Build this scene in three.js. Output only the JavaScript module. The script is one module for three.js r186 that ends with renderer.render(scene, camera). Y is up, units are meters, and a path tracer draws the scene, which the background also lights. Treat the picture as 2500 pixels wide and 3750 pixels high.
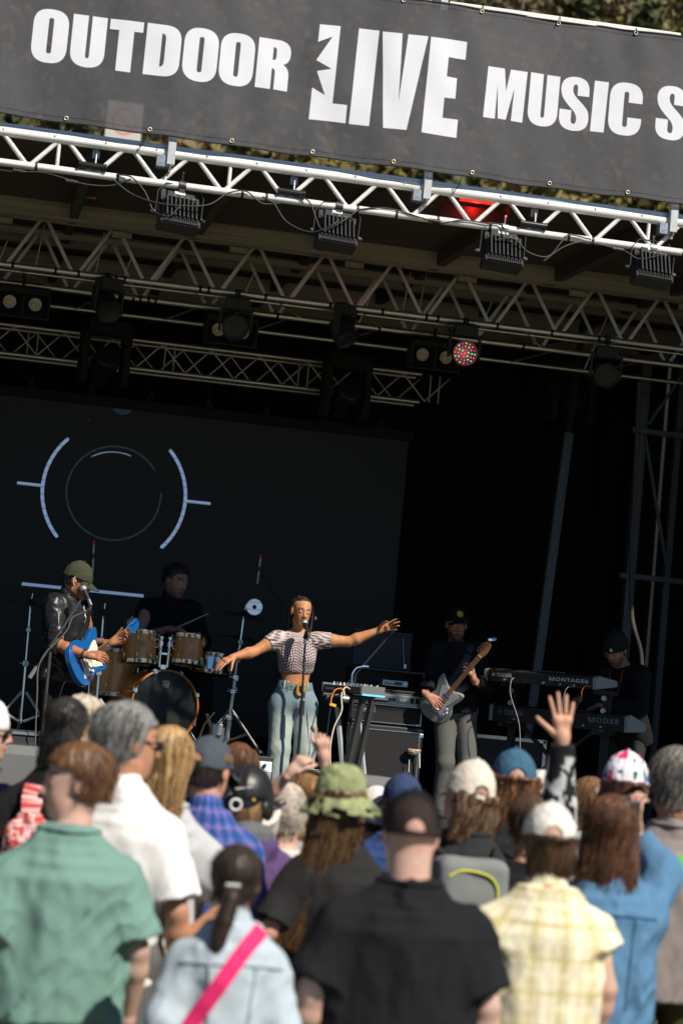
import * as THREE from 'three';
import { mergeGeometries, mergeVertices } from 'three/addons/utils/BufferGeometryUtils.js';
import { RoundedBoxGeometry } from 'three/addons/geometries/RoundedBoxGeometry.js';
import { Sky } from 'three/addons/objects/Sky.js';

// ---------------------------------------------------------------- camera, sky, sun, exposure
const scene = new THREE.Scene();
const D2R = Math.PI / 180;
const camera = new THREE.PerspectiveCamera(26.381, 682 / 1024, 0.3, 900);
camera.position.set(-2.815, 2.078, 16.91);
camera.rotation.order = 'YXZ';
camera.rotation.set(5.17 * D2R, -9.9 * D2R, 5.3 * D2R);
camera.focus = 16.9;
camera.userData.fStop = 2.1;
scene.add(camera);

const SUN_AZ = 34 * D2R, SUN_EL = 46 * D2R;
const sunDir = new THREE.Vector3(Math.sin(SUN_AZ) * Math.cos(SUN_EL), Math.sin(SUN_EL), Math.cos(SUN_AZ) * Math.cos(SUN_EL));
const sky = new Sky();
sky.name = 'sky';
sky.scale.setScalar(800);
sky.material.uniforms.turbidity.value = 4;
sky.material.uniforms.rayleigh.value = 0.9;
sky.material.uniforms.mieCoefficient.value = 0.004;
sky.material.uniforms.sunPosition.value.copy(sunDir);
sky.userData.kind = 'structure';
scene.add(sky);
scene.environmentIntensity = 0.058;
const sun = new THREE.DirectionalLight(new THREE.Color(1, 0.91, 0.77), 5);
sun.position.copy(sunDir).multiplyScalar(60);
sun.castShadow = true;
sun.shadow.mapSize.set(4096, 4096);
Object.assign(sun.shadow.camera, { left: -20, right: 20, top: 20, bottom: -20, near: 1, far: 140 });
scene.add(sun, sun.target);

const renderer = new THREE.WebGLRenderer({ antialias: true });
renderer.toneMapping = THREE.LinearToneMapping;
renderer.toneMappingExposure = 1.22;
renderer.shadowMap.enabled = true;

// ---------------------------------------------------------------- helpers
let seed = 12345;
const rnd = () => { seed = (seed * 1664525 + 1013904223) >>> 0; return seed / 4294967296; };
const rr = (a, b) => a + (b - a) * rnd();
const V = (x, y, z) => new THREE.Vector3(x, y, z);
const clamp = (x, a, b) => Math.min(b, Math.max(a, x));
const mix = (a, b, t) => a + (b - a) * t;
const sst = (a, b, x) => { const t = clamp((x - a) / (b - a), 0, 1); return t * t * (3 - 2 * t); };
const hsh = (i, j, k) => { let h = Math.imul(i, 374761393) ^ Math.imul(j, 668265263) ^ Math.imul(k, 2147483647 - 1274126177); h = Math.imul(h ^ (h >>> 13), 1274126177); return ((h ^ (h >>> 16)) >>> 0) / 4294967296; };
function noise(x, y, z) {                                            // value noise, -1 .. 1
  const i = Math.floor(x), j = Math.floor(y), k = Math.floor(z);
  let u = x - i, v = y - j, w = z - k;
  u = u * u * (3 - 2 * u); v = v * v * (3 - 2 * v); w = w * w * (3 - 2 * w);
  const a = mix(mix(hsh(i, j, k), hsh(i + 1, j, k), u), mix(hsh(i, j + 1, k), hsh(i + 1, j + 1, k), u), v);
  const b = mix(mix(hsh(i, j, k + 1), hsh(i + 1, j, k + 1), u), mix(hsh(i, j + 1, k + 1), hsh(i + 1, j + 1, k + 1), u), v);
  return mix(a, b, w) * 2 - 1;
}
const taken = new Map();
function numbered(n) { const k = taken.get(n) ?? 0; taken.set(n, k + 1); return k ? n + '_' + String(k).padStart(3, '0') : n; }
function thing(name, label, category, pos = [0, 0, 0], turn = 0, group) {
  const o = new THREE.Group(); o.name = numbered(name); scene.add(o);
  o.position.set(...pos); o.rotation.y = turn; o.userData = { label, category };
  if (group) o.userData.group = group;
  return o;
}
function prep(g) {
  for (const k of Object.keys(g.attributes)) if (!['position', 'normal', 'uv', 'color'].includes(k)) g.deleteAttribute(k);
  if (!g.attributes.uv) g.setAttribute('uv', new THREE.BufferAttribute(new Float32Array(g.attributes.position.count * 2), 2));
  if (!g.index) { const n = g.attributes.position.count, ix = new Uint32Array(n); for (let i = 0; i < n; i++) ix[i] = i; g.setIndex(new THREE.BufferAttribute(ix, 1)); }
  return g;
}
const join = (gs) => (gs.length === 1 ? gs[0] : mergeGeometries(gs.map(prep)));
function obj(name, gs, m, parent = scene) {
  const o = new THREE.Mesh(Array.isArray(gs) ? join(gs) : gs, m);
  o.name = parent === scene ? numbered(name) : name;
  o.castShadow = o.receiveShadow = true; parent.add(o);
  return o;
}
function tag(o, label, category, group) { Object.assign(o.userData, { label, category }); if (group) o.userData.group = group; return o; }
function struct(name, gs, m) { const o = obj(name, gs, m); o.userData.kind = 'structure'; return o; }
// geometries
const box = (w, h, d, x = 0, y = 0, z = 0, rx = 0, ry = 0, rz = 0) => {
  const g = new THREE.BoxGeometry(w, h, d); if (rx) g.rotateX(rx); if (ry) g.rotateY(ry); if (rz) g.rotateZ(rz); return g.translate(x, y, z);
};
const rbox = (w, h, d, r, x = 0, y = 0, z = 0, rx = 0, ry = 0, rz = 0) => {
  const g = new RoundedBoxGeometry(w, h, d, 2, r); if (rx) g.rotateX(rx); if (ry) g.rotateY(ry); if (rz) g.rotateZ(rz); return g.translate(x, y, z);
};
const QY = V(0, 1, 0);
function aim(g, a, b) { const d = V(b[0] - a[0], b[1] - a[1], b[2] - a[2]); const l = d.length(); g.applyQuaternion(new THREE.Quaternion().setFromUnitVectors(QY, d.divideScalar(l))); return g.translate((a[0] + b[0]) / 2, (a[1] + b[1]) / 2, (a[2] + b[2]) / 2); }
const dist = (a, b) => Math.hypot(b[0] - a[0], b[1] - a[1], b[2] - a[2]);
const bar = (a, b, r, n = 10, r2 = r) => aim(new THREE.CylinderGeometry(r2, r, dist(a, b), n), a, b);
const flat = (a, b, w, t) => aim(new THREE.BoxGeometry(w, dist(a, b), t), a, b);
const tube = (pts, r, n = 6, seg) => new THREE.TubeGeometry(new THREE.CatmullRomCurve3(pts.map((p) => V(...p))), seg ?? pts.length * 8, r, n);
const lathe = (pts, n = 24) => new THREE.LatheGeometry(pts.map((p) => new THREE.Vector2(...p)), n);
const cyl = (r1, r2, h, n = 20, x = 0, y = 0, z = 0, rx = 0, rz = 0, ry = 0) => { const g = new THREE.CylinderGeometry(r1, r2, h, n); if (rx) g.rotateX(rx); if (ry) g.rotateY(ry); if (rz) g.rotateZ(rz); return g.translate(x, y, z); };
const ball = (r, x, y, z, n = 12) => new THREE.SphereGeometry(r, n, Math.ceil(n * 0.7)).translate(x, y, z);
const torus = (R, r, x = 0, y = 0, z = 0, rx = 0, ry = 0, n = 32, m = 8) => { const g = new THREE.TorusGeometry(R, r, m, n); if (rx) g.rotateX(rx); if (ry) g.rotateY(ry); return g.translate(x, y, z); };
// materials
const C = (r, g = r, b = r) => new THREE.Color().setRGB(r, g, b);
const std = (c, roughness = 0.7, metalness = 0, extra = {}) => new THREE.MeshStandardMaterial({ color: Array.isArray(c) ? C(...c) : C(c), roughness, metalness, ...extra });
const phy = (c, roughness, metalness, extra = {}) => new THREE.MeshPhysicalMaterial({ color: Array.isArray(c) ? C(...c) : C(c), roughness, metalness, ...extra });
function dataTex(w, h, fn, srgb = false, rep = [1, 1]) {
  const d = new Uint8Array(w * h * 4);
  for (let y = 0; y < h; y++) for (let x = 0; x < w; x++) { const c = fn(x / w, y / h, x, y); const o = (y * w + x) * 4; if (typeof c === 'number') d[o] = d[o + 1] = d[o + 2] = clamp(c, 0, 1) * 255; else { d[o] = clamp(c[0], 0, 1) * 255; d[o + 1] = clamp(c[1], 0, 1) * 255; d[o + 2] = clamp(c[2], 0, 1) * 255; } d[o + 3] = 255; }
  const t = new THREE.DataTexture(d, w, h); t.wrapS = t.wrapT = THREE.RepeatWrapping; t.magFilter = THREE.LinearFilter; t.repeat.set(...rep); if (srgb) t.colorSpace = THREE.SRGBColorSpace; t.needsUpdate = true; return t;
}
// noise that tiles over 0..1
const tnoise = (u, v, f, s = 0) => { const i0 = Math.floor(u * f), j0 = Math.floor(v * f); let a = u * f - i0, b = v * f - j0; a = a * a * (3 - 2 * a); b = b * b * (3 - 2 * b); const H = (i, j) => hsh(((i % f) + f) % f, ((j % f) + f) % f, s); return mix(mix(H(i0, j0), H(i0 + 1, j0), a), mix(H(i0, j0 + 1), H(i0 + 1, j0 + 1), a), b); };
const grimeTex = dataTex(256, 256, (u, v) => { const n = 0.5 * tnoise(u, v, 6) + 0.3 * tnoise(u, v, 19, 3) + 0.2 * tnoise(u, v, 70, 5); return mix(0.72, 1, sst(0.3, 0.62, n)); });
const roughTex = dataTex(256, 256, (u, v) => { const n = 0.5 * tnoise(u, v, 9, 8) + 0.5 * tnoise(u, v, 60, 9); return mix(0.5, 1, n); });
const clothBump = dataTex(256, 256, (u, v, x, y) => 0.5 + 0.25 * Math.sin(x * Math.PI / 2) * Math.sin(y * Math.PI / 2) + 0.25 * (tnoise(u, v, 64, 4) - 0.5));
const M = {
  truss: std([0.86, 0.86, 0.85], 0.4, 0.0, { map: grimeTex, roughnessMap: roughTex }),
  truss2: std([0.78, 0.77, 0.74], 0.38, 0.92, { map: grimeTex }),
  galv: std([0.46, 0.49, 0.52], 0.45, 0.6, { map: grimeTex, roughnessMap: roughTex }),
  purlin: std([0.29, 0.27, 0.24], 0.6, 0, { map: grimeTex }),
  roof: std([0.05, 0.048, 0.045], 0.8, 0, { map: grimeTex }),
  black: std([0.018, 0.018, 0.019], 0.5, 0),
  blackGloss: std([0.014, 0.014, 0.015], 0.25, 0),
  blackMatte: std([0.012, 0.012, 0.012], 0.9, 0),
  flood: std([0.022, 0.024, 0.026], 0.78, 0),
  drape: std([0.006, 0.006, 0.0065], 0.96, 0),
  tape: std([0.01, 0.01, 0.011], 0.55, 0),
  cable: std([0.02, 0.02, 0.021], 0.5, 0),
  chrome: std([0.78, 0.79, 0.8], 0.14, 1),
  brushed: std([0.55, 0.55, 0.55], 0.35, 0.9),
  brass: std([0.72, 0.5, 0.18], 0.28, 1),
  bolt: std([0.6, 0.6, 0.6], 0.35, 0.9),
  orange: std([0.55, 0.14, 0.012], 0.6),
  deck: std([0.022, 0.021, 0.02], 0.75, 0, { map: grimeTex }),
  white: std([0.75, 0.75, 0.74], 0.5),
  grille: std([0.05, 0.052, 0.055], 0.6, 0.3),
};

// ---------------------------------------------------------------- setting: ground, hillside, stage deck
const GROUND = 0.12, DECK = 1.27;
{
  const earth = dataTex(256, 256, (u, v) => { const n = 0.5 * tnoise(u, v, 8, 1) + 0.3 * tnoise(u, v, 31, 2) + 0.2 * tnoise(u, v, 90, 3); return [mix(0.36, 0.5, n), mix(0.35, 0.46, n), mix(0.27, 0.35, n)]; }, true, [120, 120]);
  struct('ground', [new THREE.PlaneGeometry(900, 900).rotateX(-Math.PI / 2).translate(0, GROUND, 0)], std(1, 0.95, 0, { map: earth }));
  const g = new THREE.PlaneGeometry(300, 190, 90, 60).rotateX(-Math.PI / 2);
  const p = g.attributes.position, col = [];
  for (let i = 0; i < p.count; i++) {
    const x = p.getX(i), zz = p.getZ(i), t = clamp((95 - zz) / 190, 0, 1);        // t = 0 at the foot
    const n = noise(x * 0.05, zz * 0.05, 3) + 0.5 * noise(x * 0.13, zz * 0.13, 7);
    p.setXYZ(i, x + 40, GROUND - 0.3 + 92 * Math.pow(t, 1.15) + n * 2.2 * sst(0, 0.1, t), -26 - t * 175);
    const k = 0.5 + 0.5 * noise(x * 0.21, zz * 0.21, 11);
    col.push(mix(0.12, 0.22, k), mix(0.105, 0.17, k), mix(0.055, 0.09, k));
  }
  g.setAttribute('color', new THREE.Float32BufferAttribute(col, 3)); g.computeVertexNormals();
  struct('hillside', [g], std(1, 0.95, 0, { vertexColors: true }));
  // far wood on the hillside: leaf clumps, one mass
  const leaf = new THREE.BufferGeometry(), lp = [], q = new THREE.Quaternion();
  for (let k = 0; k < 10; k++) {
    q.setFromEuler(new THREE.Euler(rr(0, 6), rr(0, 6), rr(0, 6)));
    const c = V(rr(-1, 1), rr(-1, 1), rr(-1, 1)).multiplyScalar(0.55), s = rr(0.16, 0.34);
    const a = [V(-s, 0, -s * 0.6), V(s, 0, -s * 0.5), V(0, 0, s)].map((v) => v.applyQuaternion(q).add(c));
    for (const v of a) lp.push(v.x, v.y, v.z);
  }
  leaf.setAttribute('position', new THREE.Float32BufferAttribute(lp, 3)); leaf.computeVertexNormals();
  const spots = [];
  const trunkG = [];
  for (let k = 0; k < 620; k++) {
    const x = rr(-16, 72), t = rr(0.16, 0.97), z = -26 - t * 175;
    if (x > 27 && x < 36 && t > 0.6 && rnd() < 0.75) continue;                     // the bare brown slope
    const y = GROUND + 92 * Math.pow(t, 1.15) - 0.8, h = rr(6, 12), kind = rnd();
    trunkG.push(new THREE.CylinderGeometry(0.08, 0.22, h * 0.9, 5).translate(x, y + h * 0.45, z));
    const n = kind < 0.45 ? 140 : 90;
    for (let i = 0; i < n; i++) {
      const v = rnd(); let rad, yy;
      if (kind < 0.45) { yy = 0.08 + 0.92 * v; rad = (1 - yy) * h * 0.26 + 0.15; } else { yy = 0.35 + 0.6 * v; rad = h * 0.25 * Math.sin(Math.PI * (0.12 + 0.8 * v)); }
      const a = rr(0, 6.28), r = rad * Math.sqrt(rnd());
      spots.push([x + Math.cos(a) * r, y + yy * h, z + Math.sin(a) * r, kind]);
    }
  }
  const im = new THREE.InstancedMesh(leaf, std(1, 0.9, 0, { side: THREE.DoubleSide }), spots.length), m4 = new THREE.Matrix4();
  spots.forEach(([x, y, z, kind], i) => {
    q.setFromEuler(new THREE.Euler(rr(0, 6), rr(0, 6), rr(0, 6))); const s = rr(0.7, 1.35);
    im.setMatrixAt(i, m4.compose(V(x, y, z), q, V(s, s, s)));
    const b = rr(0.75, 1.25);
    im.setColorAt(i, kind < 0.45 ? C(0.06 * b, 0.07 * b, 0.022 * b) : kind < 0.75 ? C(0.16 * b, 0.13 * b, 0.03 * b) : C(0.22 * b, 0.17 * b, 0.085 * b));
  });
  im.name = 'hillside_wood'; im.castShadow = im.receiveShadow = true;
  im.userData = { kind: 'stuff', label: 'olive and yellow autumn wood on the hillside behind the stage', category: 'wood' };
  scene.add(im);
  const tm = obj('hillside_trunks', [join(trunkG)], std([0.16, 0.13, 0.1], 0.9)); tm.userData = { kind: 'stuff', label: 'bare grey brown trunks of the hillside wood', category: 'wood' };

  // stage deck with black skirt
  struct('stage_deck', [box(9.0, 0.12, 7.3, -0.1, DECK - 0.06, -1.7)], M.deck);
  const sk = new THREE.PlaneGeometry(9.0, 1.03, 300, 1), sp = sk.attributes.position;
  for (let i = 0; i < sp.count; i++) sp.setZ(i, 0.02 * Math.sin(sp.getX(i) * 26) + 0.012 * Math.sin(sp.getX(i) * 61));
  sk.computeVertexNormals(); sk.translate(-0.1, GROUND + 0.515, 1.88);
  struct('stage_skirt', [sk], std(0.012, 0.95, 0, { side: THREE.DoubleSide }));
}

// ---------------------------------------------------------------- roof and trusses
function gathered(w, h, n, amp, period, seedZ) {                      // hanging cloth with folds
  const g = new THREE.PlaneGeometry(w, h, n, 6), p = g.attributes.position;
  for (let i = 0; i < p.count; i++) { const x = p.getX(i), y = p.getY(i); p.setZ(i, amp * Math.sin(x * 6.283 / period + 1.3 * noise(x * 0.9, y * 0.2, seedZ)) + amp * 0.5 * noise(x * 5, y * 0.3, seedZ + 4)); }
  g.computeVertexNormals(); return g;
}
{
  const r = thing('stage_roof', 'dark ribbed roof over the stage with beams across its underside', 'roof', [0, 0, 0]);
  obj('roof_sheet', [box(9.2, 0.04, 7.25, -0.1, 6.02, -1.68, 0.047)], M.roof, r);
  for (const [z, y, h] of [[-0.72, 5.89, 0.13], [-2.1, 5.95, 0.13], [-3.4, 6.0, 0.13], [-4.7, 6.06, 0.13]]) {
    const b = obj('purlin', [box(9.1, h, 0.035, -0.1, y, z), box(9.1, 0.014, 0.08, -0.1, y - h / 2, z - 0.025), box(9.1, 0.014, 0.06, -0.1, y + h / 2 - 0.006, z - 0.03)], M.purlin, r);
    b.userData.label = 'grey brown channel beam';
  }
  for (let k = 0; k < 9; k++) obj('rib', [box(0.07, 0.12, 6.9, -4.2 + k * 1.02, 5.945, -1.75, 0.047)], M.roof, r);
  for (const x of [-4.5, 4.3]) obj('edge_beam', [box(0.1, 0.2, 7.0, x, 5.93, -1.72, 0.047)], M.roof, r);
  for (const [x, z, a] of [[-1.32, 1.05, -0.5], [-1.05, 1.0, 0.3], [1.72, 1.0, 0.5], [-2.1, 0.3, 0.2]]) obj('lashing_strap', [box(0.035, 0.012, 0.34, x, 5.8, z, 0.2, a, 0)], M.orange, r);
}
function girder(name, label, o) {
  const t = thing(name, label, 'truss', [0, 0, 0]);
  for (const c of o.chords) obj(c.name ?? 'chord', [bar([o.x0, c.y, c.z], [o.x1, c.y, c.z], c.r, 12)], o.m, t);
  for (const [a, b, r] of o.braces) obj('brace', o.flat ? [flat(a, b, r * 2, r)] : [bar(a, b, r, 8)], o.m, t);
  return t;
}
// front truss at the roof edge
{
  const br = [], x0 = -4.62, p = 0.448;
  for (let k = 0; k < 19; k++) { const a = x0 + k * p; if (a > 4) break; br.push([[a + 0.03, 5.79, 2], [a + p / 2 - 0.02, 5.6, 2], 0.0165], [[a + p / 2 + 0.02, 5.6, 2], [a + p - 0.03, 5.79, 2], 0.0165]); }
  const t = girder('front_truss', 'white aluminium truss along the front roof edge below the banner', { x0: -4.5, x1: 4.3, m: M.truss, chords: [{ name: 'lower_chord', y: 5.586, z: 2, r: 0.0265 }, { name: 'upper_chord', y: 5.8, z: 2, r: 0.034 }], braces: br });
  obj('edge_rail', [box(8.8, 0.028, 0.05, -0.1, 5.845, 1.985)], M.galv, t);
  for (let k = 0; k < 24; k++) { const x = -4.2 + k * 0.27 * 1.3; obj('rivet', [new THREE.SphereGeometry(0.008, 8, 5).translate(x, 5.81, 2.033)], M.bolt, t); if (k % 2) obj('bolt', [cyl(0.009, 0.009, 0.014, 8, x + 0.1, 5.864, 2.0)], M.bolt, t); }
  for (const x of [-2.41, -1.22, 1.83, -3.6]) obj('strut', [bar([x, 5.78, 2], [x, 5.6, 2], 0.014, 8)], M.truss, t);
  for (const x of [-2.17, -0.78, 0.97, 2.35]) { obj('grip_roller', [cyl(0.024, 0.024, 0.19, 14, x, 5.635, 2.03, 0, Math.PI / 2 - 0.02), cyl(0.028, 0.028, 0.012, 14, x - 0.09, 5.637, 2.03, 0, Math.PI / 2), cyl(0.028, 0.028, 0.012, 14, x + 0.09, 5.633, 2.03, 0, Math.PI / 2)], M.blackGloss, t); obj('hanger', [bar([x + 0.02, 5.65, 2.0], [x + 0.02, 5.84, 1.96], 0.008, 6), box(0.05, 0.06, 0.012, x + 0.02, 5.74, 1.95)], M.galv, t); }
  for (const x of [-2.55, -1.99, -1.12, -0.95, -0.3, -0.02, 0.28, 0.66, 1.24, 1.42, 2.1]) obj('tape_band', [cyl(0.0285, 0.0285, 0.018, 12, x, 5.586, 2, 0, Math.PI / 2)], M.tape, t);
}
// second truss: open box truss with flat lattice bars
{
  const br = [], p = 0.5905, x0 = -4.155 - 0.59;
  for (let k = 0; k < 15; k++) {
    const a = x0 + k * p; if (a > 3.9) break;
    br.push([[a + 0.03, 5.85, -1], [a + p / 2 - 0.03, 5.46, -1], 0.0145], [[a + p / 2 + 0.03, 5.46, -1], [a + p - 0.03, 5.85, -1], 0.0145]);
    br.push([[a + 0.03, 5.85, -1.62], [a + p / 2 - 0.03, 5.44, -1.62], 0.0145], [[a + p / 2 + 0.03, 5.44, -1.62], [a + p - 0.03, 5.85, -1.62], 0.0145]);
  }
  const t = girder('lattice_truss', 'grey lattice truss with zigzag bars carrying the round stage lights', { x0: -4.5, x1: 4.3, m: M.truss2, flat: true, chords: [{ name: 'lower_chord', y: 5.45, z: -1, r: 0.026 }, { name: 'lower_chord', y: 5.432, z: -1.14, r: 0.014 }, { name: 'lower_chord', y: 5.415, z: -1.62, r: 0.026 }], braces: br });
  for (const z of [-1, -1.62]) obj('upper_chord', [box(8.8, 0.062, 0.05, -0.1, 5.875, z), box(8.8, 0.01, 0.09, -0.1, 5.905, z - 0.02)], M.purlin, t);
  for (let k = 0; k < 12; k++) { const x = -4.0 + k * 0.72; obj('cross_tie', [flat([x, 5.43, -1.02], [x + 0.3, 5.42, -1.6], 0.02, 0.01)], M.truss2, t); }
  for (let k = 0; k < 9; k++) obj('plate', [box(0.16, 0.05, 0.012, -3.7 + k * 0.98, 5.81, -0.968)], M.purlin, t);
  for (const x of [-2.6, -2.25, -2.06, -1.75, -1.68, -1.05, -0.98, -0.5, 0.05, 0.11, 0.5, 0.88, 0.98, 1.5, 1.98, 2.4]) obj('tape_band', [cyl(0.0285, 0.0285, 0.022, 12, x, 5.45, -1, 0, Math.PI / 2)], M.tape, t);
  for (const x of [-1.55, -1.49, -1.42, -1.36, -0.3, 0.2, 0.6, 1.9]) obj('tape_band', [cyl(0.0285, 0.0285, 0.022, 12, x, 5.415, -1.62, 0, Math.PI / 2)], M.tape, t);
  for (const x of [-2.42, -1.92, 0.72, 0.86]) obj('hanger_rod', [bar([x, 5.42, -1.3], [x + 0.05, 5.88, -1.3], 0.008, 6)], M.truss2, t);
  const lp = thing('lighting_pipe', 'thin steel pipe slung behind the lattice truss', 'pipe', [0, 5.4, -2.43]);
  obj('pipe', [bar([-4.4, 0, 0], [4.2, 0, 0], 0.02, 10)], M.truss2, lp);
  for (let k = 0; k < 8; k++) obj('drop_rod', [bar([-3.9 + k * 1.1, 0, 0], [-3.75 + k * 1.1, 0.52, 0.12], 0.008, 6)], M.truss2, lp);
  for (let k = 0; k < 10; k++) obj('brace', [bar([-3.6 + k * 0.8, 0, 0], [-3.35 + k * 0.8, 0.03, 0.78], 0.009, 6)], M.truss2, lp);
}
// rear box truss above the video wall
{
  const br = [];
  for (const z of [-3.75, -4.0]) for (let k = 0; k < 13; k++) { const a = -3.9 + k * 0.47 + (z < -3.9 ? 0.22 : 0); if (a > 1.3) break; br.push([[a, 5.39, z], [a + 0.235, 5.14, z], 0.008], [[a + 0.235, 5.14, z], [a + 0.47, 5.39, z], 0.008]); }
  for (let k = 0; k < 4; k++) for (const d of [0, 0.09]) br.push([[-2.35 + k * 1.3 + d, 5.4, -3.75], [-2.35 + k * 1.3 + d, 5.13, -3.75], 0.008]);
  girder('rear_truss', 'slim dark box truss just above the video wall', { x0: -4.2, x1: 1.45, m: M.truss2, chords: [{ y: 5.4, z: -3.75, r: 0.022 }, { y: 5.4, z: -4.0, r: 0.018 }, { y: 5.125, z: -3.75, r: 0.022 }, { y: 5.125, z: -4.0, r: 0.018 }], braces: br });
}
// drapes: rear and sides
{
  const dm = new THREE.MeshStandardMaterial({ color: C(0.006, 0.006, 0.0065), roughness: 0.97, side: THREE.DoubleSide });
  tag(obj('rear_drape', [gathered(10.6, 4.9, 560, 0.05, 0.32, 2).translate(0.7, 3.7, -5.2)], dm), 'black pleated cloth hanging across the back of the stage', 'drape');
  tag(obj('side_drape', [gathered(5.0, 4.85, 260, 0.05, 0.34, 5).rotateY(-Math.PI / 2).translate(4.42, 3.7, -2.7)], dm), 'black pleated cloth closing the right side of the stage', 'drape');
  tag(obj('side_drape', [gathered(5.0, 4.85, 260, 0.05, 0.34, 8).rotateY(Math.PI / 2).translate(-4.55, 3.7, -2.7)], dm), 'black pleated cloth closing the left side of the stage', 'drape');
}
// right hand side frame with columns, and the leaning roof prop
{
  const steel = std([0.11, 0.13, 0.15], 0.5, 0.3, { map: grimeTex });
  const t = thing('steel_scaffold', 'grey steel frame of uprights and bars at the right of the stage', 'frame', [0, 0, 0]);
  obj('upright', [box(0.085, 4.4, 0.085, 3.48, DECK + 2.2, -3.0)], steel, t);
  obj('upright', [box(0.06, 4.4, 0.06, 3.86, DECK + 2.2, -3.05)], steel, t);
  obj('upright', [box(0.1, 4.6, 0.1, 4.12, DECK + 2.3, -2.4)], steel, t);
  for (const [y, z] of [[3.59, -3], [4.98, -3], [5.66, -3]]) obj('crossbar', [box(0.95, 0.05, 0.05, 3.84, y, z + 0.06)], steel, t);
  obj('brace', [flat([3.5, 4.93, -2.93], [3.84, 3.6, -2.93], 0.03, 0.012)], steel, t);
  obj('brace', [flat([3.84, 5.6, -2.93], [3.52, 5.05, -2.93], 0.03, 0.012)], steel, t);
  const p = thing('roof_prop', 'single leaning grey steel prop behind the bass player', 'prop', [0, 0, 0]);
  obj('outer_tube', [aim(new THREE.BoxGeometry(0.085, 2.6, 0.07), [2.765, 4.88, -3], [2.63, 2.3, -3])], steel, p);
  obj('inner_tube', [aim(new THREE.BoxGeometry(0.065, 1.05, 0.05), [2.63, 2.3, -3], [2.575, DECK, -3])], steel, p);
  obj('upper_tube', [aim(new THREE.BoxGeometry(0.055, 1.05, 0.045), [2.815, 5.95, -3], [2.765, 4.88, -3])], M.blackMatte, p);
}
// invented PA cabinets, out of view at the right, added to shade the keyboards
{
  for (let k = 0; k < 5; k++) {
    const t = thing('added_shade_speaker', ['topmost', 'second from the top', 'middle', 'second from the bottom', 'lowest'][k] + ' black loudspeaker in an unseen column added right of the stage to shade the keyboards', 'speaker', [3.72, 5.25 - k * 0.34, 1.5], -0.1, 'added loudspeaker column for shade');
    obj('cabinet', [rbox(0.95, 0.32, 0.5, 0.02)], M.black, t); obj('grille', [box(0.88, 0.27, 0.012, 0, 0, 0.257)], M.grille, t);
  }
}

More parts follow.
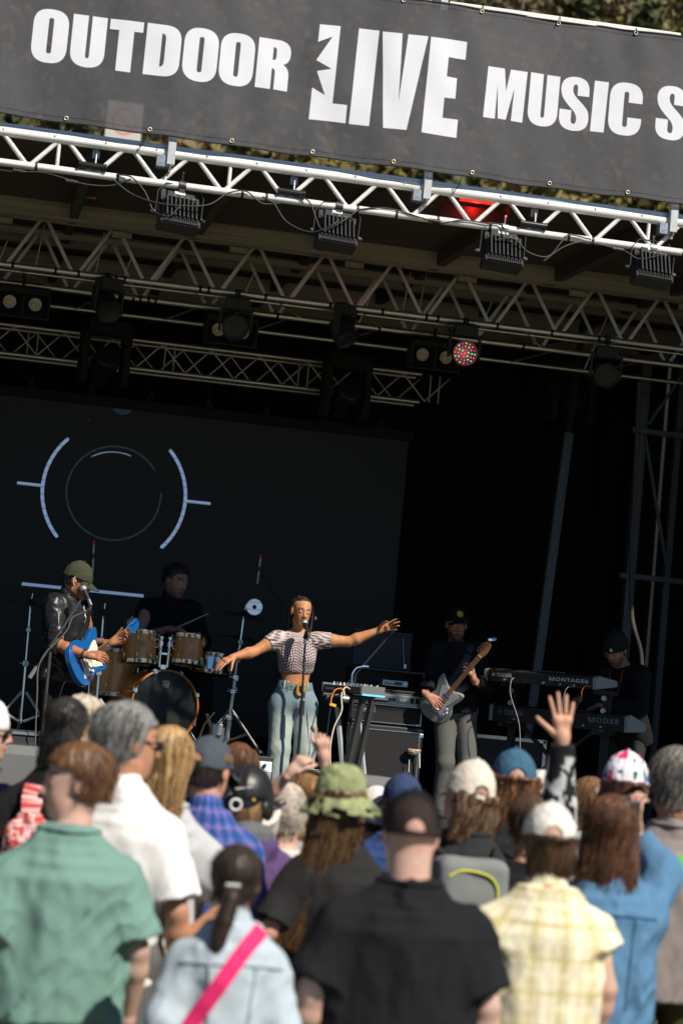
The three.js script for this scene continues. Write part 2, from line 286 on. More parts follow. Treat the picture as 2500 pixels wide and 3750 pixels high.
// ---------------------------------------------------------------- banner and posts
{
  const BX0 = -3.05, BX1 = 2.35, BY0 = 5.91, BY1 = 7.125, W = 2048, Hh = Math.round(2048 * (BY1 - BY0) / (BX1 - BX0));
  const cv = document.createElement('canvas'); cv.width = W; cv.height = Hh;
  const cx = cv.getContext('2d'), sc = W / (BX1 - BX0);
  cx.fillStyle = '#404147'; cx.fillRect(0, 0, W, Hh);
  for (let k = 0; k < 2600; k++) { cx.fillStyle = 'rgba(' + (rnd() < 0.5 ? '0,0,0' : '120,120,130') + ',' + rr(0.02, 0.06) + ')'; cx.fillRect(rr(0, W), rr(0, Hh), rr(1, 3), rr(6, 60)); }
  const X = (x) => (x - BX0) * sc, Y = (y) => (BY1 - y) * sc;
  cx.fillStyle = '#e2e5f0';
  const poly = (pts, hole) => { cx.beginPath(); pts.forEach(([x, y], i) => (i ? cx.lineTo(X(x), Y(y)) : cx.moveTo(X(x), Y(y)))); cx.closePath(); cx.fill(); };
  // rounded rectangle ring in banner metres; sub-paths for holes
  const rrPath = (x0, y0, x1, y1, r) => { const a = X(x0), b = Y(y1), w = X(x1) - a, h = Y(y0) - b, q = Math.min(r * sc, w / 2, h / 2); cx.moveTo(a + q, b); cx.lineTo(a + w - q, b); cx.quadraticCurveTo(a + w, b, a + w, b + q); cx.lineTo(a + w, b + h - q); cx.quadraticCurveTo(a + w, b + h, a + w - q, b + h); cx.lineTo(a + q, b + h); cx.quadraticCurveTo(a, b + h, a, b + h - q); cx.lineTo(a, b + q); cx.quadraticCurveTo(a, b, a + q, b); cx.closePath(); };
  const ringO = (x0, x1, y0, y1) => { cx.beginPath(); rrPath(x0, y0, x1, y1, 0.115); const m = (x0 + x1) / 2, s = 0.0165; rrPath(m - s, y0 + 0.065, m + s, y1 - 0.065, 0.016); cx.fill('evenodd'); };
  const letterU = (x0, x1, y0, y1) => { const m = (x0 + x1) / 2, s = 0.013; cx.beginPath(); cx.moveTo(X(x0), Y(y1)); cx.lineTo(X(m - s), Y(y1)); cx.lineTo(X(m - s), Y(y0 + 0.075)); cx.quadraticCurveTo(X(m), Y(y0 + 0.05), X(m + s), Y(y0 + 0.075)); cx.lineTo(X(m + s), Y(y1)); cx.lineTo(X(x1), Y(y1)); cx.lineTo(X(x1), Y(y0 + 0.11)); cx.quadraticCurveTo(X(x1), Y(y0), X(m), Y(y0)); cx.quadraticCurveTo(X(x0), Y(y0), X(x0), Y(y0 + 0.11)); cx.closePath(); cx.fill(); };
  const letterS = (x0, x1, y0, y1) => {
    const w = x1 - x0, h = y1 - y0, P = (u, v) => [X(x0 + u * w), Y(y0 + v * h)];
    cx.beginPath(); cx.moveTo(...P(0.97, 0.66)); cx.lineTo(...P(0.57, 0.66));
    cx.lineTo(...P(0.57, 0.79)); cx.quadraticCurveTo(...P(0.57, 0.86), ...P(0.5, 0.86)); cx.quadraticCurveTo(...P(0.41, 0.86), ...P(0.41, 0.77));
    cx.quadraticCurveTo(...P(0.41, 0.69), ...P(0.57, 0.61)); cx.quadraticCurveTo(...P(0.86, 0.48), ...P(0.94, 0.41)); cx.quadraticCurveTo(...P(1.0, 0.35), ...P(1.0, 0.24));
    cx.quadraticCurveTo(...P(1.0, 0.0), ...P(0.5, 0.0)); cx.quadraticCurveTo(...P(0.0, 0.0), ...P(0.0, 0.25)); cx.lineTo(...P(0.0, 0.38)); cx.lineTo(...P(0.41, 0.38));
    cx.lineTo(...P(0.41, 0.21)); cx.quadraticCurveTo(...P(0.41, 0.13), ...P(0.5, 0.13)); cx.quadraticCurveTo(...P(0.59, 0.13), ...P(0.59, 0.22)); cx.quadraticCurveTo(...P(0.59, 0.31), ...P(0.44, 0.39));
    cx.quadraticCurveTo(...P(0.14, 0.53), ...P(0.06, 0.62)); cx.quadraticCurveTo(...P(0.0, 0.69), ...P(0.0, 0.78)); cx.quadraticCurveTo(...P(0.02, 1.0), ...P(0.5, 1.0)); cx.quadraticCurveTo(...P(0.97, 1.0), ...P(0.97, 0.74)); cx.closePath(); cx.fill();
  };
  // OUTDOOR
  ringO(-2.672, -2.43, 6.303, 6.688); letterU(-2.406, -2.171, 6.305, 6.678);
  poly([[-2.152, 6.678], [-1.922, 6.678], [-1.922, 6.6], [-1.983, 6.6], [-1.983, 6.312], [-2.087, 6.312], [-2.087, 6.6], [-2.152, 6.6]]);
  cx.beginPath(); cx.moveTo(X(-1.898), Y(6.68)); cx.lineTo(X(-1.765), Y(6.68)); cx.quadraticCurveTo(X(-1.654), Y(6.68), X(-1.654), Y(6.57)); cx.lineTo(X(-1.654), Y(6.42)); cx.quadraticCurveTo(X(-1.654), Y(6.315), X(-1.765), Y(6.315)); cx.lineTo(X(-1.898), Y(6.315)); cx.closePath();
  cx.moveTo(X(-1.79), Y(6.615)); cx.lineTo(X(-1.79), Y(6.38)); cx.quadraticCurveTo(X(-1.762), Y(6.38), X(-1.762), Y(6.42)); cx.lineTo(X(-1.762), Y(6.575)); cx.quadraticCurveTo(X(-1.762), Y(6.615), X(-1.79), Y(6.615)); cx.closePath(); cx.fill('evenodd');
  ringO(-1.634, -1.392, 6.315, 6.695); ringO(-1.378, -1.136, 6.322, 6.702);
  cx.beginPath(); cx.moveTo(X(-1.115), Y(6.697)); cx.lineTo(X(-0.985), Y(6.697)); cx.quadraticCurveTo(X(-0.882), Y(6.697), X(-0.882), Y(6.61)); cx.quadraticCurveTo(X(-0.88), Y(6.535), X(-0.93), Y(6.52)); cx.quadraticCurveTo(X(-0.885), Y(6.5), X(-0.885), Y(6.44)); cx.lineTo(X(-0.885), Y(6.338)); cx.lineTo(X(-0.984), Y(6.338)); cx.lineTo(X(-0.984), Y(6.46)); cx.quadraticCurveTo(X(-0.984), Y(6.484), X(-1.007), Y(6.484)); cx.lineTo(X(-1.007), Y(6.336)); cx.lineTo(X(-1.115), Y(6.336)); cx.closePath();
  cx.moveTo(X(-1.007), Y(6.64)); cx.lineTo(X(-1.007), Y(6.545)); cx.quadraticCurveTo(X(-0.982), Y(6.545), X(-0.982), Y(6.57)); cx.lineTo(X(-0.982), Y(6.615)); cx.quadraticCurveTo(X(-0.982), Y(6.64), X(-1.007), Y(6.64)); cx.closePath(); cx.fill('evenodd');
  // LIVE, with the torn left edge of the L
  poly([[-0.7, 6.857], [-0.552, 6.86], [-0.558, 6.296], [-0.455, 6.298], [-0.453, 6.17], [-0.714, 6.166], [-0.711, 6.392], [-0.617, 6.35], [-0.69, 6.509], [-0.589, 6.539], [-0.703, 6.588], [-0.603, 6.775], [-0.702, 6.722]]);
  poly([[-0.422, 6.86], [-0.276, 6.863], [-0.287, 6.173], [-0.431, 6.17]]);
  poly([[-0.254, 6.86], [-0.112, 6.864], [-0.096, 6.373], [-0.07, 6.863], [0.074, 6.865], [-0.022, 6.173], [-0.188, 6.171]]);
  poly([[0.093, 6.865], [0.358, 6.868], [0.358, 6.738], [0.233, 6.736], [0.232, 6.596], [0.309, 6.595], [0.309, 6.446], [0.229, 6.443], [0.229, 6.3], [0.342, 6.302], [0.342, 6.171], [0.086, 6.173]]);
  // MUSIC S
  poly([[0.527, 6.716], [0.651, 6.717], [0.673, 6.558], [0.696, 6.717], [0.821, 6.719], [0.815, 6.352], [0.729, 6.352], [0.733, 6.583], [0.691, 6.353], [0.631, 6.353], [0.608, 6.588], [0.61, 6.347], [0.521, 6.345]]);
  letterU(0.846, 1.067, 6.345, 6.723); letterS(1.08, 1.296, 6.344, 6.736); poly([[1.321, 6.727], [1.425, 6.728], [1.415, 6.36], [1.315, 6.358]]);
  cx.beginPath(); rrPath(1.44, 6.356, 1.682, 6.742, 0.115); rrPath(1.545, 6.42, 1.579, 6.676, 0.016); cx.fill('evenodd');
  cx.fillStyle = '#404147'; cx.fillRect(X(1.579), Y(6.6), X(1.7) - X(1.579), Y(6.492) - Y(6.6)); cx.fillStyle = '#e2e5f0';
  letterS(1.787, 2.01, 6.366, 6.758);
  // welded hem lines
  cx.strokeStyle = 'rgba(10,10,14,0.55)'; cx.lineWidth = 3; for (const y of [BY0 + 0.036, BY1 - 0.036]) { cx.beginPath(); cx.moveTo(0, Y(y)); cx.lineTo(W, Y(y)); cx.stroke(); }
  const tex = new THREE.CanvasTexture(cv); tex.colorSpace = THREE.SRGBColorSpace;
  const alpha = dataTex(512, 512, (u, v, x, y) => { const a = Math.sin(x * Math.PI / 4) * Math.sin(y * Math.PI / 4 + (Math.floor(x / 8) % 2) * Math.PI); return 0.905 + (a > 0.55 ? -0.11 : 0.02) + 0.03 * (tnoise(u, v, 12, 6) - 0.5); }, false, [6, 1.4]);
  const bm = new THREE.MeshStandardMaterial({ map: tex, alphaMap: alpha, transparent: true, roughness: 0.62, side: THREE.DoubleSide });
  const b = thing('stage_banner', 'long dark grey mesh banner with white OUTDOOR LIVE MUSIC lettering above the stage', 'banner', [0, 0, 0]);
  const zAt = (x, y) => { const k = ((x + 1.66) / 1.82) % 1, f = Math.sin(Math.PI * ((k + 1) % 1)); return 2.1 - 0.035 * f * f + 0.012 * noise(x * 1.6, y * 1.2, 3) + 0.008 * noise(x * 6, y * 3, 9); };
  const yOff = (x, v) => (v < 0.5 ? (0.5 - v) * 2 * (0.004 * Math.sin((x + 1.83) * 11.2) + 0.012 * noise(x * 1.1, 0, 5) + 0.014 * (x + 0.5) / 2.5) : (v - 0.5) * 2 * (0.003 * Math.sin(x * 11) + 0.012 * (x - 0.6)));
  const g = new THREE.PlaneGeometry(BX1 - BX0, BY1 - BY0, 220, 40), p = g.attributes.position;
  for (let i = 0; i < p.count; i++) { const x = p.getX(i) + (BX0 + BX1) / 2, y0 = p.getY(i) + (BY0 + BY1) / 2, v = (y0 - BY0) / (BY1 - BY0), y = y0 + yOff(x, v); p.setXYZ(i, x, y, zAt(x, y)); }
  g.computeVertexNormals();
  obj('mesh_cloth', [g], bm, b);
  for (const v of [0, 1]) {
    const hp = []; for (let x = BX0; x <= BX1; x += 0.06) hp.push([x, (v ? BY1 - 0.003 : BY0 + 0.003) + yOff(x, v), zAt(x, v ? BY1 : BY0)]);
    obj('hem', [tube(hp, 0.007, 5, hp.length * 2)], std([0.03, 0.03, 0.034], 0.8), b);
    for (let k = -1; k < 9; k++) { const x = (v ? -2.99 : -2.955) + 0.5725 * (k + 0.0); if (x < BX0 || x > BX1) continue; const y = (v ? BY1 - 0.018 : BY0 + 0.03) + yOff(x, v); obj('grommet', [new THREE.TorusGeometry(0.012, 0.0036, 6, 16).translate(x, y, zAt(x, y) + 0.006)], std([0.8, 0.68, 0.48], 0.4, 0.6), b); }
  }
  for (const x of [-1.83, 0.41]) obj('cable_tie', [tube([[x, 5.9, 2.08], [x - 0.015, 5.83, 2.06], [x - 0.05, 5.78, 2.04]], 0.0025, 5), tube([[x, 5.9, 2.1], [x - 0.03, 5.81, 2.07], [x - 0.06, 5.75, 2.03]], 0.002, 5)], M.cable, b);
  for (const x of [0.448, 1.017, 1.59, -0.123]) obj('cable_tie', [tube([[x, 7.12, 2.11], [x + 0.004, 7.145, 2.09], [x, 7.17, 2.06]], 0.003, 5)], M.cable, b);
  // posts behind the banner
  const postM = std([0.62, 0.65, 0.68], 0.5, 0.2, { map: grimeTex });
  const wheres = ['at the far left behind the O of OUTDOOR', 'behind the D of OUTDOOR', 'behind the E of LIVE', 'behind the last S at the right edge'];
  [-3.46, -1.642, 0.175, 1.995].forEach((x, i) => {
    const t = thing('banner_post', 'galvanised square post ' + wheres[i], 'post', [x, 0, 2.055], 0, 'posts holding the banner');
    obj('tube', [rbox(0.056, 1.46, 0.05, 0.005, 0, 6.44, -0.012)], postM, t);
    obj('bracket', [box(0.1, 0.08, 0.09, -0.045, 5.735, -0.05), box(0.018, 0.05, 0.03, 0, 5.69, -0.03)], M.galv, t);
    obj('end_bolt', [cyl(0.008, 0.008, 0.03, 8, 0.0, 5.695, 0.01)], M.brass, t);
  });
  const rl = thing('banner_rail', 'white metal rail along the top edge of the banner', 'rail', [0, 0, 0]);
  obj('rail', [rbox(3.3, 0.035, 0.03, 0.004, -1.65 + 0.08, 7.125, 2.065)], M.white, rl);
  obj('rail', [rbox(1.72, 0.035, 0.03, 0.004, 1.07, 7.142, 2.065, 0, 0, 0.012)], M.white, rl);
  // sign seen under the banner at the left, standing on the slope behind
  const sg = thing('trail_sign', 'white board with a red ring on posts, seen through the gap below the banner', 'sign', [-0.2, 0, -30]);
  const sc2 = document.createElement('canvas'); sc2.width = sc2.height = 128; const sx = sc2.getContext('2d'); sx.fillStyle = '#bdb9b6'; sx.fillRect(0, 0, 128, 128); sx.strokeStyle = '#c58a86'; sx.lineWidth = 10; sx.beginPath(); sx.arc(64, 64, 42, 0, 7); sx.stroke(); sx.beginPath(); sx.moveTo(36, 36); sx.lineTo(92, 92); sx.stroke();
  const st = new THREE.CanvasTexture(sc2); st.colorSpace = THREE.SRGBColorSpace;
  obj('board', [box(0.78, 0.86, 0.05, 0, 14.36, 0)], std(1, 0.6, 0, { map: st }), sg);
  obj('post', [bar([-0.3, 1.5, -0.05], [-0.3, 14.2, -0.05], 0.06)], M.galv, sg); obj('post', [bar([0.3, 1.5, -0.05], [0.3, 14.2, -0.05], 0.06)], M.galv, sg);
}

// ---------------------------------------------------------------- video wall
{
  const X0 = -3.6, X1 = 1.475, Y0 = 1.75, Y1 = 4.785, W = 2048, Hh = Math.round(W * (Y1 - Y0) / (X1 - X0)), s = W / (X1 - X0);
  const cv = document.createElement('canvas'); cv.width = W; cv.height = Hh; const c = cv.getContext('2d');
  const X = (x) => (x - X0) * s, Y = (y) => (Y1 - y) * s;
  c.fillStyle = '#000'; c.fillRect(0, 0, W, Hh);
  const seg = (x0, y0, x1, y1, w, col) => { c.strokeStyle = col; c.lineWidth = w * s; c.lineCap = 'butt'; c.beginPath(); c.moveTo(X(x0), Y(y0)); c.lineTo(X(x1), Y(y1)); c.stroke(); };
  const arc = (x, y, r, a, b, w, col, cap = 'round') => { c.strokeStyle = col; c.lineWidth = w * s; c.lineCap = cap; c.beginPath(); c.arc(X(x), Y(y), r * s, -b, -a); c.stroke(); };
  const blue = '#9fbdec';
  arc(-1.365, 3.955, 0.69, Math.PI - 0.76, Math.PI + 0.74, 0.034, blue); arc(-1.365, 3.955, 0.69, -0.74, 0.76, 0.034, blue);
  seg(-2.3, 3.958, -2.06, 3.958, 0.028, blue); seg(-0.67, 3.958, -0.425, 3.958, 0.028, blue);
  arc(-1.37, 3.96, 0.455, 0.62, 2 * Math.PI + 0.1, 0.017, '#26323e'); arc(-1.38, 3.92, 0.44, 1.27, 2.14, 0.013, '#7f98bd');
  seg(-2.155, 3.0, -0.985, 3.0, 0.03, '#8fabdd');
  c.fillStyle = '#a9c3ea'; c.beginPath(); c.arc(X(0.1), Y(3.0), 0.079 * s, 0, 6.2832); c.closePath(); c.moveTo(X(0.12), Y(3.0)); c.arc(X(0.1), Y(3.0), 0.02 * s, 0, 6.2832); c.closePath(); c.fill('evenodd');
  c.fillStyle = '#1d2733'; c.beginPath(); c.arc(X(-1.37), Y(4.83), 0.105 * s, 0, 7); c.fill();
  c.fillStyle = '#2a1714'; c.beginPath(); c.arc(X(-1.684), Y(4.635), 0.014 * s, 0, 7); c.fill();
  const im = c.getImageData(0, 0, W, Hh), d = im.data;              // LED pixel raster
  for (let y = 0; y < Hh; y++) for (let x = 0; x < W; x++) { const o = (y * W + x) * 4, k = (x % 4 === 3 || y % 4 === 3 ? 0.5 : 1) * (y % 28 < 4 ? 0.78 : 1); d[o] = (d[o] + 5) * k; d[o + 1] = (d[o + 1] + 5.5) * k; d[o + 2] = (d[o + 2] + 4.5) * k; }
  c.putImageData(im, 0, 0);
  const tx = new THREE.CanvasTexture(cv); tx.colorSpace = THREE.SRGBColorSpace;
  const t = thing('video_wall', 'large dark video wall showing thin blue arcs, rings and lines', 'video wall', [0, 0, 0]);
  obj('screen', [new THREE.PlaneGeometry(X1 - X0, Y1 - Y0).translate((X0 + X1) / 2, (Y0 + Y1) / 2, -4.2)], std([0.007, 0.0078, 0.008], 0.6, 0, { emissive: new THREE.Color(1, 1, 1), emissiveMap: tx, emissiveIntensity: 0.62 }), t);
  obj('cabinet', [box(X1 - X0 + 0.02, Y1 - Y0 + 0.02, 0.1, (X0 + X1) / 2, (Y0 + Y1) / 2, -4.256)], M.blackMatte, t);
  obj('header_beam', [box(X1 - X0 + 0.1, 0.09, 0.09, (X0 + X1) / 2, 4.84, -4.23)], M.blackMatte, t);
  for (let k = 0; k < 9; k++) { const x = -3.403 + k * 0.573; obj('lifting_eye', [torus(0.026, 0.006, x, 4.915, -4.18, 0, 0, 20, 6), bar([x, 4.94, -4.18], [x, k % 2 ? 5.1 : 4.99, -4.18], 0.007, 6)], M.grille, t); }
  for (const x of [-2.6, -0.6, 1.2]) obj('leg', [box(0.08, Y0 - DECK, 0.08, x, (Y0 + DECK) / 2, -4.26)], M.blackMatte, t);
}

// ---------------------------------------------------------------- lights
const lightBulb = std([0.62, 0.6, 0.55], 0.3, 0.4);
function floodLight() {
  const t = thing('flood_light', '', 'flood light', [0, 0, 0], 0, 'black flood lights under the front truss');
  const h = new THREE.Group(); h.name = 'lamp_head'; t.add(h); h.rotation.x = -0.38; h.position.y = -0.01;
  const hz = (g) => g;
  const base = obj('housing', [rbox(0.285, 0.2, 0.05, 0.012, 0, 0, -0.02), rbox(0.25, 0.17, 0.06, 0.01, 0, 0.01, 0.025), rbox(0.29, 0.055, 0.13, 0.01, 0, -0.105, 0.0), rbox(0.2, 0.05, 0.08, 0.008, 0, 0.105, 0.03), rbox(0.04, 0.1, 0.05, 0.008, -0.12, 0.11, 0.02), rbox(0.04, 0.09, 0.05, 0.008, 0.12, 0.105, 0.02)], M.flood, h);
  const fins = []; for (let k = 0; k < 8; k++) fins.push(hz(box(0.009, 0.15, 0.05, -0.105 + k * 0.03, 0.002, 0.07)), box(0.012, 0.012, 0.016, -0.105 + k * 0.03, -0.074, 0.088));
  obj('heat_sink', fins, M.flood, h);
  const gr = []; for (let k = 0; k < 17; k++) gr.push(box(0.005, 0.034, 0.012, -0.12 + k * 0.015, -0.1, 0.07)); gr.push(box(0.26, 0.005, 0.014, 0, -0.082, 0.07), box(0.26, 0.005, 0.014, 0, -0.119, 0.07));
  obj('vent_grille', gr, M.flood, h);
  obj('control_panel', [box(0.075, 0.022, 0.004, -0.01, 0.118, 0.072)], std([0.22, 0.24, 0.25], 0.4), h);
  for (const [x, c] of [[-0.05, 0], [0.0, 0], [0.045, 0], [0.085, 0]]) obj('connector', [cyl(0.009, 0.009, 0.022, 10, x, 0.083, 0.075, Math.PI / 2)], M.grille, h);
  const yk = [[-0.165, -0.03, 0], [-0.165, 0.12, 0], [-0.115, 0.185, 0], [0, 0.19, 0], [0.115, 0.185, 0], [0.165, 0.12, 0], [0.165, -0.03, 0]];
  const seg = []; for (let k = 0; k < 6; k++) seg.push(flat(yk[k], yk[k + 1], 0.006, 0.03));
  obj('yoke', seg, M.black, t);
  for (const s of [-1, 1]) obj('knob', [cyl(0.018, 0.018, 0.02, 12, s * 0.177, -0.03, 0, 0, Math.PI / 2), cyl(0.01, 0.01, 0.014, 10, s * 0.19, -0.03, 0, 0, Math.PI / 2)], M.grille, t);
  return t;
}
{
  const lab = ['black flood light hung under the D of OUTDOOR, leftmost of four', 'black flood light hung below the L of LIVE', 'black flood light hung right of the red glow', 'black flood light at the right edge, rightmost of four'];
  const clampM = [M.black, M.black, M.brushed, M.brushed];
  [[-1.55, 5.4, 2.0, 0.06], [-0.44, 5.415, 2.0, 0.0], [0.762, 5.425, 2.0, -0.05], [1.87, 5.45, 2.0, -0.03]].forEach(([x, y, z, a], i) => {
    const f = floodLight(); f.userData.label = lab[i]; f.position.set(x, y, z); f.rotation.y = a + 0.12; f.rotation.z = -0.03;
    obj('clamp', [cyl(0.036, 0.036, 0.05, 14, 0, 5.586 - y, 0, 0, Math.PI / 2), box(0.04, 0.03, 0.05, 0, 5.55 - y, 0), bar([0, 5.6 - y, 0], [0, 5.67 - y, 0], 0.006, 8), ball(0.011, 0, 5.675 - y, 0, 8)], clampM[i], f);
  });
  // cables draped along the lower chord, one object for each run
  const runs = [
    ['black cable drooping under the front truss at the far left', [[-3.2, 5.57, 2.03], [-2.85, 5.53, 2.03], [-2.72, 5.52, 2.04], [-2.5, 5.545, 2.03], [-2.4, 5.53, 2.04], [-2.2, 5.5, 2.04], [-2.02, 5.52, 2.03], [-1.9, 5.58, 2.03]]],
    ['black cable hanging in a deep loop into the leftmost flood light', [[-2.0, 5.6, 2.03], [-1.9, 5.59, 2.05], [-1.8, 5.5, 2.06], [-1.72, 5.36, 2.1], [-1.62, 5.335, 2.14], [-1.55, 5.42, 2.12]]],
    ['black cable sweeping from the leftmost flood light to the right', [[-2.02, 5.56, 2.03], [-1.9, 5.48, 2.05], [-1.75, 5.43, 2.09], [-1.55, 5.42, 2.12], [-1.35, 5.46, 2.1], [-1.22, 5.57, 2.05], [-1.1, 5.6, 2.04], [-0.98, 5.53, 2.04], [-0.85, 5.55, 2.03]]],
    ['black cable hanging from the front truss into the second flood light', [[-0.98, 5.58, 2.03], [-0.9, 5.54, 2.04], [-0.8, 5.42, 2.06], [-0.62, 5.36, 2.1], [-0.48, 5.43, 2.12], [-0.44, 5.47, 2.1]]],
    ['black cable looping past the yoke of the second flood light', [[-0.78, 5.62, 2.03], [-0.66, 5.59, 2.05], [-0.6, 5.47, 2.08], [-0.55, 5.38, 2.12], [-0.42, 5.46, 2.12], [-0.3, 5.57, 2.05]]],
    ['black cable lying along the lower chord between the middle flood lights', [[-0.3, 5.58, 2.03], [-0.1, 5.615, 2.03], [0.2, 5.57, 2.035], [0.28, 5.555, 2.04], [0.45, 5.6, 2.035], [0.62, 5.6, 2.035], [0.74, 5.6, 2.04], [0.78, 5.5, 2.08], [0.82, 5.46, 2.1]]],
    ['black cable in a wide loop right of the third flood light', [[0.7, 5.48, 2.1], [0.82, 5.5, 2.1], [0.93, 5.42, 2.1], [1.08, 5.41, 2.08], [1.17, 5.52, 2.06], [1.22, 5.59, 2.04], [1.4, 5.585, 2.04]]],
    ['black cable running from the lower chord into the rightmost flood light', [[1.05, 5.37, 2.1], [1.2, 5.5, 2.07], [1.35, 5.56, 2.04], [1.52, 5.55, 2.04], [1.65, 5.53, 2.05], [1.75, 5.48, 2.08], [1.9, 5.52, 2.1]]],
  ];
  for (const [l, p] of runs) { const t = thing('cable', l, 'cable', [0, 0, 0], 0, 'cables along the front truss'); obj('cord', [tube(p, 0.0055, 6, 64)], M.cable, t); }
  const cn = [[-2.66, 5.53, 2.04], [-2.3, 5.505, 2.045], [0.25, 5.565, 2.045], [1.6, 5.535, 2.05]];
  cn.forEach(([x, y, z], i) => tag(obj('cable_connector', [cyl(0.013, 0.013, 0.085, 10, x, y, z, 0, Math.PI / 2 - 0.03), cyl(0.016, 0.016, 0.02, 10, x, y, z, 0, Math.PI / 2)], M.black), ['black inline cable connector at the far left of the truss', 'black inline cable connector left of the first flood light', 'black inline cable connector lying on the lower chord under LIVE', 'black inline cable connector left of the rightmost flood light'][i], 'connector', 'cable connectors'));
  // red lamp strip under the roof edge
  const rl = thing('red_light_strip', 'glowing red light strip tucked under the front roof edge', 'light strip', [0.62, 5.835, 1.72], 0);
  obj('housing', [box(0.3, 0.03, 0.05, 0, 0.012, 0.0)], M.black, rl);
  obj('lens', [box(0.26, 0.012, 0.04, 0, -0.01, 0.0)], new THREE.MeshStandardMaterial({ color: C(0.5, 0.02, 0.01), emissive: C(1, 0.03, 0.01), emissiveIntensity: 1.1, roughness: 0.4 }), rl);
  obj('added_light_block', [box(0.5, 0.1, 0.008, 0, -0.078, -0.11)], M.black, rl);  // plate added to keep the red light off the lattice truss
  const pl = new THREE.PointLight(new THREE.Color(1, 0.02, 0.012), 0.16, 0, 2); pl.position.set(0, -0.03, -0.03); pl.shadow.radius = 2; pl.castShadow = true; rl.add(pl);
}
function blinder(x, y, label) {
  const t = thing('blinder_light', label, 'blinder light', [x, y, -1.56], 0.1, 'two lamp blinder lights'); t.rotation.x = 0.16;
  obj('housing', [rbox(0.46, 0.05, 0.14, 0.006, 0, 0.105, 0), rbox(0.46, 0.02, 0.14, 0.006, 0, -0.115, 0), rbox(0.02, 0.23, 0.14, 0.006, -0.22, 0, 0), rbox(0.02, 0.23, 0.14, 0.006, 0.22, 0, 0), rbox(0.02, 0.23, 0.12, 0.006, 0, 0, 0), box(0.44, 0.22, 0.01, 0, 0, -0.06)], M.blackMatte, t);
  for (const s of [-1, 1]) {
    const l = obj('lamp', [lathe([[0.004, -0.05], [0.03, -0.04], [0.052, -0.01], [0.056, 0.012]], 20).rotateX(Math.PI / 2).translate(s * 0.108, 0, 0)], std([0.66, 0.68, 0.66], 0.35, 0.25, { side: THREE.DoubleSide }), t);
    obj('bulb', [ball(0.022, s * 0.108 - 0.012, -0.002, 0.0, 10)], std([0.85, 0.5, 0.13], 0.35, 0), l);
  }
  obj('bracket', [box(0.3, 0.012, 0.05, 0, 0.14, 0), bar([0, 0.14, -0.02], [0, 0.24, -0.05], 0.012)], M.blackMatte, t);
}
blinder(-2.48, 5.245, 'two lamp blinder light at the far left of the lattice truss'); blinder(-0.7, 5.222, 'two lamp blinder light behind the round light at centre left'); blinder(1.095, 5.22, 'two lamp blinder light left of the glowing red and green light');
function parLight(x, y, z, label, lit, tilt, yaw = 0) {
  const t = thing('round_stage_light', label, 'stage light', [x, y, z], yaw, 'round LED stage lights on the lattice truss');
  const h = new THREE.Group(); h.name = 'lamp_head'; h.rotation.x = tilt; t.add(h);
  obj('housing', [lathe([[0.02, -0.13], [0.085, -0.12], [0.1, -0.06], [0.108, 0.05], [0.112, 0.085], [0.1, 0.085], [0.098, 0.06], [0, 0.055]], 24).rotateX(Math.PI / 2)], M.black, h);
  const dots = [[], [], []], R = [[0, 1], [0.032, 6], [0.06, 12], [0.085, 16]]; let n = 0;
  for (const [r, c] of R) for (let k = 0; k < c; k++) { const a = k / c * 6.283 + r * 9; dots[lit ? (n % 5 === 1 || n % 5 === 3 ? 1 : n % 4 === 2 ? 2 : 0) : 0].push(new THREE.SphereGeometry(0.0078, 8, 5).scale(1, 1, 0.6).translate(Math.cos(a) * r, Math.sin(a) * r, 0.066)); n++; }
  const em = lit ? [[1, 0.09, 0.12], [0.03, 0.85, 0.32], [0.7, 0.04, 0.4]].map((e, i) => new THREE.MeshStandardMaterial({ color: C(0.1), emissive: C(...e), emissiveIntensity: i === 2 ? 0.4 : 0.85, roughness: 0.4 })) : [std([0.05, 0.06, 0.07], 0.12, 0)];
  dots.forEach((d, i) => { if (d.length) { const o = obj('diodes', d, em[lit ? i : 0], h); o.userData.kind = 'stuff'; if (lit) o.userData.label = ['glowing red diodes', 'glowing green diodes', 'glowing magenta diodes'][i]; } });
  if (lit) { const p = new THREE.PointLight(new THREE.Color(1, 0.2, 0.25), 0.03, 0, 2); p.position.set(0, 0, 0.12); p.castShadow = true; h.add(p); }
  obj('base', [rbox(0.2, 0.1, 0.13, 0.012, 0, 0.185, 0)], M.black, t);
  obj('yoke', [box(0.02, 0.2, 0.06, -0.128, 0.06, 0), box(0.02, 0.2, 0.06, 0.128, 0.06, 0), box(0.27, 0.02, 0.06, 0, 0.14, 0)], M.black, t);
  obj('clamp', [bar([0, 0.23, 0], [0, 5.48 - y, 0], 0.012, 8), cyl(0.036, 0.036, 0.045, 12, 0, 5.45 - y, -1 - z, 0, Math.PI / 2)], M.black, t);
}
parLight(-1.805, 5.2, -0.96, 'unlit round stage light right of the far left blinder', false, 0.75, 0.5); parLight(-0.735, 5.16, -0.95, 'unlit round stage light hiding part of a blinder', false, 0.25, -0.1); parLight(0.18, 5.22, -0.96, 'unlit dark stage light at the middle of the lattice truss', false, 0.95, 0.9);
parLight(1.22, 5.175, -0.95, 'round stage light glowing with red and green diodes', true, 0.2, -0.05); parLight(2.47, 5.14, -0.95, 'unlit round stage light near the right end of the lattice truss', false, 0.3, -0.15);
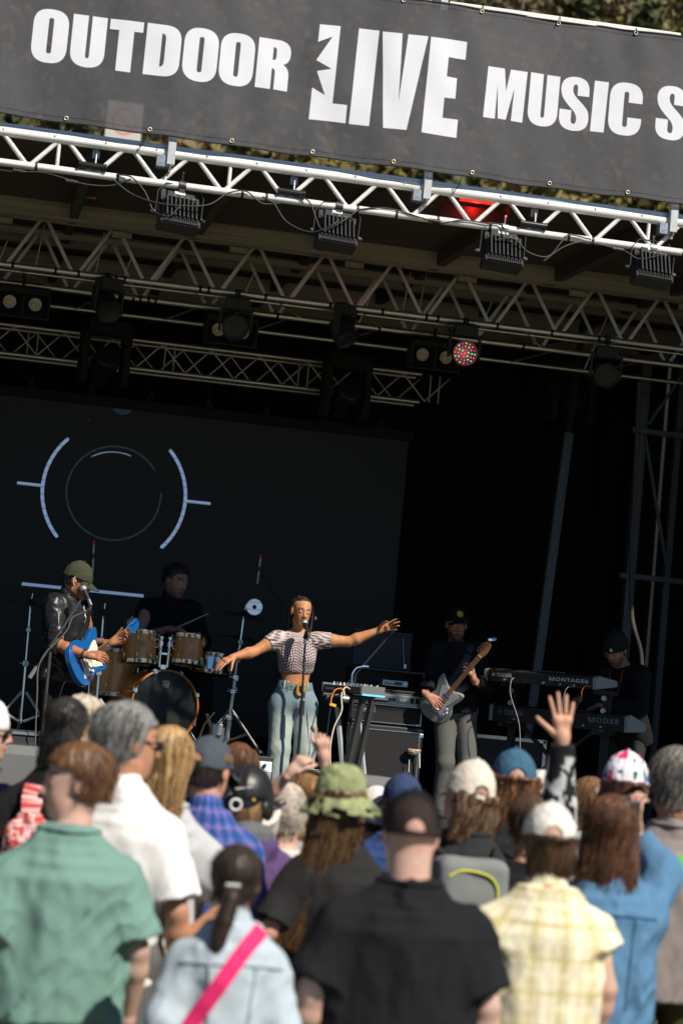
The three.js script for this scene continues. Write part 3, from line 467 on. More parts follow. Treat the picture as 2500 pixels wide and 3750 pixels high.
function movingHead(x, y, z, label) {
  const t = thing('moving_head_light', label, 'stage light', [x, y, z], 0.2, 'big moving head lights on the rear truss');
  obj('base', [rbox(0.42, 0.13, 0.3, 0.02, 0, 0.32, 0)], M.blackMatte, t);
  for (const q of [-0.2, 0.2]) obj('yoke_arm', [rbox(0.075, 0.5, 0.16, 0.02, q, 0.04, 0)], M.blackMatte, t);
  obj('lamp_head', [lathe([[0.02, -0.2], [0.11, -0.18], [0.13, -0.02], [0.12, 0.14], [0.1, 0.17], [0, 0.16]], 20).rotateX(1.1).translate(0, -0.03, 0)], M.black, t);
  obj('lens', [cyl(0.085, 0.085, 0.01, 20, 0, -0.03 - 0.07, 0.16, 1.1)], M.blackGloss, t);
}
movingHead(-1.64, 5.1, -3.4, 'big dark moving head light in front of the rear truss at left'); movingHead(0.66, 5.05, -3.4, 'big dark moving head light at the right end of the rear truss'); movingHead(2.87, 5.25, -3.4, 'big dark moving head light above the leaning prop');

// ---------------------------------------------------------------- stage furniture
function wedge(x, z, yaw, label, w = 0.62) {
  const t = thing('monitor_wedge', label, 'speaker', [x, DECK, z], yaw, 'monitor wedges along the stage front');
  const sh = new THREE.Shape(); sh.moveTo(-0.2, 0); sh.lineTo(0.2, 0); sh.lineTo(0.22, 0.12); sh.lineTo(0.02, 0.355); sh.lineTo(-0.12, 0.355); sh.lineTo(-0.22, 0.3); sh.closePath();
  const g = new THREE.ExtrudeGeometry(sh, { depth: w, bevelEnabled: true, bevelSize: 0.008, bevelThickness: 0.008, bevelSegments: 2 }); g.translate(0, 0, -w / 2); g.rotateY(Math.PI / 2);
  obj('cabinet', [g], std([0.17, 0.175, 0.175], 0.62, 0, { roughnessMap: roughTex }), t);
  obj('grille', [box(w - 0.06, 0.29, 0.012, 0, 0.255, -0.135, 0.705)], M.grille, t);
  obj('handle', [box(0.02, 0.09, 0.14, w / 2 + 0.004, 0.2, 0.02)], M.blackMatte, t);
}
wedge(-2.4, 1.45, 0.0, 'grey monitor wedge at the far left stage edge', 0.75); wedge(0.08, 1.4, 0.05, 'grey monitor wedge right of the raised fist', 0.66); wedge(1.7, 1.45, 0, 'grey monitor wedge on the right of the stage front', 0.7);
{
  const t = thing('drum_riser', 'low black platform under the drum kit', 'platform', [0, 0, 0]);
  obj('top', [box(3.0, 0.04, 2.4, -1.25, 1.63, -1.7)], std([0.02, 0.018, 0.016], 0.85), t); obj('front_panel', [box(2.98, 0.34, 0.03, -1.25, 1.44, -0.52)], M.blackMatte, t);
  obj('edge_trim', [box(3.0, 0.03, 0.012, -1.25, 1.635, -0.493)], std([0.16, 0.13, 0.1], 0.6, 0.4), t);
  for (const [x, z] of [[-2.6, -0.7], [0.1, -0.7], [-2.6, -2.7], [0.1, -2.7]]) obj('leg', [bar([x, DECK, z], [x, 1.62, z], 0.025)], M.galv, t);
  // guitar combo amp leaning back in front of the riser
  const a = thing('combo_amp', 'black guitar combo amp with silver control panel and pale grille cloth', 'amplifier', [-0.56, DECK, 0.22], 0.06); a.rotation.x = -0.12;
  obj('cabinet', [rbox(0.6, 0.4, 0.22, 0.01, 0, 0.2, -0.01)], M.black, a);
  obj('control_panel', [box(0.575, 0.07, 0.008, 0, 0.325, 0.105, -0.12)], std([0.72, 0.74, 0.76], 0.35, 0.2), a);
  const weave = dataTex(128, 128, (u, v, x, y) => 0.62 + 0.22 * Math.sin(x * 0.8) * Math.sin(y * 0.8) + 0.1 * rnd(), false, [3, 1.5]);
  obj('grille_cloth', [box(0.57, 0.25, 0.008, 0, 0.155, 0.104)], std([0.62, 0.65, 0.68], 0.9, 0, { map: weave }), a);
  obj('piping', [box(0.58, 0.008, 0.012, 0, 0.285, 0.106)], M.white, a);
  for (let k = 0; k < 9; k++) obj('knob', [cyl(0.013, 0.016, 0.022, 12, -0.22 + k * 0.056, 0.325, 0.12, Math.PI / 2 - 0.12)], M.blackGloss, a);
  obj('handle', [box(0.2, 0.015, 0.03, 0, 0.405, 0)], M.black, a);
  const a2 = thing('amp_case', 'dark textured amp case beside the far left wedge', 'amplifier', [-2.25, DECK, 0.62], 0.1);
  obj('cabinet', [rbox(0.62, 0.45, 0.3, 0.012, 0, 0.225, 0)], std([0.03, 0.03, 0.03], 0.8), a2); obj('grille', [box(0.56, 0.34, 0.01, 0, 0.2, 0.155)], M.grille, a2); obj('lid_edge', [box(0.6, 0.02, 0.02, 0, 0.43, 0.152)], M.brushed, a2);
  const gl = thing('pedal_light', 'small green lit strip on the floor gear at the far left', 'light strip', [-2.37, 1.72, -0.95]);
  obj('strip', [box(0.22, 0.02, 0.015)], new THREE.MeshStandardMaterial({ color: C(0.01, 0.12, 0.03), emissive: C(0.0, 0.09, 0.02), emissiveIntensity: 0.5 }), gl); obj('box', [rbox(0.26, 0.1, 0.14, 0.01, 0, -0.022, -0.08)], M.black, gl);
}
// bass amp stack with rack case
{
  const t = thing('speaker_cabinet', 'tall black bass speaker cabinet at centre right', 'speaker', [0.79, DECK, -0.92]);
  obj('cabinet', [rbox(0.64, 0.72, 0.4, 0.014, 0, 0.36, 0)], M.black, t); obj('grille', [box(0.58, 0.64, 0.01, 0, 0.35, 0.203)], std([0.016, 0.016, 0.017], 0.9), t);
  obj('trim', [box(0.6, 0.006, 0.012, 0, 0.68, 0.206), box(0.006, 0.66, 0.012, 0.29, 0.35, 0.206), box(0.6, 0.006, 0.012, 0, 0.025, 0.206)], M.brushed, t);
  for (const y of [0.06, 0.66]) obj('corner', [rbox(0.04, 0.04, 0.04, 0.01, 0.305, y, 0.19)], M.brushed, t);
  const cvb = document.createElement('canvas'); cvb.width = 64; cvb.height = 160; const cb = cvb.getContext('2d'); cb.fillStyle = '#7fa6c6'; cb.fillRect(0, 0, 64, 160); cb.fillStyle = '#0b0d10'; cb.fillRect(5, 5, 54, 112); cb.strokeStyle = '#9cc2de'; cb.lineWidth = 9; cb.beginPath(); cb.arc(52, 62, 26, 1.6, 4.7); cb.stroke(); cb.beginPath(); cb.arc(52, 62, 8, 0, 7); cb.stroke(); cb.fillStyle = '#0b0d10'; for (let k = 0; k < 4; k++) cb.fillRect(14 + k * 10, 128, 7, 20);
  const tb = new THREE.CanvasTexture(cvb); tb.colorSpace = THREE.SRGBColorSpace;
  obj('badge', [box(0.045, 0.115, 0.006, -0.285, 0.53, 0.214)], std(1, 0.4, 0.2, { map: tb }), t);
  const h = thing('bass_amp_head', 'black bass amp head with brushed control panel on the tall cabinet', 'amplifier', [0.79, DECK + 0.722, -0.92]);
  obj('cabinet', [rbox(0.62, 0.27, 0.32, 0.012, 0, 0.137, 0.02)], M.black, h);
  const cvp = document.createElement('canvas'); cvp.width = 512; cvp.height = 96; const cp = cvp.getContext('2d'); cp.fillStyle = '#8d8d8a'; cp.fillRect(0, 0, 512, 96); for (let k = 0; k < 300; k++) { cp.fillStyle = 'rgba(' + (rnd() < 0.5 ? '40,40,40' : '220,220,220') + ',0.08)'; cp.fillRect(0, rr(0, 96), 512, 1); }
  cp.strokeStyle = '#dcdcd8'; cp.lineWidth = 3; cp.strokeRect(8, 10, 300, 76); cp.strokeRect(308, 10, 190, 76); cp.font = 'bold 30px sans-serif'; cp.fillStyle = '#e8e8e4'; cp.fillText('SVT', 342, 58); cp.fillStyle = '#17181a'; cp.fillRect(420, 22, 26, 50); cp.fillRect(456, 22, 26, 50);
  const tp = new THREE.CanvasTexture(cvp); tp.colorSpace = THREE.SRGBColorSpace;
  obj('control_panel', [box(0.6, 0.085, 0.006, 0, 0.215, 0.183)], std(1, 0.4, 0.55, { map: tp }), h);
  for (const x of [-0.2, -0.12, -0.04, 0.02, 0.055]) obj('knob', [cyl(0.012, 0.016, 0.024, 12, x, 0.215, 0.196, Math.PI / 2)], x === -0.04 ? M.white : M.blackGloss, h);
  obj('grille', [box(0.58, 0.135, 0.006, 0, 0.09, 0.181)], std([0.014, 0.014, 0.015], 0.9), h);
  obj('trim', [box(0.6, 0.006, 0.01, 0, 0.166, 0.186), box(0.6, 0.005, 0.01, 0, 0.02, 0.186), box(0.005, 0.14, 0.01, 0.292, 0.09, 0.186)], M.brushed, h);
  const cvl = document.createElement('canvas'); cvl.width = 256; cvl.height = 80; const cl = cvl.getContext('2d'); cl.fillStyle = '#0c0e11'; cl.fillRect(0, 0, 256, 80); cl.strokeStyle = '#7ea4c4'; cl.lineWidth = 5; cl.strokeRect(5, 5, 246, 70); cl.fillStyle = '#9dc0dc'; cl.font = 'italic bold 46px serif'; cl.fillText('Ampeg.', 44, 54);
  const tl = new THREE.CanvasTexture(cvl); tl.colorSpace = THREE.SRGBColorSpace;
  obj('badge', [box(0.19, 0.05, 0.006, -0.19, 0.12, 0.188)], std(1, 0.5, 0.1, { map: tl }), h);
  const r = thing('rack_case', 'black rack case with a silver receiver on top of the bass amp head', 'rack case', [0.79, DECK + 0.995, -0.92]);
  obj('case', [rbox(0.6, 0.02, 0.36, 0.005, 0, 0.01, 0), rbox(0.6, 0.02, 0.36, 0.005, 0, 0.175, 0), rbox(0.02, 0.17, 0.36, 0.005, -0.29, 0.09, 0), rbox(0.02, 0.17, 0.36, 0.005, 0.29, 0.09, 0), box(0.58, 0.16, 0.01, 0, 0.09, -0.17)], M.black, r);
  const rx = obj('receiver', [box(0.21, 0.045, 0.18, 0.06, 0.075, 0.06)], std([0.42, 0.5, 0.56], 0.4, 0.35), r);
  obj('display', [box(0.06, 0.028, 0.004, 0.085, 0.075, 0.152)], M.blackGloss, rx); obj('dial', [cyl(0.014, 0.014, 0.012, 14, 0.14, 0.075, 0.155, Math.PI / 2)], M.brushed, rx); for (let k = 0; k < 5; k++) obj('button', [box(0.01, 0.012, 0.004, -0.025 + k * 0.018, 0.07, 0.152)], M.black, rx);
  const ld = thing('case_lid', 'open black case lid standing on the rack case', 'case', [0.76, DECK + 1.19, -1.0]);
  obj('panel', [rbox(0.5, 0.3, 0.03, 0.008, 0, 0.15, 0, -0.12)], std([0.02, 0.02, 0.021], 0.6), ld); obj('rim', [box(0.5, 0.012, 0.05, 0, 0.3, 0.0), box(0.42, 0.012, 0.02, 0.03, 0.006, 0.06)], M.black, ld); obj('latch', [box(0.02, 0.04, 0.012, 0.2, 0.03, 0.03)], M.brushed, ld); obj('stay', [bar([0.17, 0.26, 0.0], [0.185, 0.03, 0.06], 0.004, 6)], M.brushed, ld);
  const bd = thing('patterned_pouch', 'cream patterned cloth pouch hanging from the speaker cabinet corner', 'pouch', [1.03, 1.82, -0.66]);
  obj('pouch', [new THREE.SphereGeometry(0.062, 18, 10, 0, 6.283, Math.PI / 2, Math.PI / 2).scale(1, 0.85, 0.55)], std(1, 0.9, 0, { side: THREE.DoubleSide, map: dataTex(64, 64, (u, v) => (tnoise(u, v, 9, 5) > 0.66 ? [0.45, 0.18, 0.14] : [0.86, 0.78, 0.66]), true, [2, 2]) }), bd);
  obj('tassel', [bar([-0.03, -0.09, 0], [-0.025, -0.19, 0], 0.004, 6), bar([0.05, -0.03, 0], [0.062, -0.15, 0], 0.006, 6)], M.white, bd); obj('cord', [tube([[-0.06, 0, 0], [0.0, 0.05, 0.0], [0.04, 0.06, 0], [0.06, 0, 0]], 0.003)], M.blackMatte, bd);
}
// synthesiser on its stand
{
  const yaw = -0.84, t = thing('synthesizer', 'black table synthesizer with rows of knobs right of the singer', 'synthesizer', [0.36, 2.215, 0.0], yaw);
  obj('body', [rbox(0.36, 0.055, 0.3, 0.006, 0, 0.03, 0)], M.black, t); obj('end_cheek', [rbox(0.02, 0.075, 0.3, 0.005, 0.19, 0.035, 0)], std([0.16, 0.165, 0.17], 0.55), t); obj('end_cheek', [rbox(0.02, 0.075, 0.3, 0.005, -0.19, 0.035, 0)], std([0.16, 0.165, 0.17], 0.55), t);
  obj('led_edge', [box(0.006, 0.014, 0.29, 0.204, 0.0, 0)], new THREE.MeshStandardMaterial({ color: C(0.1, 0.4, 0.5), emissive: C(0.09, 0.42, 0.55), emissiveIntensity: 0.9 }), t);
  for (let i = 0; i < 10; i++) for (let j = 0; j < 3; j++) if ((i * 7 + j * 3) % 4) obj('knob', [cyl(0.006, 0.008, 0.028, 8, -0.15 + i * 0.034, 0.07, -0.1 + j * 0.08)], i % 3 ? M.brushed : M.white, t);
  const cvn = document.createElement('canvas'); cvn.width = 256; cvn.height = 48; const cn = cvn.getContext('2d'); cn.fillStyle = '#0b0c0d'; cn.fillRect(0, 0, 256, 48); cn.fillStyle = '#6f8fb0'; cn.font = 'bold 34px sans-serif'; cn.fillText('novat', 8, 36); const tn = new THREE.CanvasTexture(cvn); tn.colorSpace = THREE.SRGBColorSpace;
  obj('name_print', [box(0.24, 0.04, 0.003, -0.045, 0.03, 0.152)], std(1, 0.5, 0, { map: tn }), t);
  const s = thing('keyboard_stand', 'black folding stand with crossed legs under the synthesizer', 'stand', [0, 0, 0]);
  for (const [a, b] of [[[0.42, 2.19, 0.12], [0.29, DECK + 0.02, 0.16]], [[0.5, 2.19, 0.1], [0.37, DECK + 0.02, 0.14]]]) obj('leg', [flat(a, b, 0.04, 0.04)], std([0.035, 0.033, 0.031], 0.5), s);
  for (const [a, b] of [[[0.25, 2.1, -0.02], [0.36, DECK + 0.02, 0.22]], [[0.42, 2.1, -0.05], [0.53, DECK + 0.02, 0.2]]]) obj('leg', [flat(a, b, 0.035, 0.025)], std([0.4, 0.44, 0.48], 0.5, 0.2), s);
  obj('top_bar', [bar([0.1, 2.19, 0.14], [0.62, 2.19, 0.1], 0.018), bar([0.12, 2.19, -0.12], [0.62, 2.19, -0.14], 0.018), cyl(0.026, 0.026, 0.05, 14, 0.15, 2.17, 0.15, 0, Math.PI / 2), cyl(0.03, 0.03, 0.06, 14, 0.27, 2.165, 0.16, 0, Math.PI / 2)], M.black, s);
  obj('grip', [cyl(0.026, 0.026, 0.05, 16, 0.27, 2.17, 0.19, 0, Math.PI / 2)], M.brushed, s);
  tag(obj('cream_cable', [tube([[0.3, 2.25, 0.16], [0.26, 2.26, 0.2], [0.23, 2.2, 0.22], [0.24, 2.08, 0.24], [0.19, 1.95, 0.26], [0.17, 1.8, 0.28], [0.18, 1.66, 0.3], [0.22, 1.55, 0.32], [0.24, 1.4, 0.34], [0.25, DECK + 0.01, 0.36]], 0.0062, 6, 60), cyl(0.011, 0.011, 0.05, 10, 0.245, 2.22, 0.215, 0.2, 0.3)], std([0.66, 0.56, 0.42], 0.6)), 'cream coloured cable hanging from the synthesizer to the floor', 'cable');
  const oc = thing('orange_cable', 'orange cable with a yellow tag looping from the synthesizer', 'cable', [0, 0, 0]); obj('cord', [tube([[0.24, 2.25, 0.16], [0.18, 2.23, 0.2], [0.155, 2.17, 0.22], [0.15, 2.12, 0.24]], 0.006, 6, 24)], M.orange, oc); obj('yellow_tag', [box(0.05, 0.022, 0.012, 0.165, 2.115, 0.25, 0, 0, -0.2)], std([0.75, 0.45, 0.02], 0.5), oc); obj('lead', [tube([[0.15, 2.12, 0.24], [0.14, 1.9, 0.26], [0.14, 1.6, 0.3], [0.15, DECK + 0.01, 0.33]], 0.004, 6, 30)], M.cable, oc);
  tag(obj('blue_cable', [tube([[0.34, 2.28, 0.05], [0.33, 2.36, 0.05], [0.37, 2.42, 0.02], [0.46, 2.44, 0.0]], 0.006, 6, 30), cyl(0.009, 0.009, 0.05, 10, 0.44, 2.438, 0.0, 0, Math.PI / 2)], std([0.1, 0.22, 0.4], 0.5)), 'short blue cable arching up behind the synthesizer', 'cable');
}
// two keyboards in tiers on one stand
function keyboard(name, label, L, D, H, pos, yaw, logo, model, logoCol, tilt) {
  const t = thing(name, label, 'keyboard', pos, yaw, 'stage keyboards'); t.rotation.order = 'YXZ'; t.rotation.x = tilt;
  // local: x along the keys, back panel at +z (towards the audience), player at -z
  const sh = new THREE.Shape(); sh.moveTo(D / 2, 0); sh.lineTo(D / 2, H); sh.lineTo(D / 2 - 0.05, H + 0.012); sh.lineTo(-D / 2 + 0.03, H * 0.55); sh.lineTo(-D / 2, H * 0.4); sh.lineTo(-D / 2 + 0.01, 0); sh.closePath();
  const ex = (d, x) => { const g = new THREE.ExtrudeGeometry(sh, { depth: d, bevelEnabled: true, bevelSize: 0.004, bevelThickness: 0.004, bevelSegments: 1 }); g.rotateY(-Math.PI / 2); g.translate(x + d, 0, 0); return g; };
  obj('body', [ex(L - 0.08, -L / 2 + 0.04)], M.black, t);
  const cheek = std([0.3, 0.3, 0.29], 0.5);
  obj('end_cheek', [ex(0.03, L / 2 - 0.036)], cheek, t); obj('end_cheek', [ex(0.03, -L / 2 + 0.006)], cheek, t);
  const W = 1024, Hc = Math.round(1024 * H / L), cv = document.createElement('canvas'); cv.width = W; cv.height = Hc; const c = cv.getContext('2d');
  c.fillStyle = '#0c0d0e'; c.fillRect(0, 0, W, Hc); c.fillStyle = logoCol; c.font = 'bold ' + Math.round(Hc * 0.6) + 'px sans-serif'; const fit = (tx2, w) => w * W / c.measureText(tx2).width;
  c.save(); c.translate(W * 0.085, Hc * 0.58); c.scale(fit(logo, 0.15), 1); c.fillText(logo, 0, 0); c.restore();
  c.strokeStyle = logoCol; c.lineWidth = 3; c.beginPath(); c.arc(W * 0.055, Hc * 0.38, Hc * 0.17, 0, 7); c.stroke(); for (let k = 0; k < 3; k++) { c.beginPath(); const a = k * 1.047; c.moveTo(W * 0.055 - Math.cos(a) * Hc * 0.13, Hc * 0.37 - Math.sin(a) * Hc * 0.13); c.lineTo(W * 0.055 + Math.cos(a) * Hc * 0.13, Hc * 0.37 + Math.sin(a) * Hc * 0.13); c.stroke(); }
  const mw = model.length > 6 ? 0.38 : 0.24; c.save(); c.translate(W * (0.97 - mw), Hc * 0.56); c.scale(fit(model, mw), 0.9); c.fillText(model, 0, 0); c.restore();
  c.fillStyle = '#30343a'; for (let k = 0; k < 14; k++) c.fillRect(W * (0.12 + k * 0.055 + 0.01 * (k % 3)), Hc * 0.74, W * (k % 4 ? 0.014 : 0.03), Hc * 0.13);
  const tx = new THREE.CanvasTexture(cv); tx.colorSpace = THREE.SRGBColorSpace;
  obj('back_panel', [box(L - 0.085, H - 0.008, 0.004, 0, H / 2, D / 2 + 0.007)], std(1, 0.5, 0, { map: tx }), t);
  const nk = Math.floor((L - 0.14) / 0.0235);
  for (let k = 0; k < nk; k++) obj('white_key', [box(0.0215, 0.012, 0.13, -L / 2 + 0.075 + k * 0.0235, H * 0.62, -D / 2 + 0.075)], M.white, t);
  for (let k = 0; k < nk - 1; k++) if (![2, 6].includes(k % 7)) obj('black_key', [box(0.011, 0.014, 0.085, -L / 2 + 0.087 + k * 0.0235, H * 0.69, -D / 2 + 0.1)], M.blackGloss, t);
  for (let k = 0; k < 10; k++) obj('slider', [rbox(0.01, 0.02, 0.012, 0.003, -0.1 + k * 0.03, H + 0.012, D / 2 - 0.09)], M.brushed, t);
  for (const x of [-L * 0.3, L * 0.05, L * 0.2, L * 0.32]) obj('plug', [cyl(0.008, 0.008, 0.035, 10, x, H * 0.2, D / 2 + 0.024, Math.PI / 2)], M.brushed, t);
  return t;
}
{
  const ya = -0.73;
  const K1 = keyboard('stage_keyboard', 'upper black keyboard on the stand, with MONTAGE6 on its back', 1.02, 0.4, 0.085, [2.06, 2.455, -0.4], ya, 'YAMAHA', 'MONTAGE6', '#d0d3d6', 0.1);
  const K2 = keyboard('stage_keyboard', 'lower black keyboard on the stand, with MODX8 on its back', 1.26, 0.36, 0.12, [2.25, 2.125, -0.48], ya, 'YAMAHA', 'MODX8', '#7a7d80', 0.05);
  const s = thing('keyboard_rack', 'black two tier stand carrying both keyboards', 'stand', [2.16, DECK, -0.44], ya);
  for (const x of [-0.42, 0.42]) { obj('column', [box(0.05, 1.0, 0.06, x, 0.62, -0.02)], M.black, s); obj('foot', [box(0.05, 0.04, 0.5, x, 0.02, 0)], M.black, s); obj('arm', [box(0.04, 0.035, 0.38, x, 0.82, 0.02)], M.black, s); obj('arm', [box(0.04, 0.035, 0.38, x, 1.145, 0.03)], M.black, s); for (const y of [0.85, 1.0, 1.1]) obj('knob', [cyl(0.022, 0.022, 0.03, 12, x, y, 0.045, Math.PI / 2)], M.brushed, s); }
  obj('brace', [bar([-0.42, 0.2, 0.02], [0.42, 0.9, 0.02], 0.018), bar([0.42, 0.2, 0.0], [-0.42, 0.9, 0.0], 0.018)], M.black, s);
  const wires = [['white cable hanging from the left end of the upper keyboard', [[1.78, 2.47, -0.42], [1.73, 2.46, -0.38], [1.72, 2.35, -0.36], [1.8, 2.1, -0.3], [1.83, 1.8, -0.28], [1.86, 1.55, -0.24], [1.95, DECK + 0.02, -0.2]], std([0.3, 0.3, 0.29], 0.5)], ['grey cable hanging from the middle of the upper keyboard', [[2.16, 2.44, -0.02], [2.08, 2.42, 0.02], [2.05, 2.25, 0.04], [2.1, 2.0, 0.06], [2.06, 1.75, 0.08], [2.1, 1.5, 0.1], [2.06, DECK + 0.02, 0.12]], std([0.16, 0.16, 0.155], 0.5)], ['short orange lead plugged in above the raised hand', [[2.26, 2.45, 0.08], [2.2, 2.45, 0.12], [2.17, 2.4, 0.14], [2.175, 2.36, 0.13]], M.orange]];
  for (const [l, p, m] of wires) tag(obj('keyboard_cable', [tube(p, 0.0035, 6, 60)], m), l, 'cable', 'cables hanging from the keyboards');
  tag(obj('hanging_cable', [tube([[2.95, 5.2, -1.5], [2.99, 4.2, -1.5], [3.0, 3.745, -1.5], [3.05, 3.12, -1.48], [3.08, 3.0, -1.46], [3.165, 2.8, -1.5], [3.2, 2.2, -1.5], [3.18, DECK + 0.01, -1.5]], 0.022, 8, 80)], std([0.045, 0.043, 0.04], 0.7)), 'thick taped cable hanging behind the keyboard player', 'cable');
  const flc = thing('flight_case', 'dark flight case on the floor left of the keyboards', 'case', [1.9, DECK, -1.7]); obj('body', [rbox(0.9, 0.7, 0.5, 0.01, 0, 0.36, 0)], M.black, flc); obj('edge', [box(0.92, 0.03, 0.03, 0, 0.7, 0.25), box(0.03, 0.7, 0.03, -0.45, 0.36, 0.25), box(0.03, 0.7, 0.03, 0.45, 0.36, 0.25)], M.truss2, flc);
}

// ---------------------------------------------------------------- drum kit
const RY = 1.65;
const woodTex = dataTex(256, 256, (u, v) => { const n = tnoise(u, v, 4, 2) * 0.5 + tnoise(u * 1, v, 64, 3) * 0.25 + 0.25 * tnoise(u, v, 128, 4); return [mix(0.78, 0.9, n), mix(0.48, 0.6, n), mix(0.17, 0.25, n)]; }, true, [1, 1]);
M.shell = phy(1, 0.35, 0, { map: woodTex, clearcoat: 0.8, clearcoatRoughness: 0.12 });
M.hoopWood = phy([0.42, 0.15, 0.035], 0.35, 0, { clearcoat: 0.6, clearcoatRoughness: 0.2 });
M.darkHead = std([0.012, 0.013, 0.014], 0.4);
M.cymbal = std([0.36, 0.22, 0.08], 0.35, 0.9);
M.darkCymbal = std([0.1, 0.075, 0.045], 0.4, 0.8);
function drum(name, label, pos, R, D, o = {}) {                       // axis along local y
  const t = thing(name, label, 'drum', pos, o.yaw ?? 0, 'drums of the kit'); t.rotation.order = 'YXZ'; t.rotation.x = o.tilt ?? 0; t.rotation.z = o.roll ?? 0;
  obj('shell', [cyl(R, R, D, 40)], o.shell ?? M.shell, t);
  for (const s of [-1, 1]) {
    obj('hoop', [lathe([[R + 0.004, -0.018], [R + 0.012, -0.016], [R + 0.012, 0.014], [R + 0.017, 0.018], [R + 0.006, 0.02], [R + 0.004, -0.018]], 40).translate(0, s * (D / 2), 0)], o.hoop ?? M.chrome, t);
    obj('drum_head', [cyl(R + 0.003, R + 0.003, 0.006, 40, 0, s * (D / 2 + 0.004), 0)], s > 0 ? (o.head ?? M.white) : M.darkHead, t);
  }
  const n = o.lugs ?? 8;
  for (let k = 0; k < n; k++) { const a = k / n * 6.283 + 0.3; for (const s of [-1, 1]) obj('lug', [rbox(0.016, 0.034, 0.018, 0.005, Math.cos(a) * (R + 0.01), s * D * 0.3, Math.sin(a) * (R + 0.01)), bar([Math.cos(a) * (R + 0.014), s * D * 0.36, Math.sin(a) * (R + 0.014)], [Math.cos(a) * (R + 0.014), s * D * 0.5, Math.sin(a) * (R + 0.014)], 0.0035, 6)], M.brass, t); }
  if (o.badge) obj('badge', [box(0.05, 0.045, 0.004, 0, 0.02, R + 0.004, 0, o.badge)], std([0.3, 0.26, 0.14], 0.35, 0.7), t);
  return t;
}
{
  // bass drum: axis horizontal, front head towards the audience and slightly right
  const b = thing('bass_drum', 'big bass drum with black front head and orange wooden hoops', 'drum', [-1.1, 1.975, -1.08], 0.34, 'drums of the kit');
  const R = 0.284, D = 0.46;
  obj('shell', [cyl(R, R, D, 48, 0, 0, 0, Math.PI / 2)], M.shell, b);
  for (const s of [-1, 1]) obj('hoop', [lathe([[R + 0.002, -0.022], [R + 0.02, -0.022], [R + 0.022, 0.02], [R + 0.012, 0.024], [R + 0.002, 0.018], [R + 0.002, -0.022]], 56).rotateX(Math.PI / 2).translate(0, 0, s * (D / 2 + 0.01))], s > 0 ? M.hoopWood : M.darkHead, b);
  const cv = document.createElement('canvas'); cv.width = cv.height = 256; const c = cv.getContext('2d'); c.fillStyle = '#15171a'; c.fillRect(0, 0, 256, 256); for (let k = 0; k < 240; k++) { c.fillStyle = 'rgba(' + (rnd() < 0.5 ? '50,54,58' : '0,0,0') + ',0.09)'; c.beginPath(); c.arc(rr(0, 256), rr(0, 256), rr(4, 26), 0, 7); c.fill(); }
  c.strokeStyle = '#5d6c78'; c.fillStyle = '#5d6c78'; c.lineWidth = 3; c.beginPath(); c.moveTo(114, 30); c.lineTo(117, 40); c.lineTo(122, 32); c.lineTo(128, 41); c.lineTo(134, 32); c.lineTo(139, 40); c.lineTo(142, 30); c.lineTo(139, 46); c.lineTo(117, 46); c.closePath(); c.stroke(); c.font = 'bold 10px sans-serif'; c.fillText('REMO', 113, 57);
  const tx = new THREE.CanvasTexture(cv); tx.colorSpace = THREE.SRGBColorSpace;
  const hd = new THREE.CircleGeometry(R, 48).translate(0, 0, D / 2 + 0.006);
  obj('front_head', [hd], phy(1, 0.3, 0, { map: tx, clearcoat: 0.4 }), b);
  obj('port_hole', [torus(0.062, 0.006, 0.085, -0.1, D / 2 + 0.008, 0, 0, 28, 6), new THREE.CircleGeometry(0.06, 24).translate(0.085, -0.1, D / 2 + 0.009)], M.blackMatte, b);
  for (let k = 0; k < 8; k++) { const a = k / 8 * 6.283 + 0.4, x = Math.cos(a), y = Math.sin(a); const cl = obj('claw', [box(0.03, 0.022, 0.05, 0, 0, 0, 0, 0, a + Math.PI / 2).translate(x * (R + 0.026), y * (R + 0.026), D / 2 + 0.005), box(0.03, 0.024, 0.012, 0, 0, 0, 0, 0, a + Math.PI / 2).translate(x * (R + 0.014), y * (R + 0.014), D / 2 + 0.036)], M.chrome, b); obj('tension_rod', [bar([x * (R + 0.03), y * (R + 0.03), D / 2 - 0.02], [x * (R + 0.03), y * (R + 0.03), 0.03], 0.005, 6), rbox(0.018, 0.018, 0.05, 0.005, x * (R + 0.018), y * (R + 0.018), 0.06)], M.brass, b); }
  for (const s of [-1, 1]) obj('spur', [bar([s * (R - 0.02), -0.12, 0.12], [s * (R + 0.1), 1.655 - 1.98, 0.22], 0.009, 8)], M.chrome, b);
  drum('rack_tom', 'amber wooden rack tom above the bass drum, left one with a badge', [-1.255, 2.435, -1.0], 0.142, 0.235, { yaw: 0.1, tilt: -0.1, roll: 0.02, badge: 0.35 });
  drum('rack_tom', 'smaller rack tom above the bass drum, right of the tom holder', [-0.86, 2.455, -1.02], 0.128, 0.215, { yaw: -0.3, tilt: -0.1 });
  const ft = drum('floor_tom', 'amber wooden floor tom partly behind the blue guitar', [-1.43, 2.22, -1.25], 0.203, 0.36, { lugs: 8 });
  for (let k = 0; k < 3; k++) { const a = k * 2.09 + 0.5; obj('leg', [bar([Math.cos(a) * 0.222, 0.05, Math.sin(a) * 0.222], [Math.cos(a) * 0.225, RY - 2.22, Math.sin(a) * 0.225], 0.008, 8)], M.chrome, ft); }
  drum('snare_drum', 'chrome snare drum right of the rack toms', [-0.62, 2.36, -1.4], 0.175, 0.14, { shell: M.chrome, tilt: -0.08 });
  const th = thing('tom_holder', 'chrome double tom holder on top of the bass drum', 'drum hardware', [-1.05, 2.265, -0.97]);
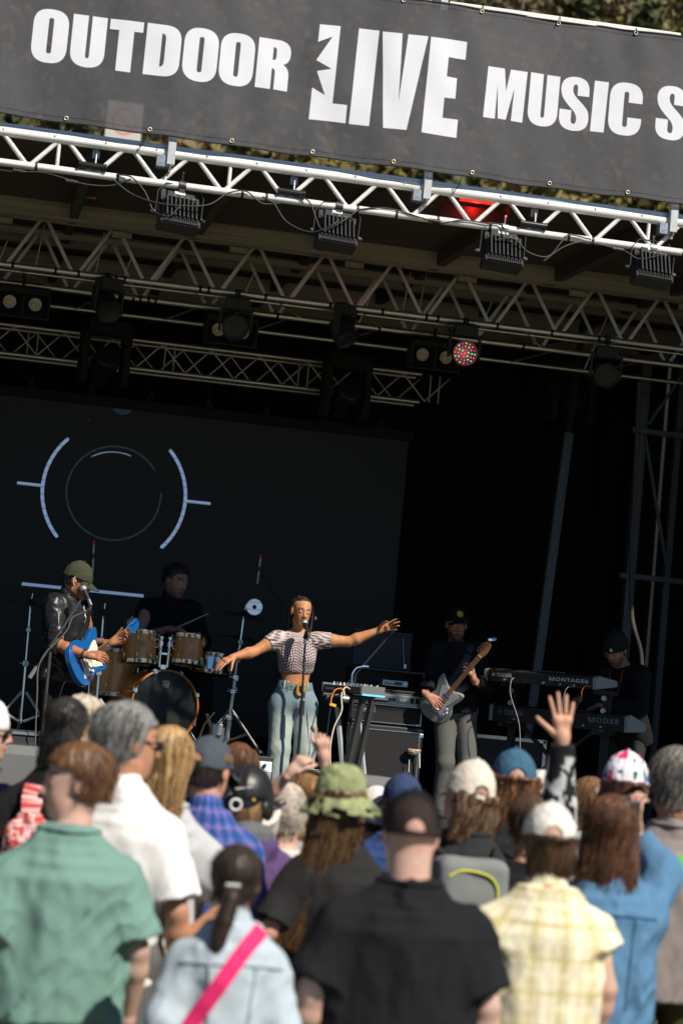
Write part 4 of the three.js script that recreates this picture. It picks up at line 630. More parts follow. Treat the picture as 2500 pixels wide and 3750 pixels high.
  obj('plate', [rbox(0.05, 0.05, 0.06, 0.008, 0, 0.03, 0)], M.chrome, th); obj('block', [rbox(0.1, 0.025, 0.03, 0.006, 0, 0.14, 0)], M.chrome, th); for (const s of [-1, 1]) { obj('post', [bar([s * 0.032, 0.03, 0.02], [s * 0.036, 0.28, 0.02], 0.011, 10), cyl(0.022, 0.022, 0.04, 12, s * 0.036, 0.22, 0.02), cyl(0.02, 0.02, 0.02, 12, s * 0.036, 0.27, 0.02)], M.chrome, th); obj('arm', [bar([s * 0.036, 0.22, 0.02], [s * 0.1, 0.2, -0.01], 0.01), torus(0.035, 0.008, s * 0.075, 0.22, 0.03, 0, 0.6, 18, 6)], M.chrome, th); obj('memory_lock', [cyl(0.018, 0.018, 0.014, 10, s * 0.036, 0.175, 0.02)], M.brass, th); }
}
function cymbalStand(label, x, z, y, R, o = {}) {
  const t = thing('cymbal_stand', label, 'cymbal stand', [x, RY, z], o.yaw ?? 0, 'cymbal stands'); const H = y - RY;
  obj('lower_tube', [bar([0, 0.08, 0], [o.dx * 0.5, H * 0.55, 0], 0.013)], M.chrome, t); obj('upper_tube', [bar([o.dx * 0.5, H * 0.53, 0], [o.dx, H, 0], 0.009)], M.chrome, t);
  obj('height_clamp', [rbox(0.045, 0.05, 0.04, 0.006, o.dx * 0.5, H * 0.54, 0), bar([o.dx * 0.5 - 0.05, H * 0.54, 0], [o.dx * 0.5 + 0.03, H * 0.54, 0], 0.006, 8), rbox(0.034, 0.04, 0.034, 0.006, o.dx * 0.8, H * 0.8, 0)], M.chrome, t);
  for (let k = 0; k < 3; k++) { const a = k * 2.094 + (o.la ?? 0.4); const c = Math.cos(a), s = Math.sin(a); const lg = obj('leg', [flat([c * 0.02, 0.34, s * 0.02], [c * 0.3, 0.015, s * 0.3], 0.022, 0.01)], o.legM ?? M.brushed, t); obj('leg_brace', [flat([c * 0.02, 0.1, s * 0.02], [c * 0.17, 0.165, s * 0.17], 0.018, 0.008)], o.legM ?? M.brushed, lg); obj('rubber_foot', [cyl(0.014, 0.018, 0.03, 10, c * 0.3, 0.015, s * 0.3)], M.black, lg); }
  const cm = thing('cymbal', o.cymLabel, 'cymbal', [x + o.dx, y, z], 0, 'cymbals'); cm.rotation.set(o.rx ?? 0.1, 0, o.rz ?? 0.05);
  obj('plate', [lathe([[0.005, 0.022], [0.03, 0.02], [0.045, 0.008], [R * 0.6, 0.0], [R, -0.012], [R, -0.0135], [R * 0.6, -0.0025], [0.045, 0.005], [0.005, 0.018]], 40)], o.m ?? M.cymbal, cm); obj('felt', [cyl(0.016, 0.018, 0.02, 12, 0, 0.034, 0)], M.blackMatte, cm); obj('wing_nut', [cyl(0.006, 0.006, 0.06, 8, 0, 0.06, 0)], M.chrome, cm);
}
cymbalStand('chrome cymbal stand left of the rack toms', -1.57, -0.75, 2.67, 0.24, { dx: -0.02, rx: 0.04, rz: -0.06, la: 0.2, cymLabel: 'brown ride cymbal left of the drummer', legM: M.white });
cymbalStand('chrome cymbal stand left of the singer', -0.45, -1.1, 2.79, 0.2, { dx: 0.04, rx: 0.05, rz: -0.12, cymLabel: 'dark crash cymbal left of the singer', m: M.darkCymbal });
cymbalStand('chrome cymbal stand behind the pair of tubes', -0.4, -1.4, 2.61, 0.22, { dx: 0.02, rx: 0.05, rz: -0.08, cymLabel: 'dark cymbal low behind the outstretched hand', m: M.darkCymbal });
cymbalStand('cymbal stand with pale folding legs at the far left', -2.14, -1.2, 2.71, 0.2, { dx: -0.02, rx: 0.05, rz: -0.1, la: 2.6, cymLabel: 'dark cymbal at the far left behind the guitarist', m: M.darkCymbal, legM: std([0.55, 0.56, 0.52], 0.5, 0.1) });
{
  const hp = thing('hardware_stand', 'second chrome tube stand beside the crash cymbal stand', 'drum hardware', [-0.5, RY, -0.98]);
  obj('tube', [bar([0.02, 0.02, 0], [0.06, 0.86, 0], 0.011)], M.brushed, hp); for (const y of [0.28, 0.5, 0.62, 0.78]) obj('clamp', [rbox(0.042, 0.035, 0.036, 0.006, 0.02 + y * 0.05, y, 0.0), bar([y * 0.05 - 0.03, y, 0.02], [y * 0.05 + 0.05, y, 0.02], 0.005, 6)], M.chrome, hp); obj('leg', [flat([0.05, 0.35, 0], [0.3, 0.02, 0.15], 0.02, 0.009), flat([0.02, 0.3, 0], [-0.2, 0.02, 0.18], 0.02, 0.009)], M.brushed, hp);
  const hp2 = thing('pedal_hardware', 'chrome bass pedal and clutter of hardware right of the bass drum', 'drum hardware', [-0.58, RY, -0.85], 0.4);
  obj('frame', [rbox(0.1, 0.1, 0.06, 0.01, 0, 0.18, 0), bar([-0.05, 0.02, 0], [-0.02, 0.2, 0], 0.012), bar([0.05, 0.02, 0], [0.04, 0.2, 0], 0.012), rbox(0.09, 0.012, 0.3, 0.004, 0, 0.05, -0.1, -0.12), bar([-0.1, 0.3, 0], [-0.02, 0.13, 0], 0.014), rbox(0.1, 0.06, 0.05, 0.01, -0.1, 0.09, 0.04, 0, 0, 0.6)], M.brushed, hp2); obj('spring', [cyl(0.012, 0.012, 0.1, 10, 0.07, 0.15, 0)], M.chrome, hp2); obj('strap', [tube([[-0.16, 0.1, 0.02], [-0.12, 0.22, 0.02], [-0.04, 0.32, 0.02]], 0.008)], M.brass, hp2);
}
// ---------------------------------------------------------------- microphones and stands
const micGrille = std([0.5, 0.52, 0.54], 0.45, 0.6), micBody = std([0.03, 0.03, 0.032], 0.35, 0.3);
function vocalMic(label, tip, end, name = 'microphone') {            // from grille centre to cable end
  const t = thing(name, label, 'microphone', tip); const d = V(end[0] - tip[0], end[1] - tip[1], end[2] - tip[2]), l = d.length(), q = new THREE.Quaternion().setFromUnitVectors(QY, d.clone().normalize()); t.quaternion.copy(q);
  obj('grille', [ball(0.026, 0, 0, 0, 16).scale(1, 1.05, 1), cyl(0.027, 0.027, 0.012, 16, 0, 0.004, 0)], micGrille, t);
  obj('handle', [cyl(0.012, 0.021, l * 0.8, 14, 0, 0.02 + l * 0.4, 0)], micBody, t); obj('connector', [cyl(0.01, 0.0125, 0.05, 12, 0, l * 0.82 + 0.04, 0)], M.brushed, t);
  return t;
}
{
  const s = thing('microphone_stand', 'straight black microphone stand in front of the singer', 'microphone stand', [-0.065, DECK, 0.27]);
  obj('lower_tube', [bar([0, 0.03, 0], [-0.012, 0.72, 0], 0.013)], M.black, s); obj('upper_tube', [bar([-0.012, 0.7, 0], [-0.035, 1.33, 0], 0.009)], M.black, s); obj('clutch', [cyl(0.019, 0.019, 0.11, 14, -0.012, 0.8, 0), cyl(0.014, 0.018, 0.05, 14, -0.012, 0.9, 0)], M.black, s); obj('base', [cyl(0.13, 0.14, 0.03, 28, 0, 0.015, 0)], M.black, s); obj('clip', [cyl(0.014, 0.02, 0.07, 12, -0.035, 1.365, 0.02, 0.6)], M.black, s); obj('joint', [cyl(0.013, 0.013, 0.03, 10, -0.035, 1.31, 0)], M.brushed, s);
  vocalMic('silver topped microphone at the mouth of the singer', [-0.105, 2.725, 0.19], [-0.085, 2.635, 0.31]);
  const g = thing('boom_microphone_stand', 'black boom microphone stand in front of the guitarist', 'microphone stand', [-2.05, DECK, 0.8]);
  obj('pole', [bar([0, 0.05, 0], [-0.005, 1.05, 0], 0.013)], std([0.06, 0.055, 0.05], 0.5, 0.3), g); obj('boom', [bar([0.185, 1.45, 0.02], [-0.09, 0.92, 0.02], 0.009)], std([0.1, 0.1, 0.1], 0.4, 0.4), g); obj('counterweight', [bar([-0.09, 0.92, 0.02], [-0.135, 0.835, 0.02], 0.017)], std([0.25, 0.25, 0.25], 0.4, 0.3), g); obj('clutch', [ball(0.026, -0.005, 1.07, 0.01), cyl(0.017, 0.017, 0.08, 12, -0.004, 0.7, 0)], M.black, g); obj('clip', [bar([0.18, 1.44, 0.02], [0.225, 1.47, 0.03], 0.014)], M.black, g);
  for (let k = 0; k < 3; k++) { const a = k * 2.094 + 0.9; obj('leg', [flat([0, 0.2, 0], [Math.cos(a) * 0.3, 0.015, Math.sin(a) * 0.3], 0.02, 0.01)], M.black, g); }
  const mc = vocalMic('silver topped microphone at the mouth of the guitarist', [-1.862, 2.79, 0.8], [-1.815, 2.705, 0.86]); obj('blue_ring', [cyl(0.0135, 0.0135, 0.012, 12, 0, 0.105, 0)], std([0.02, 0.1, 0.5], 0.5), mc);
  tag(obj('microphone_cable', [tube([[-1.805, 2.68, 0.87], [-1.8, 2.65, 0.87], [-1.84, 2.62, 0.85], [-1.92, 2.57, 0.84], [-1.95, 2.48, 0.84], [-2.02, 2.38, 0.84], [-2.1, 2.28, 0.84], [-2.13, 2.18, 0.84], [-2.12, 2.0, 0.84], [-2.1, 1.7, 0.84], [-2.06, DECK + 0.01, 0.86]], 0.0055, 6, 90)], std([0.12, 0.12, 0.12], 0.5)), 'grey cable wound along the boom stand of the guitarist', 'cable');
  const oh = (label, a, b, c, foot) => { const t = thing('overhead_microphone', label, 'microphone', [0, 0, 0], 0, 'pencil microphones over the drums'); obj('body', [bar(a, b, 0.0115, 12)], std([0.3, 0.3, 0.3], 0.35, 0.6), t); obj('clip', [bar([mix(a[0], b[0], 0.42), mix(a[1], b[1], 0.42), a[2]], [mix(a[0], b[0], 0.58), mix(a[1], b[1], 0.58), b[2]], 0.017, 12)], M.black, t); obj('red_band', [bar(a, [a[0], a[1] - 0.035, a[2]], 0.013, 12)], std([0.5, 0.02, 0.03], 0.5), t); obj('boom', [bar([mix(a[0], b[0], 0.5), mix(a[1], b[1], 0.5), a[2]], c, 0.009, 8)], M.black, t); obj('pole', [bar(c, foot, 0.012, 8)], M.black, t); };
  oh('pencil microphone hanging above the cap of the guitarist', [-1.695, 3.286, -1.25], [-1.68, 3.03, -1.25], [-1.85, 2.75, -1.4], [-1.9, RY, -1.45]); oh('pencil microphone hanging left of the head of the singer', [-0.269, 3.33, -1.45], [-0.275, 3.08, -1.45], [0.005, 2.9, -1.65], [0.02, RY, -1.7]);
  const k = thing('kick_drum_microphone', 'silver pencil microphone on a short stand before the bass drum', 'microphone', [0, 0, 0]); obj('body', [bar([-1.0, 1.845, -0.33], [-0.955, 1.765, -0.3], 0.012, 12)], M.brushed, k); obj('boom', [bar([-0.955, 1.765, -0.3], [-0.86, 1.63, -0.24], 0.007, 8)], M.chrome, k); obj('pole', [bar([-0.86, 1.68, -0.24], [-0.855, DECK + 0.03, -0.22], 0.011, 8), cyl(0.1, 0.11, 0.025, 24, -0.855, DECK + 0.013, -0.22)], M.black, k);
  const bs = thing('boom_microphone_stand', 'dark boom stand slanting behind the outstretched left hand of the singer', 'microphone stand', [0, 0, 0]); obj('boom', [bar([0.72, 2.78, -0.3], [0.37, 2.3, -0.3], 0.009)], M.black, bs); obj('cable_plug', [bar([0.72, 2.78, -0.3], [0.68, 2.725, -0.3], 0.013)], std([0.03, 0.12, 0.14], 0.5), bs); obj('pole', [bar([0.42, 2.37, -0.3], [0.42, DECK + 0.02, -0.3], 0.012)], M.black, bs); for (let j = 0; j < 3; j++) { const a = j * 2.094; obj('leg', [flat([0.42, DECK + 0.22, -0.3], [0.42 + Math.cos(a) * 0.28, DECK + 0.015, -0.3 + Math.sin(a) * 0.28], 0.018, 0.01)], M.black, bs); }
  // floor boxes right of the singer
  const fb = thing('pedal_board', 'white topped pedal board on the floor right of the singer', 'pedal board', [0.12, DECK, 0.62], 0.1); obj('board', [rbox(0.4, 0.3, 0.22, 0.012, 0, 0.15, 0)], std([0.05, 0.05, 0.052], 0.6), fb); for (let j = 0; j < 3; j++) obj('pedal', [rbox(0.09, 0.05, 0.12, 0.008, -0.12 + j * 0.12, 0.325, 0)], j % 2 ? M.brushed : M.white, fb);
}

// ---------------------------------------------------------------- implicit surfaces for people and clothes
function sdfMesh(fn, mn, mx, h) {
  const n = [0, 1, 2].map((i) => Math.ceil((mx[i] - mn[i]) / h / 4) * 4 + 1), [nx, ny, nz] = n, val = new Float32Array(nx * ny * nz).fill(1);
  const B = 4, hd = Math.sqrt(3) * B * h * 0.5 * 1.25 + 0.012, done = new Uint8Array(val.length);
  const at = (i, j, k) => i + nx * (j + ny * k);
  for (let k = 0; k < nz - 1; k += B) for (let j = 0; j < ny - 1; j += B) for (let i = 0; i < nx - 1; i += B) {
    const d = fn(mn[0] + (i + 2) * h, mn[1] + (j + 2) * h, mn[2] + (k + 2) * h);
    const far = Math.abs(d) > hd, s = d < 0 ? -1 : 1;
    for (let c = 0; c <= B; c++) for (let b = 0; b <= B; b++) for (let a = 0; a <= B; a++) {
      const o = at(i + a, j + b, k + c);
      if (far) { if (!done[o]) val[o] = s; } else if (done[o] !== 2) { val[o] = fn(mn[0] + (i + a) * h, mn[1] + (j + b) * h, mn[2] + (k + c) * h); done[o] = 2; }
    }
  }
  const pos = [], idx = [], vert = new Int32Array(val.length).fill(-1);
  for (let k = 0; k < nz - 1; k++) for (let j = 0; j < ny - 1; j++) for (let i = 0; i < nx - 1; i++) {
    let sx = 0, sy = 0, sz = 0, m = 0;
    const o = at(i, j, k), v0 = val[o], v1 = val[o + 1], v2 = val[o + nx], v3 = val[o + nx + 1], p = o + nx * ny, v4 = val[p], v5 = val[p + 1], v6 = val[p + nx], v7 = val[p + nx + 1];
    const neg = (v0 < 0) + (v1 < 0) + (v2 < 0) + (v3 < 0) + (v4 < 0) + (v5 < 0) + (v6 < 0) + (v7 < 0);
    if (neg === 0 || neg === 8) continue;
    const e = (a, b, x, y, z, dx, dy, dz) => { if ((a < 0) !== (b < 0)) { const t = a / (a - b); sx += x + dx * t; sy += y + dy * t; sz += z + dz * t; m++; } };
    e(v0, v1, 0, 0, 0, 1, 0, 0); e(v2, v3, 0, 1, 0, 1, 0, 0); e(v4, v5, 0, 0, 1, 1, 0, 0); e(v6, v7, 0, 1, 1, 1, 0, 0);
    e(v0, v2, 0, 0, 0, 0, 1, 0); e(v1, v3, 1, 0, 0, 0, 1, 0); e(v4, v6, 0, 0, 1, 0, 1, 0); e(v5, v7, 1, 0, 1, 0, 1, 0);
    e(v0, v4, 0, 0, 0, 0, 0, 1); e(v1, v5, 1, 0, 0, 0, 0, 1); e(v2, v6, 0, 1, 0, 0, 0, 1); e(v3, v7, 1, 1, 0, 0, 0, 1);
    vert[o] = pos.length / 3; pos.push(mn[0] + (i + sx / m) * h, mn[1] + (j + sy / m) * h, mn[2] + (k + sz / m) * h);
  }
  const quad = (a, b, c, d, f) => { if (a < 0 || b < 0 || c < 0 || d < 0) return; if (f) idx.push(a, b, c, a, c, d); else idx.push(a, c, b, a, d, c); };
  for (let k = 1; k < nz - 1; k++) for (let j = 1; j < ny - 1; j++) for (let i = 1; i < nx - 1; i++) {
    const o = at(i, j, k), s = val[o] < 0;
    if (s !== val[o + 1] < 0) quad(vert[o - nx - nx * ny], vert[o - nx * ny], vert[o], vert[o - nx], s);
    if (s !== val[o + nx] < 0) quad(vert[o - 1 - nx * ny], vert[o - 1], vert[o], vert[o - nx * ny], s);
    if (s !== val[o + nx * ny] < 0) quad(vert[o - 1 - nx], vert[o - nx], vert[o], vert[o - 1], s);
  }
  const g = new THREE.BufferGeometry(), nn = new Float32Array(pos.length), E = h * 0.45;
  for (let i = 0; i < pos.length; i += 3) {
    const x = pos[i], y = pos[i + 1], z = pos[i + 2];
    const a = fn(x + E, y - E, z - E), b = fn(x - E, y - E, z + E), c = fn(x - E, y + E, z - E), d = fn(x + E, y + E, z + E);
    let X = a - b - c + d, Y = -a - b + c + d, Z = -a + b - c + d; const l = Math.hypot(X, Y, Z) || 1; nn[i] = X / l; nn[i + 1] = Y / l; nn[i + 2] = Z / l;
  }
  g.setAttribute('position', new THREE.Float32BufferAttribute(pos, 3)); g.setAttribute('normal', new THREE.BufferAttribute(nn, 3)); g.setIndex(idx);
  return g;
}
const smin = (a, b, k) => { const h = Math.max(k - Math.abs(a - b), 0) / k; return Math.min(a, b) - h * h * k * 0.25; };
const smax = (a, b, k) => -smin(-a, -b, k);
function cone(x, y, z, a, b, ra, rb) {                                // tapered capsule
  const dx = b[0] - a[0], dy = b[1] - a[1], dz = b[2] - a[2], l2 = dx * dx + dy * dy + dz * dz + 1e-9;
  let t = ((x - a[0]) * dx + (y - a[1]) * dy + (z - a[2]) * dz) / l2; t = t < 0 ? 0 : t > 1 ? 1 : t;
  const X = x - a[0] - dx * t, Y = y - a[1] - dy * t, Z = z - a[2] - dz * t;
  return Math.sqrt(X * X + Y * Y + Z * Z) - (ra + (rb - ra) * t);
}
const ell = (x, y, z, cx, cy, cz, rx, ry, rz) => { const X = (x - cx) / rx, Y = (y - cy) / ry, Z = (z - cz) / rz; return (Math.sqrt(X * X + Y * Y + Z * Z) - 1) * Math.min(rx, ry, rz); };
const vsub = (a, b) => [a[0] - b[0], a[1] - b[1], a[2] - b[2]], vadd = (a, b, s = 1) => [a[0] + b[0] * s, a[1] + b[1] * s, a[2] + b[2] * s], dotp = (a, b) => a[0] * b[0] + a[1] * b[1] + a[2] * b[2];
const crs = (a, b) => [a[1] * b[2] - a[2] * b[1], a[2] * b[0] - a[0] * b[2], a[0] * b[1] - a[1] * b[0]], nrm = (a) => { const l = Math.hypot(...a) || 1; return [a[0] / l, a[1] / l, a[2] / l]; }, vmix = (a, b, t) => [mix(a[0], b[0], t), mix(a[1], b[1], t), mix(a[2], b[2], t)];
const curve = (tab, t) => { let i = 0; while (i < tab.length - 2 && t > tab[i + 1][0]) i++; const [t0, ...a] = tab[i], [t1, ...b] = tab[i + 1]; const f = clamp((t - t0) / (t1 - t0), 0, 1), s = f * f * (3 - 2 * f); return a.map((v, k) => mix(v, b[k], s)); };
function tint(g, fn) { const p = g.attributes.position, nm = g.attributes.normal, c = new Float32Array(p.count * 3); for (let i = 0; i < p.count; i++) { const v = fn(p.getX(i), p.getY(i), p.getZ(i), nm.getX(i), nm.getY(i), nm.getZ(i)); c[i * 3] = v[0]; c[i * 3 + 1] = v[1]; c[i * 3 + 2] = v[2]; } g.setAttribute('color', new THREE.BufferAttribute(c, 3)); return g; }
function wrapUV(g, front = -1) { const p = g.attributes.position, u = new Float32Array(p.count * 2); for (let i = 0; i < p.count; i++) { u[i * 2] = Math.atan2(p.getX(i), p.getZ(i) * front) * 0.17; u[i * 2 + 1] = p.getY(i); } g.setAttribute('uv', new THREE.BufferAttribute(u, 2)); return g; }
const bounds = (pts, r) => [[0, 1, 2].map((i) => Math.min(...pts.map((p) => p[i])) - r), [0, 1, 2].map((i) => Math.max(...pts.map((p) => p[i])) + r)];
const MALE = [[-0.2, 0.165, 0.115], [0, 0.172, 0.12], [0.25, 0.152, 0.108], [0.5, 0.165, 0.115], [0.7, 0.178, 0.12], [0.8, 0.148, 0.11], [0.88, 0.108, 0.092], [0.95, 0.08, 0.076], [1.0, 0.068, 0.068], [1.1, 0.058, 0.058]];
const FEMALE = [[-0.2, 0.16, 0.112], [0, 0.163, 0.115], [0.28, 0.122, 0.09], [0.5, 0.14, 0.1], [0.72, 0.155, 0.112], [0.84, 0.13, 0.1], [0.93, 0.085, 0.075], [1.0, 0.062, 0.058], [1.1, 0.05, 0.05]];
const skinMat = phy(1, 0.52, 0, { vertexColors: true, sheen: 0.15, sheenColor: C(1, 0.6, 0.45), specularIntensity: 0.6 });
const hairMat = new THREE.MeshStandardMaterial({ color: C(1), vertexColors: true, roughness: 0.5 });
const clothMat = (c, rough = 0.92, extra = {}) => new THREE.MeshPhysicalMaterial({ color: Array.isArray(c) ? C(...c) : c, roughness: rough, vertexColors: false, specularIntensity: 0.3, bumpMap: clothBump, bumpScale: 0.0008, ...extra });
const mats = new Map(); const cloth = (c, rough) => { const k = c.join() + rough; if (!mats.has(k)) mats.set(k, clothMat(c, rough)); return mats.get(k); };

// hand: palm and five fingers as implicit chains
function handField(W, dir, nor, right, s, curl = [0.25, 0.3, 0.35, 0.4], spread = 0.06, thumb = 0.5, tcurl = 0.3) {
  const d = nrm(dir), n = nrm(vsub(nor, [d[0] * dotp(d, nor), d[1] * dotp(d, nor), d[2] * dotp(d, nor)])), t = right ? crs(d, n) : crs(n, d);
  const P = (a, b, c) => [W[0] + (d[0] * a + t[0] * b + n[0] * c) * s, W[1] + (d[1] * a + t[1] * b + n[1] * c) * s, W[2] + (d[2] * a + t[2] * b + n[2] * c) * s];
  const segs = [];
  [[0.03, 0.092, 0.044, 0.026, 0.02], [0.01, 0.097, 0.048, 0.03, 0.022], [-0.01, 0.093, 0.045, 0.028, 0.02], [-0.029, 0.084, 0.034, 0.022, 0.018]].forEach(([b, a, ...L], i) => {
    let ang = 0, pt = [a, b, 0], ba = (1.5 - i) * spread; const pts = [P(...pt)];
    L.forEach((l, k) => { ang += curl[i] * (k ? 1.1 : 0.8); pt = [pt[0] + Math.cos(ang) * l * Math.cos(ba), pt[1] + Math.sin(ba) * l * Math.cos(ang), pt[2] + Math.sin(ang) * l]; pts.push(P(...pt)); });
    segs.push([pts[0], pts[1], 0.0092, 0.0085], [pts[1], pts[2], 0.0085, 0.0078], [pts[2], pts[3], 0.0078, 0.0065]);
  });
  let pt = [0.03, 0.03, 0.004]; const tp = [P(...pt)]; let ta = thumb; [0.038, 0.032, 0.026].forEach((l, k) => { pt = [pt[0] + Math.cos(ta) * l, pt[1] + Math.sin(ta) * l, pt[2] + Math.sin(tcurl * (k + 0.4)) * l]; ta -= 0.12 * k; tp.push(P(...pt)); });
  segs.push([tp[0], tp[1], 0.015, 0.0115], [tp[1], tp[2], 0.0115, 0.0098], [tp[2], tp[3], 0.0098, 0.008]);
  const all = segs.flatMap((q) => [q[0], q[1]]).concat([W]);
  const A = P(0.012, 0.008, 0), Bq = P(0.085, 0.022, 0), Cq = P(0.085, -0.02, 0), Dq = P(0.02, -0.012, 0), w1 = P(-0.03, 0, 0), w2 = P(0.02, 0, 0);
  const fn = (x, y, z) => {
    let f = 9; for (const q of segs) f = Math.min(f, cone(x, y, z, q[0], q[1], q[2] * s, q[3] * s));
    let p = smin(cone(x, y, z, A, Bq, 0.02 * s, 0.014 * s), cone(x, y, z, Dq, Cq, 0.018 * s, 0.013 * s), 0.03); p = smin(p, cone(x, y, z, Bq, Cq, 0.013 * s, 0.012 * s), 0.02); p = smin(p, cone(x, y, z, w1, w2, 0.026 * s, 0.021 * s), 0.02);
    return smin(f, p, 0.009);
  };
  return { fn, pts: all };
}

/* person(o): o.at = base [x, floor, z], o.face = turn about y, o.h = height; joints in the person's own frame (x to the person's left, z forward) or, in o.wj, as points of the stage. */
function person(o) {
  const t = thing('person', o.label, 'person', o.at, o.face, o.group), s = o.h / 1.75, b = o.build ?? 1, cell = o.cell ?? 0.014;
  const sd = o.seed ?? 1, fem = !!o.fem, prof = fem ? FEMALE : MALE;
  const J = { pelvis: [0, 0.95, 0], neck: [0, 1.47, -0.015], ls: [0.152 * b, 1.318, -0.01], rs: [-0.152 * b, 1.318, -0.01], le: [0.155 * b + 0.075, 1.09, -0.045], re: [-0.155 * b - 0.075, 1.09, -0.045], lw: [0.155 * b + 0.085, 0.86, 0.05], rw: [-0.155 * b - 0.085, 0.86, 0.05], lh: [0.09, 0.9, 0], rh: [-0.09, 0.9, 0], lk: [0.1, 0.5, 0.015], rk: [-0.1, 0.5, 0.015], la: [0.105, 0.085, -0.02], ra: [-0.105, 0.085, -0.02], head: [0, 1.63, 0.015] };
  for (const k in J) J[k] = J[k].map((v) => v * s);
  for (const k in o.j ?? {}) J[k] = o.j[k].map((v) => v * s);
  const cs = Math.cos(o.face), sn = Math.sin(o.face), loc = (p) => { const x = p[0] - o.at[0], z = p[2] - o.at[2]; return [x * cs - z * sn, p[1] - o.at[1], x * sn + z * cs]; };
  for (const k in o.wj ?? {}) J[k] = loc(o.wj[k]);
  // torso frame
  const up = nrm(vsub(J.neck, J.pelvis)), L = dist(J.neck, J.pelvis), sx0 = vsub(J.ls, J.rs), tx = nrm(vsub(sx0, [up[0] * dotp(up, sx0), up[1] * dotp(up, sx0), up[2] * dotp(up, sx0)])), tz = crs(tx, up);
  const torso = (x, y, z, add, addD, lo, hi, P = prof, kw = 1) => {
    const q = [x - J.pelvis[0], y - J.pelvis[1], z - J.pelvis[2]], yy = dotp(q, up), u = dotp(q, tx), v = dotp(q, tz), tt = yy / L;
    const [w, d] = curve(P, clamp(tt, lo, hi)); const W = w * s * mix(1, b, sst(0.98, 0.7, tt)) * kw + add, Dd = d * s * (0.5 + 0.5 * b) * kw + addD;
    const e = (Math.sqrt((u / W) ** 2 + (v / Dd) ** 2) - 1) * Math.min(W, Dd) * 0.92;
    return smax(smax(e, lo * L - yy, lo < -0.05 ? 0.02 : 0.05), yy - hi * L, 0.012);
  };
  // head frame
  const hs = s * (o.headScale ?? 1), he = new THREE.Matrix4().makeRotationFromEuler(new THREE.Euler(...[(o.look?.[1] ?? 0), (o.look?.[0] ?? 0), (o.look?.[2] ?? 0)], 'YXZ')).elements;
  const hq = (x, y, z) => { const X = (x - J.head[0]) / hs, Y = (y - J.head[1]) / hs, Z = (z - J.head[2]) / hs; return [he[0] * X + he[1] * Y + he[2] * Z, he[4] * X + he[5] * Y + he[6] * Z, he[8] * X + he[9] * Y + he[10] * Z]; };
  const hp = (q) => [J.head[0] + hs * (he[0] * q[0] + he[4] * q[1] + he[8] * q[2]), J.head[1] + hs * (he[1] * q[0] + he[5] * q[1] + he[9] * q[2]), J.head[2] + hs * (he[2] * q[0] + he[6] * q[1] + he[10] * q[2])];
  const neckLow = [J.neck[0], J.neck[1] - 0.02 * s, J.neck[2]], neckTop = hp([0, -0.05, -0.022]), nr = (fem ? 0.047 : 0.057) * s * (o.neck ?? 1);
  const jw = fem ? 0.057 : 0.06;
  const headF = (x, y, z) => {
    const [a, e, c] = hq(x, y, z), m = Math.abs(a);
    let d = ell(a, e, c, 0, 0.032, -0.014, 0.077, 0.09, 0.097);
    d = smin(d, ell(a, e, c, 0, -0.035, 0.03, jw, 0.086, 0.064), 0.03);
    d = smin(d, cone(m, e, c, [0, -0.098, 0.062], [jw - 0.01, -0.07, 0.0], 0.02, 0.018), 0.025);
    d = smin(d, cone(m, e, c, [0, 0.026, 0.079], [0.034, 0.024, 0.072], 0.013, 0.01), 0.015);
    d = smax(d, -(Math.hypot(m - 0.031, e - 0.004, c - 0.1) - 0.017), 0.014);
    d = smin(d, Math.hypot(m - 0.031, e - 0.002, c - 0.073) - 0.0135, 0.004);
    d = smin(d, cone(a, e, c, [0, 0.008, 0.088], [0, -0.03, 0.107], 0.0075, 0.0105), 0.012);
    d = smin(d, cone(m, e, c, [0, -0.034, 0.098], [0.013, -0.035, 0.092], 0.009, 0.0065), 0.008);
    d = smin(d, cone(m, e, c, [0, -0.059, 0.092], [0.021, -0.062, 0.081], 0.0065, 0.003), 0.006); d = smin(d, cone(m, e, c, [0, -0.071, 0.09], [0.016, -0.069, 0.083], 0.0075, 0.004), 0.006);
    d = smin(d, ell(m, e, c, 0.0805, -0.004, -0.008, 0.011, 0.033, 0.02), 0.01);
    d *= hs; d = smin(d, cone(x, y, z, neckTop, neckLow, nr, nr * 1.06), 0.025 * s);
    return d;
  };
  const sk = o.skin ?? [0.52, 0.3, 0.21], hairC = o.hairC ?? [0.05, 0.028, 0.016];
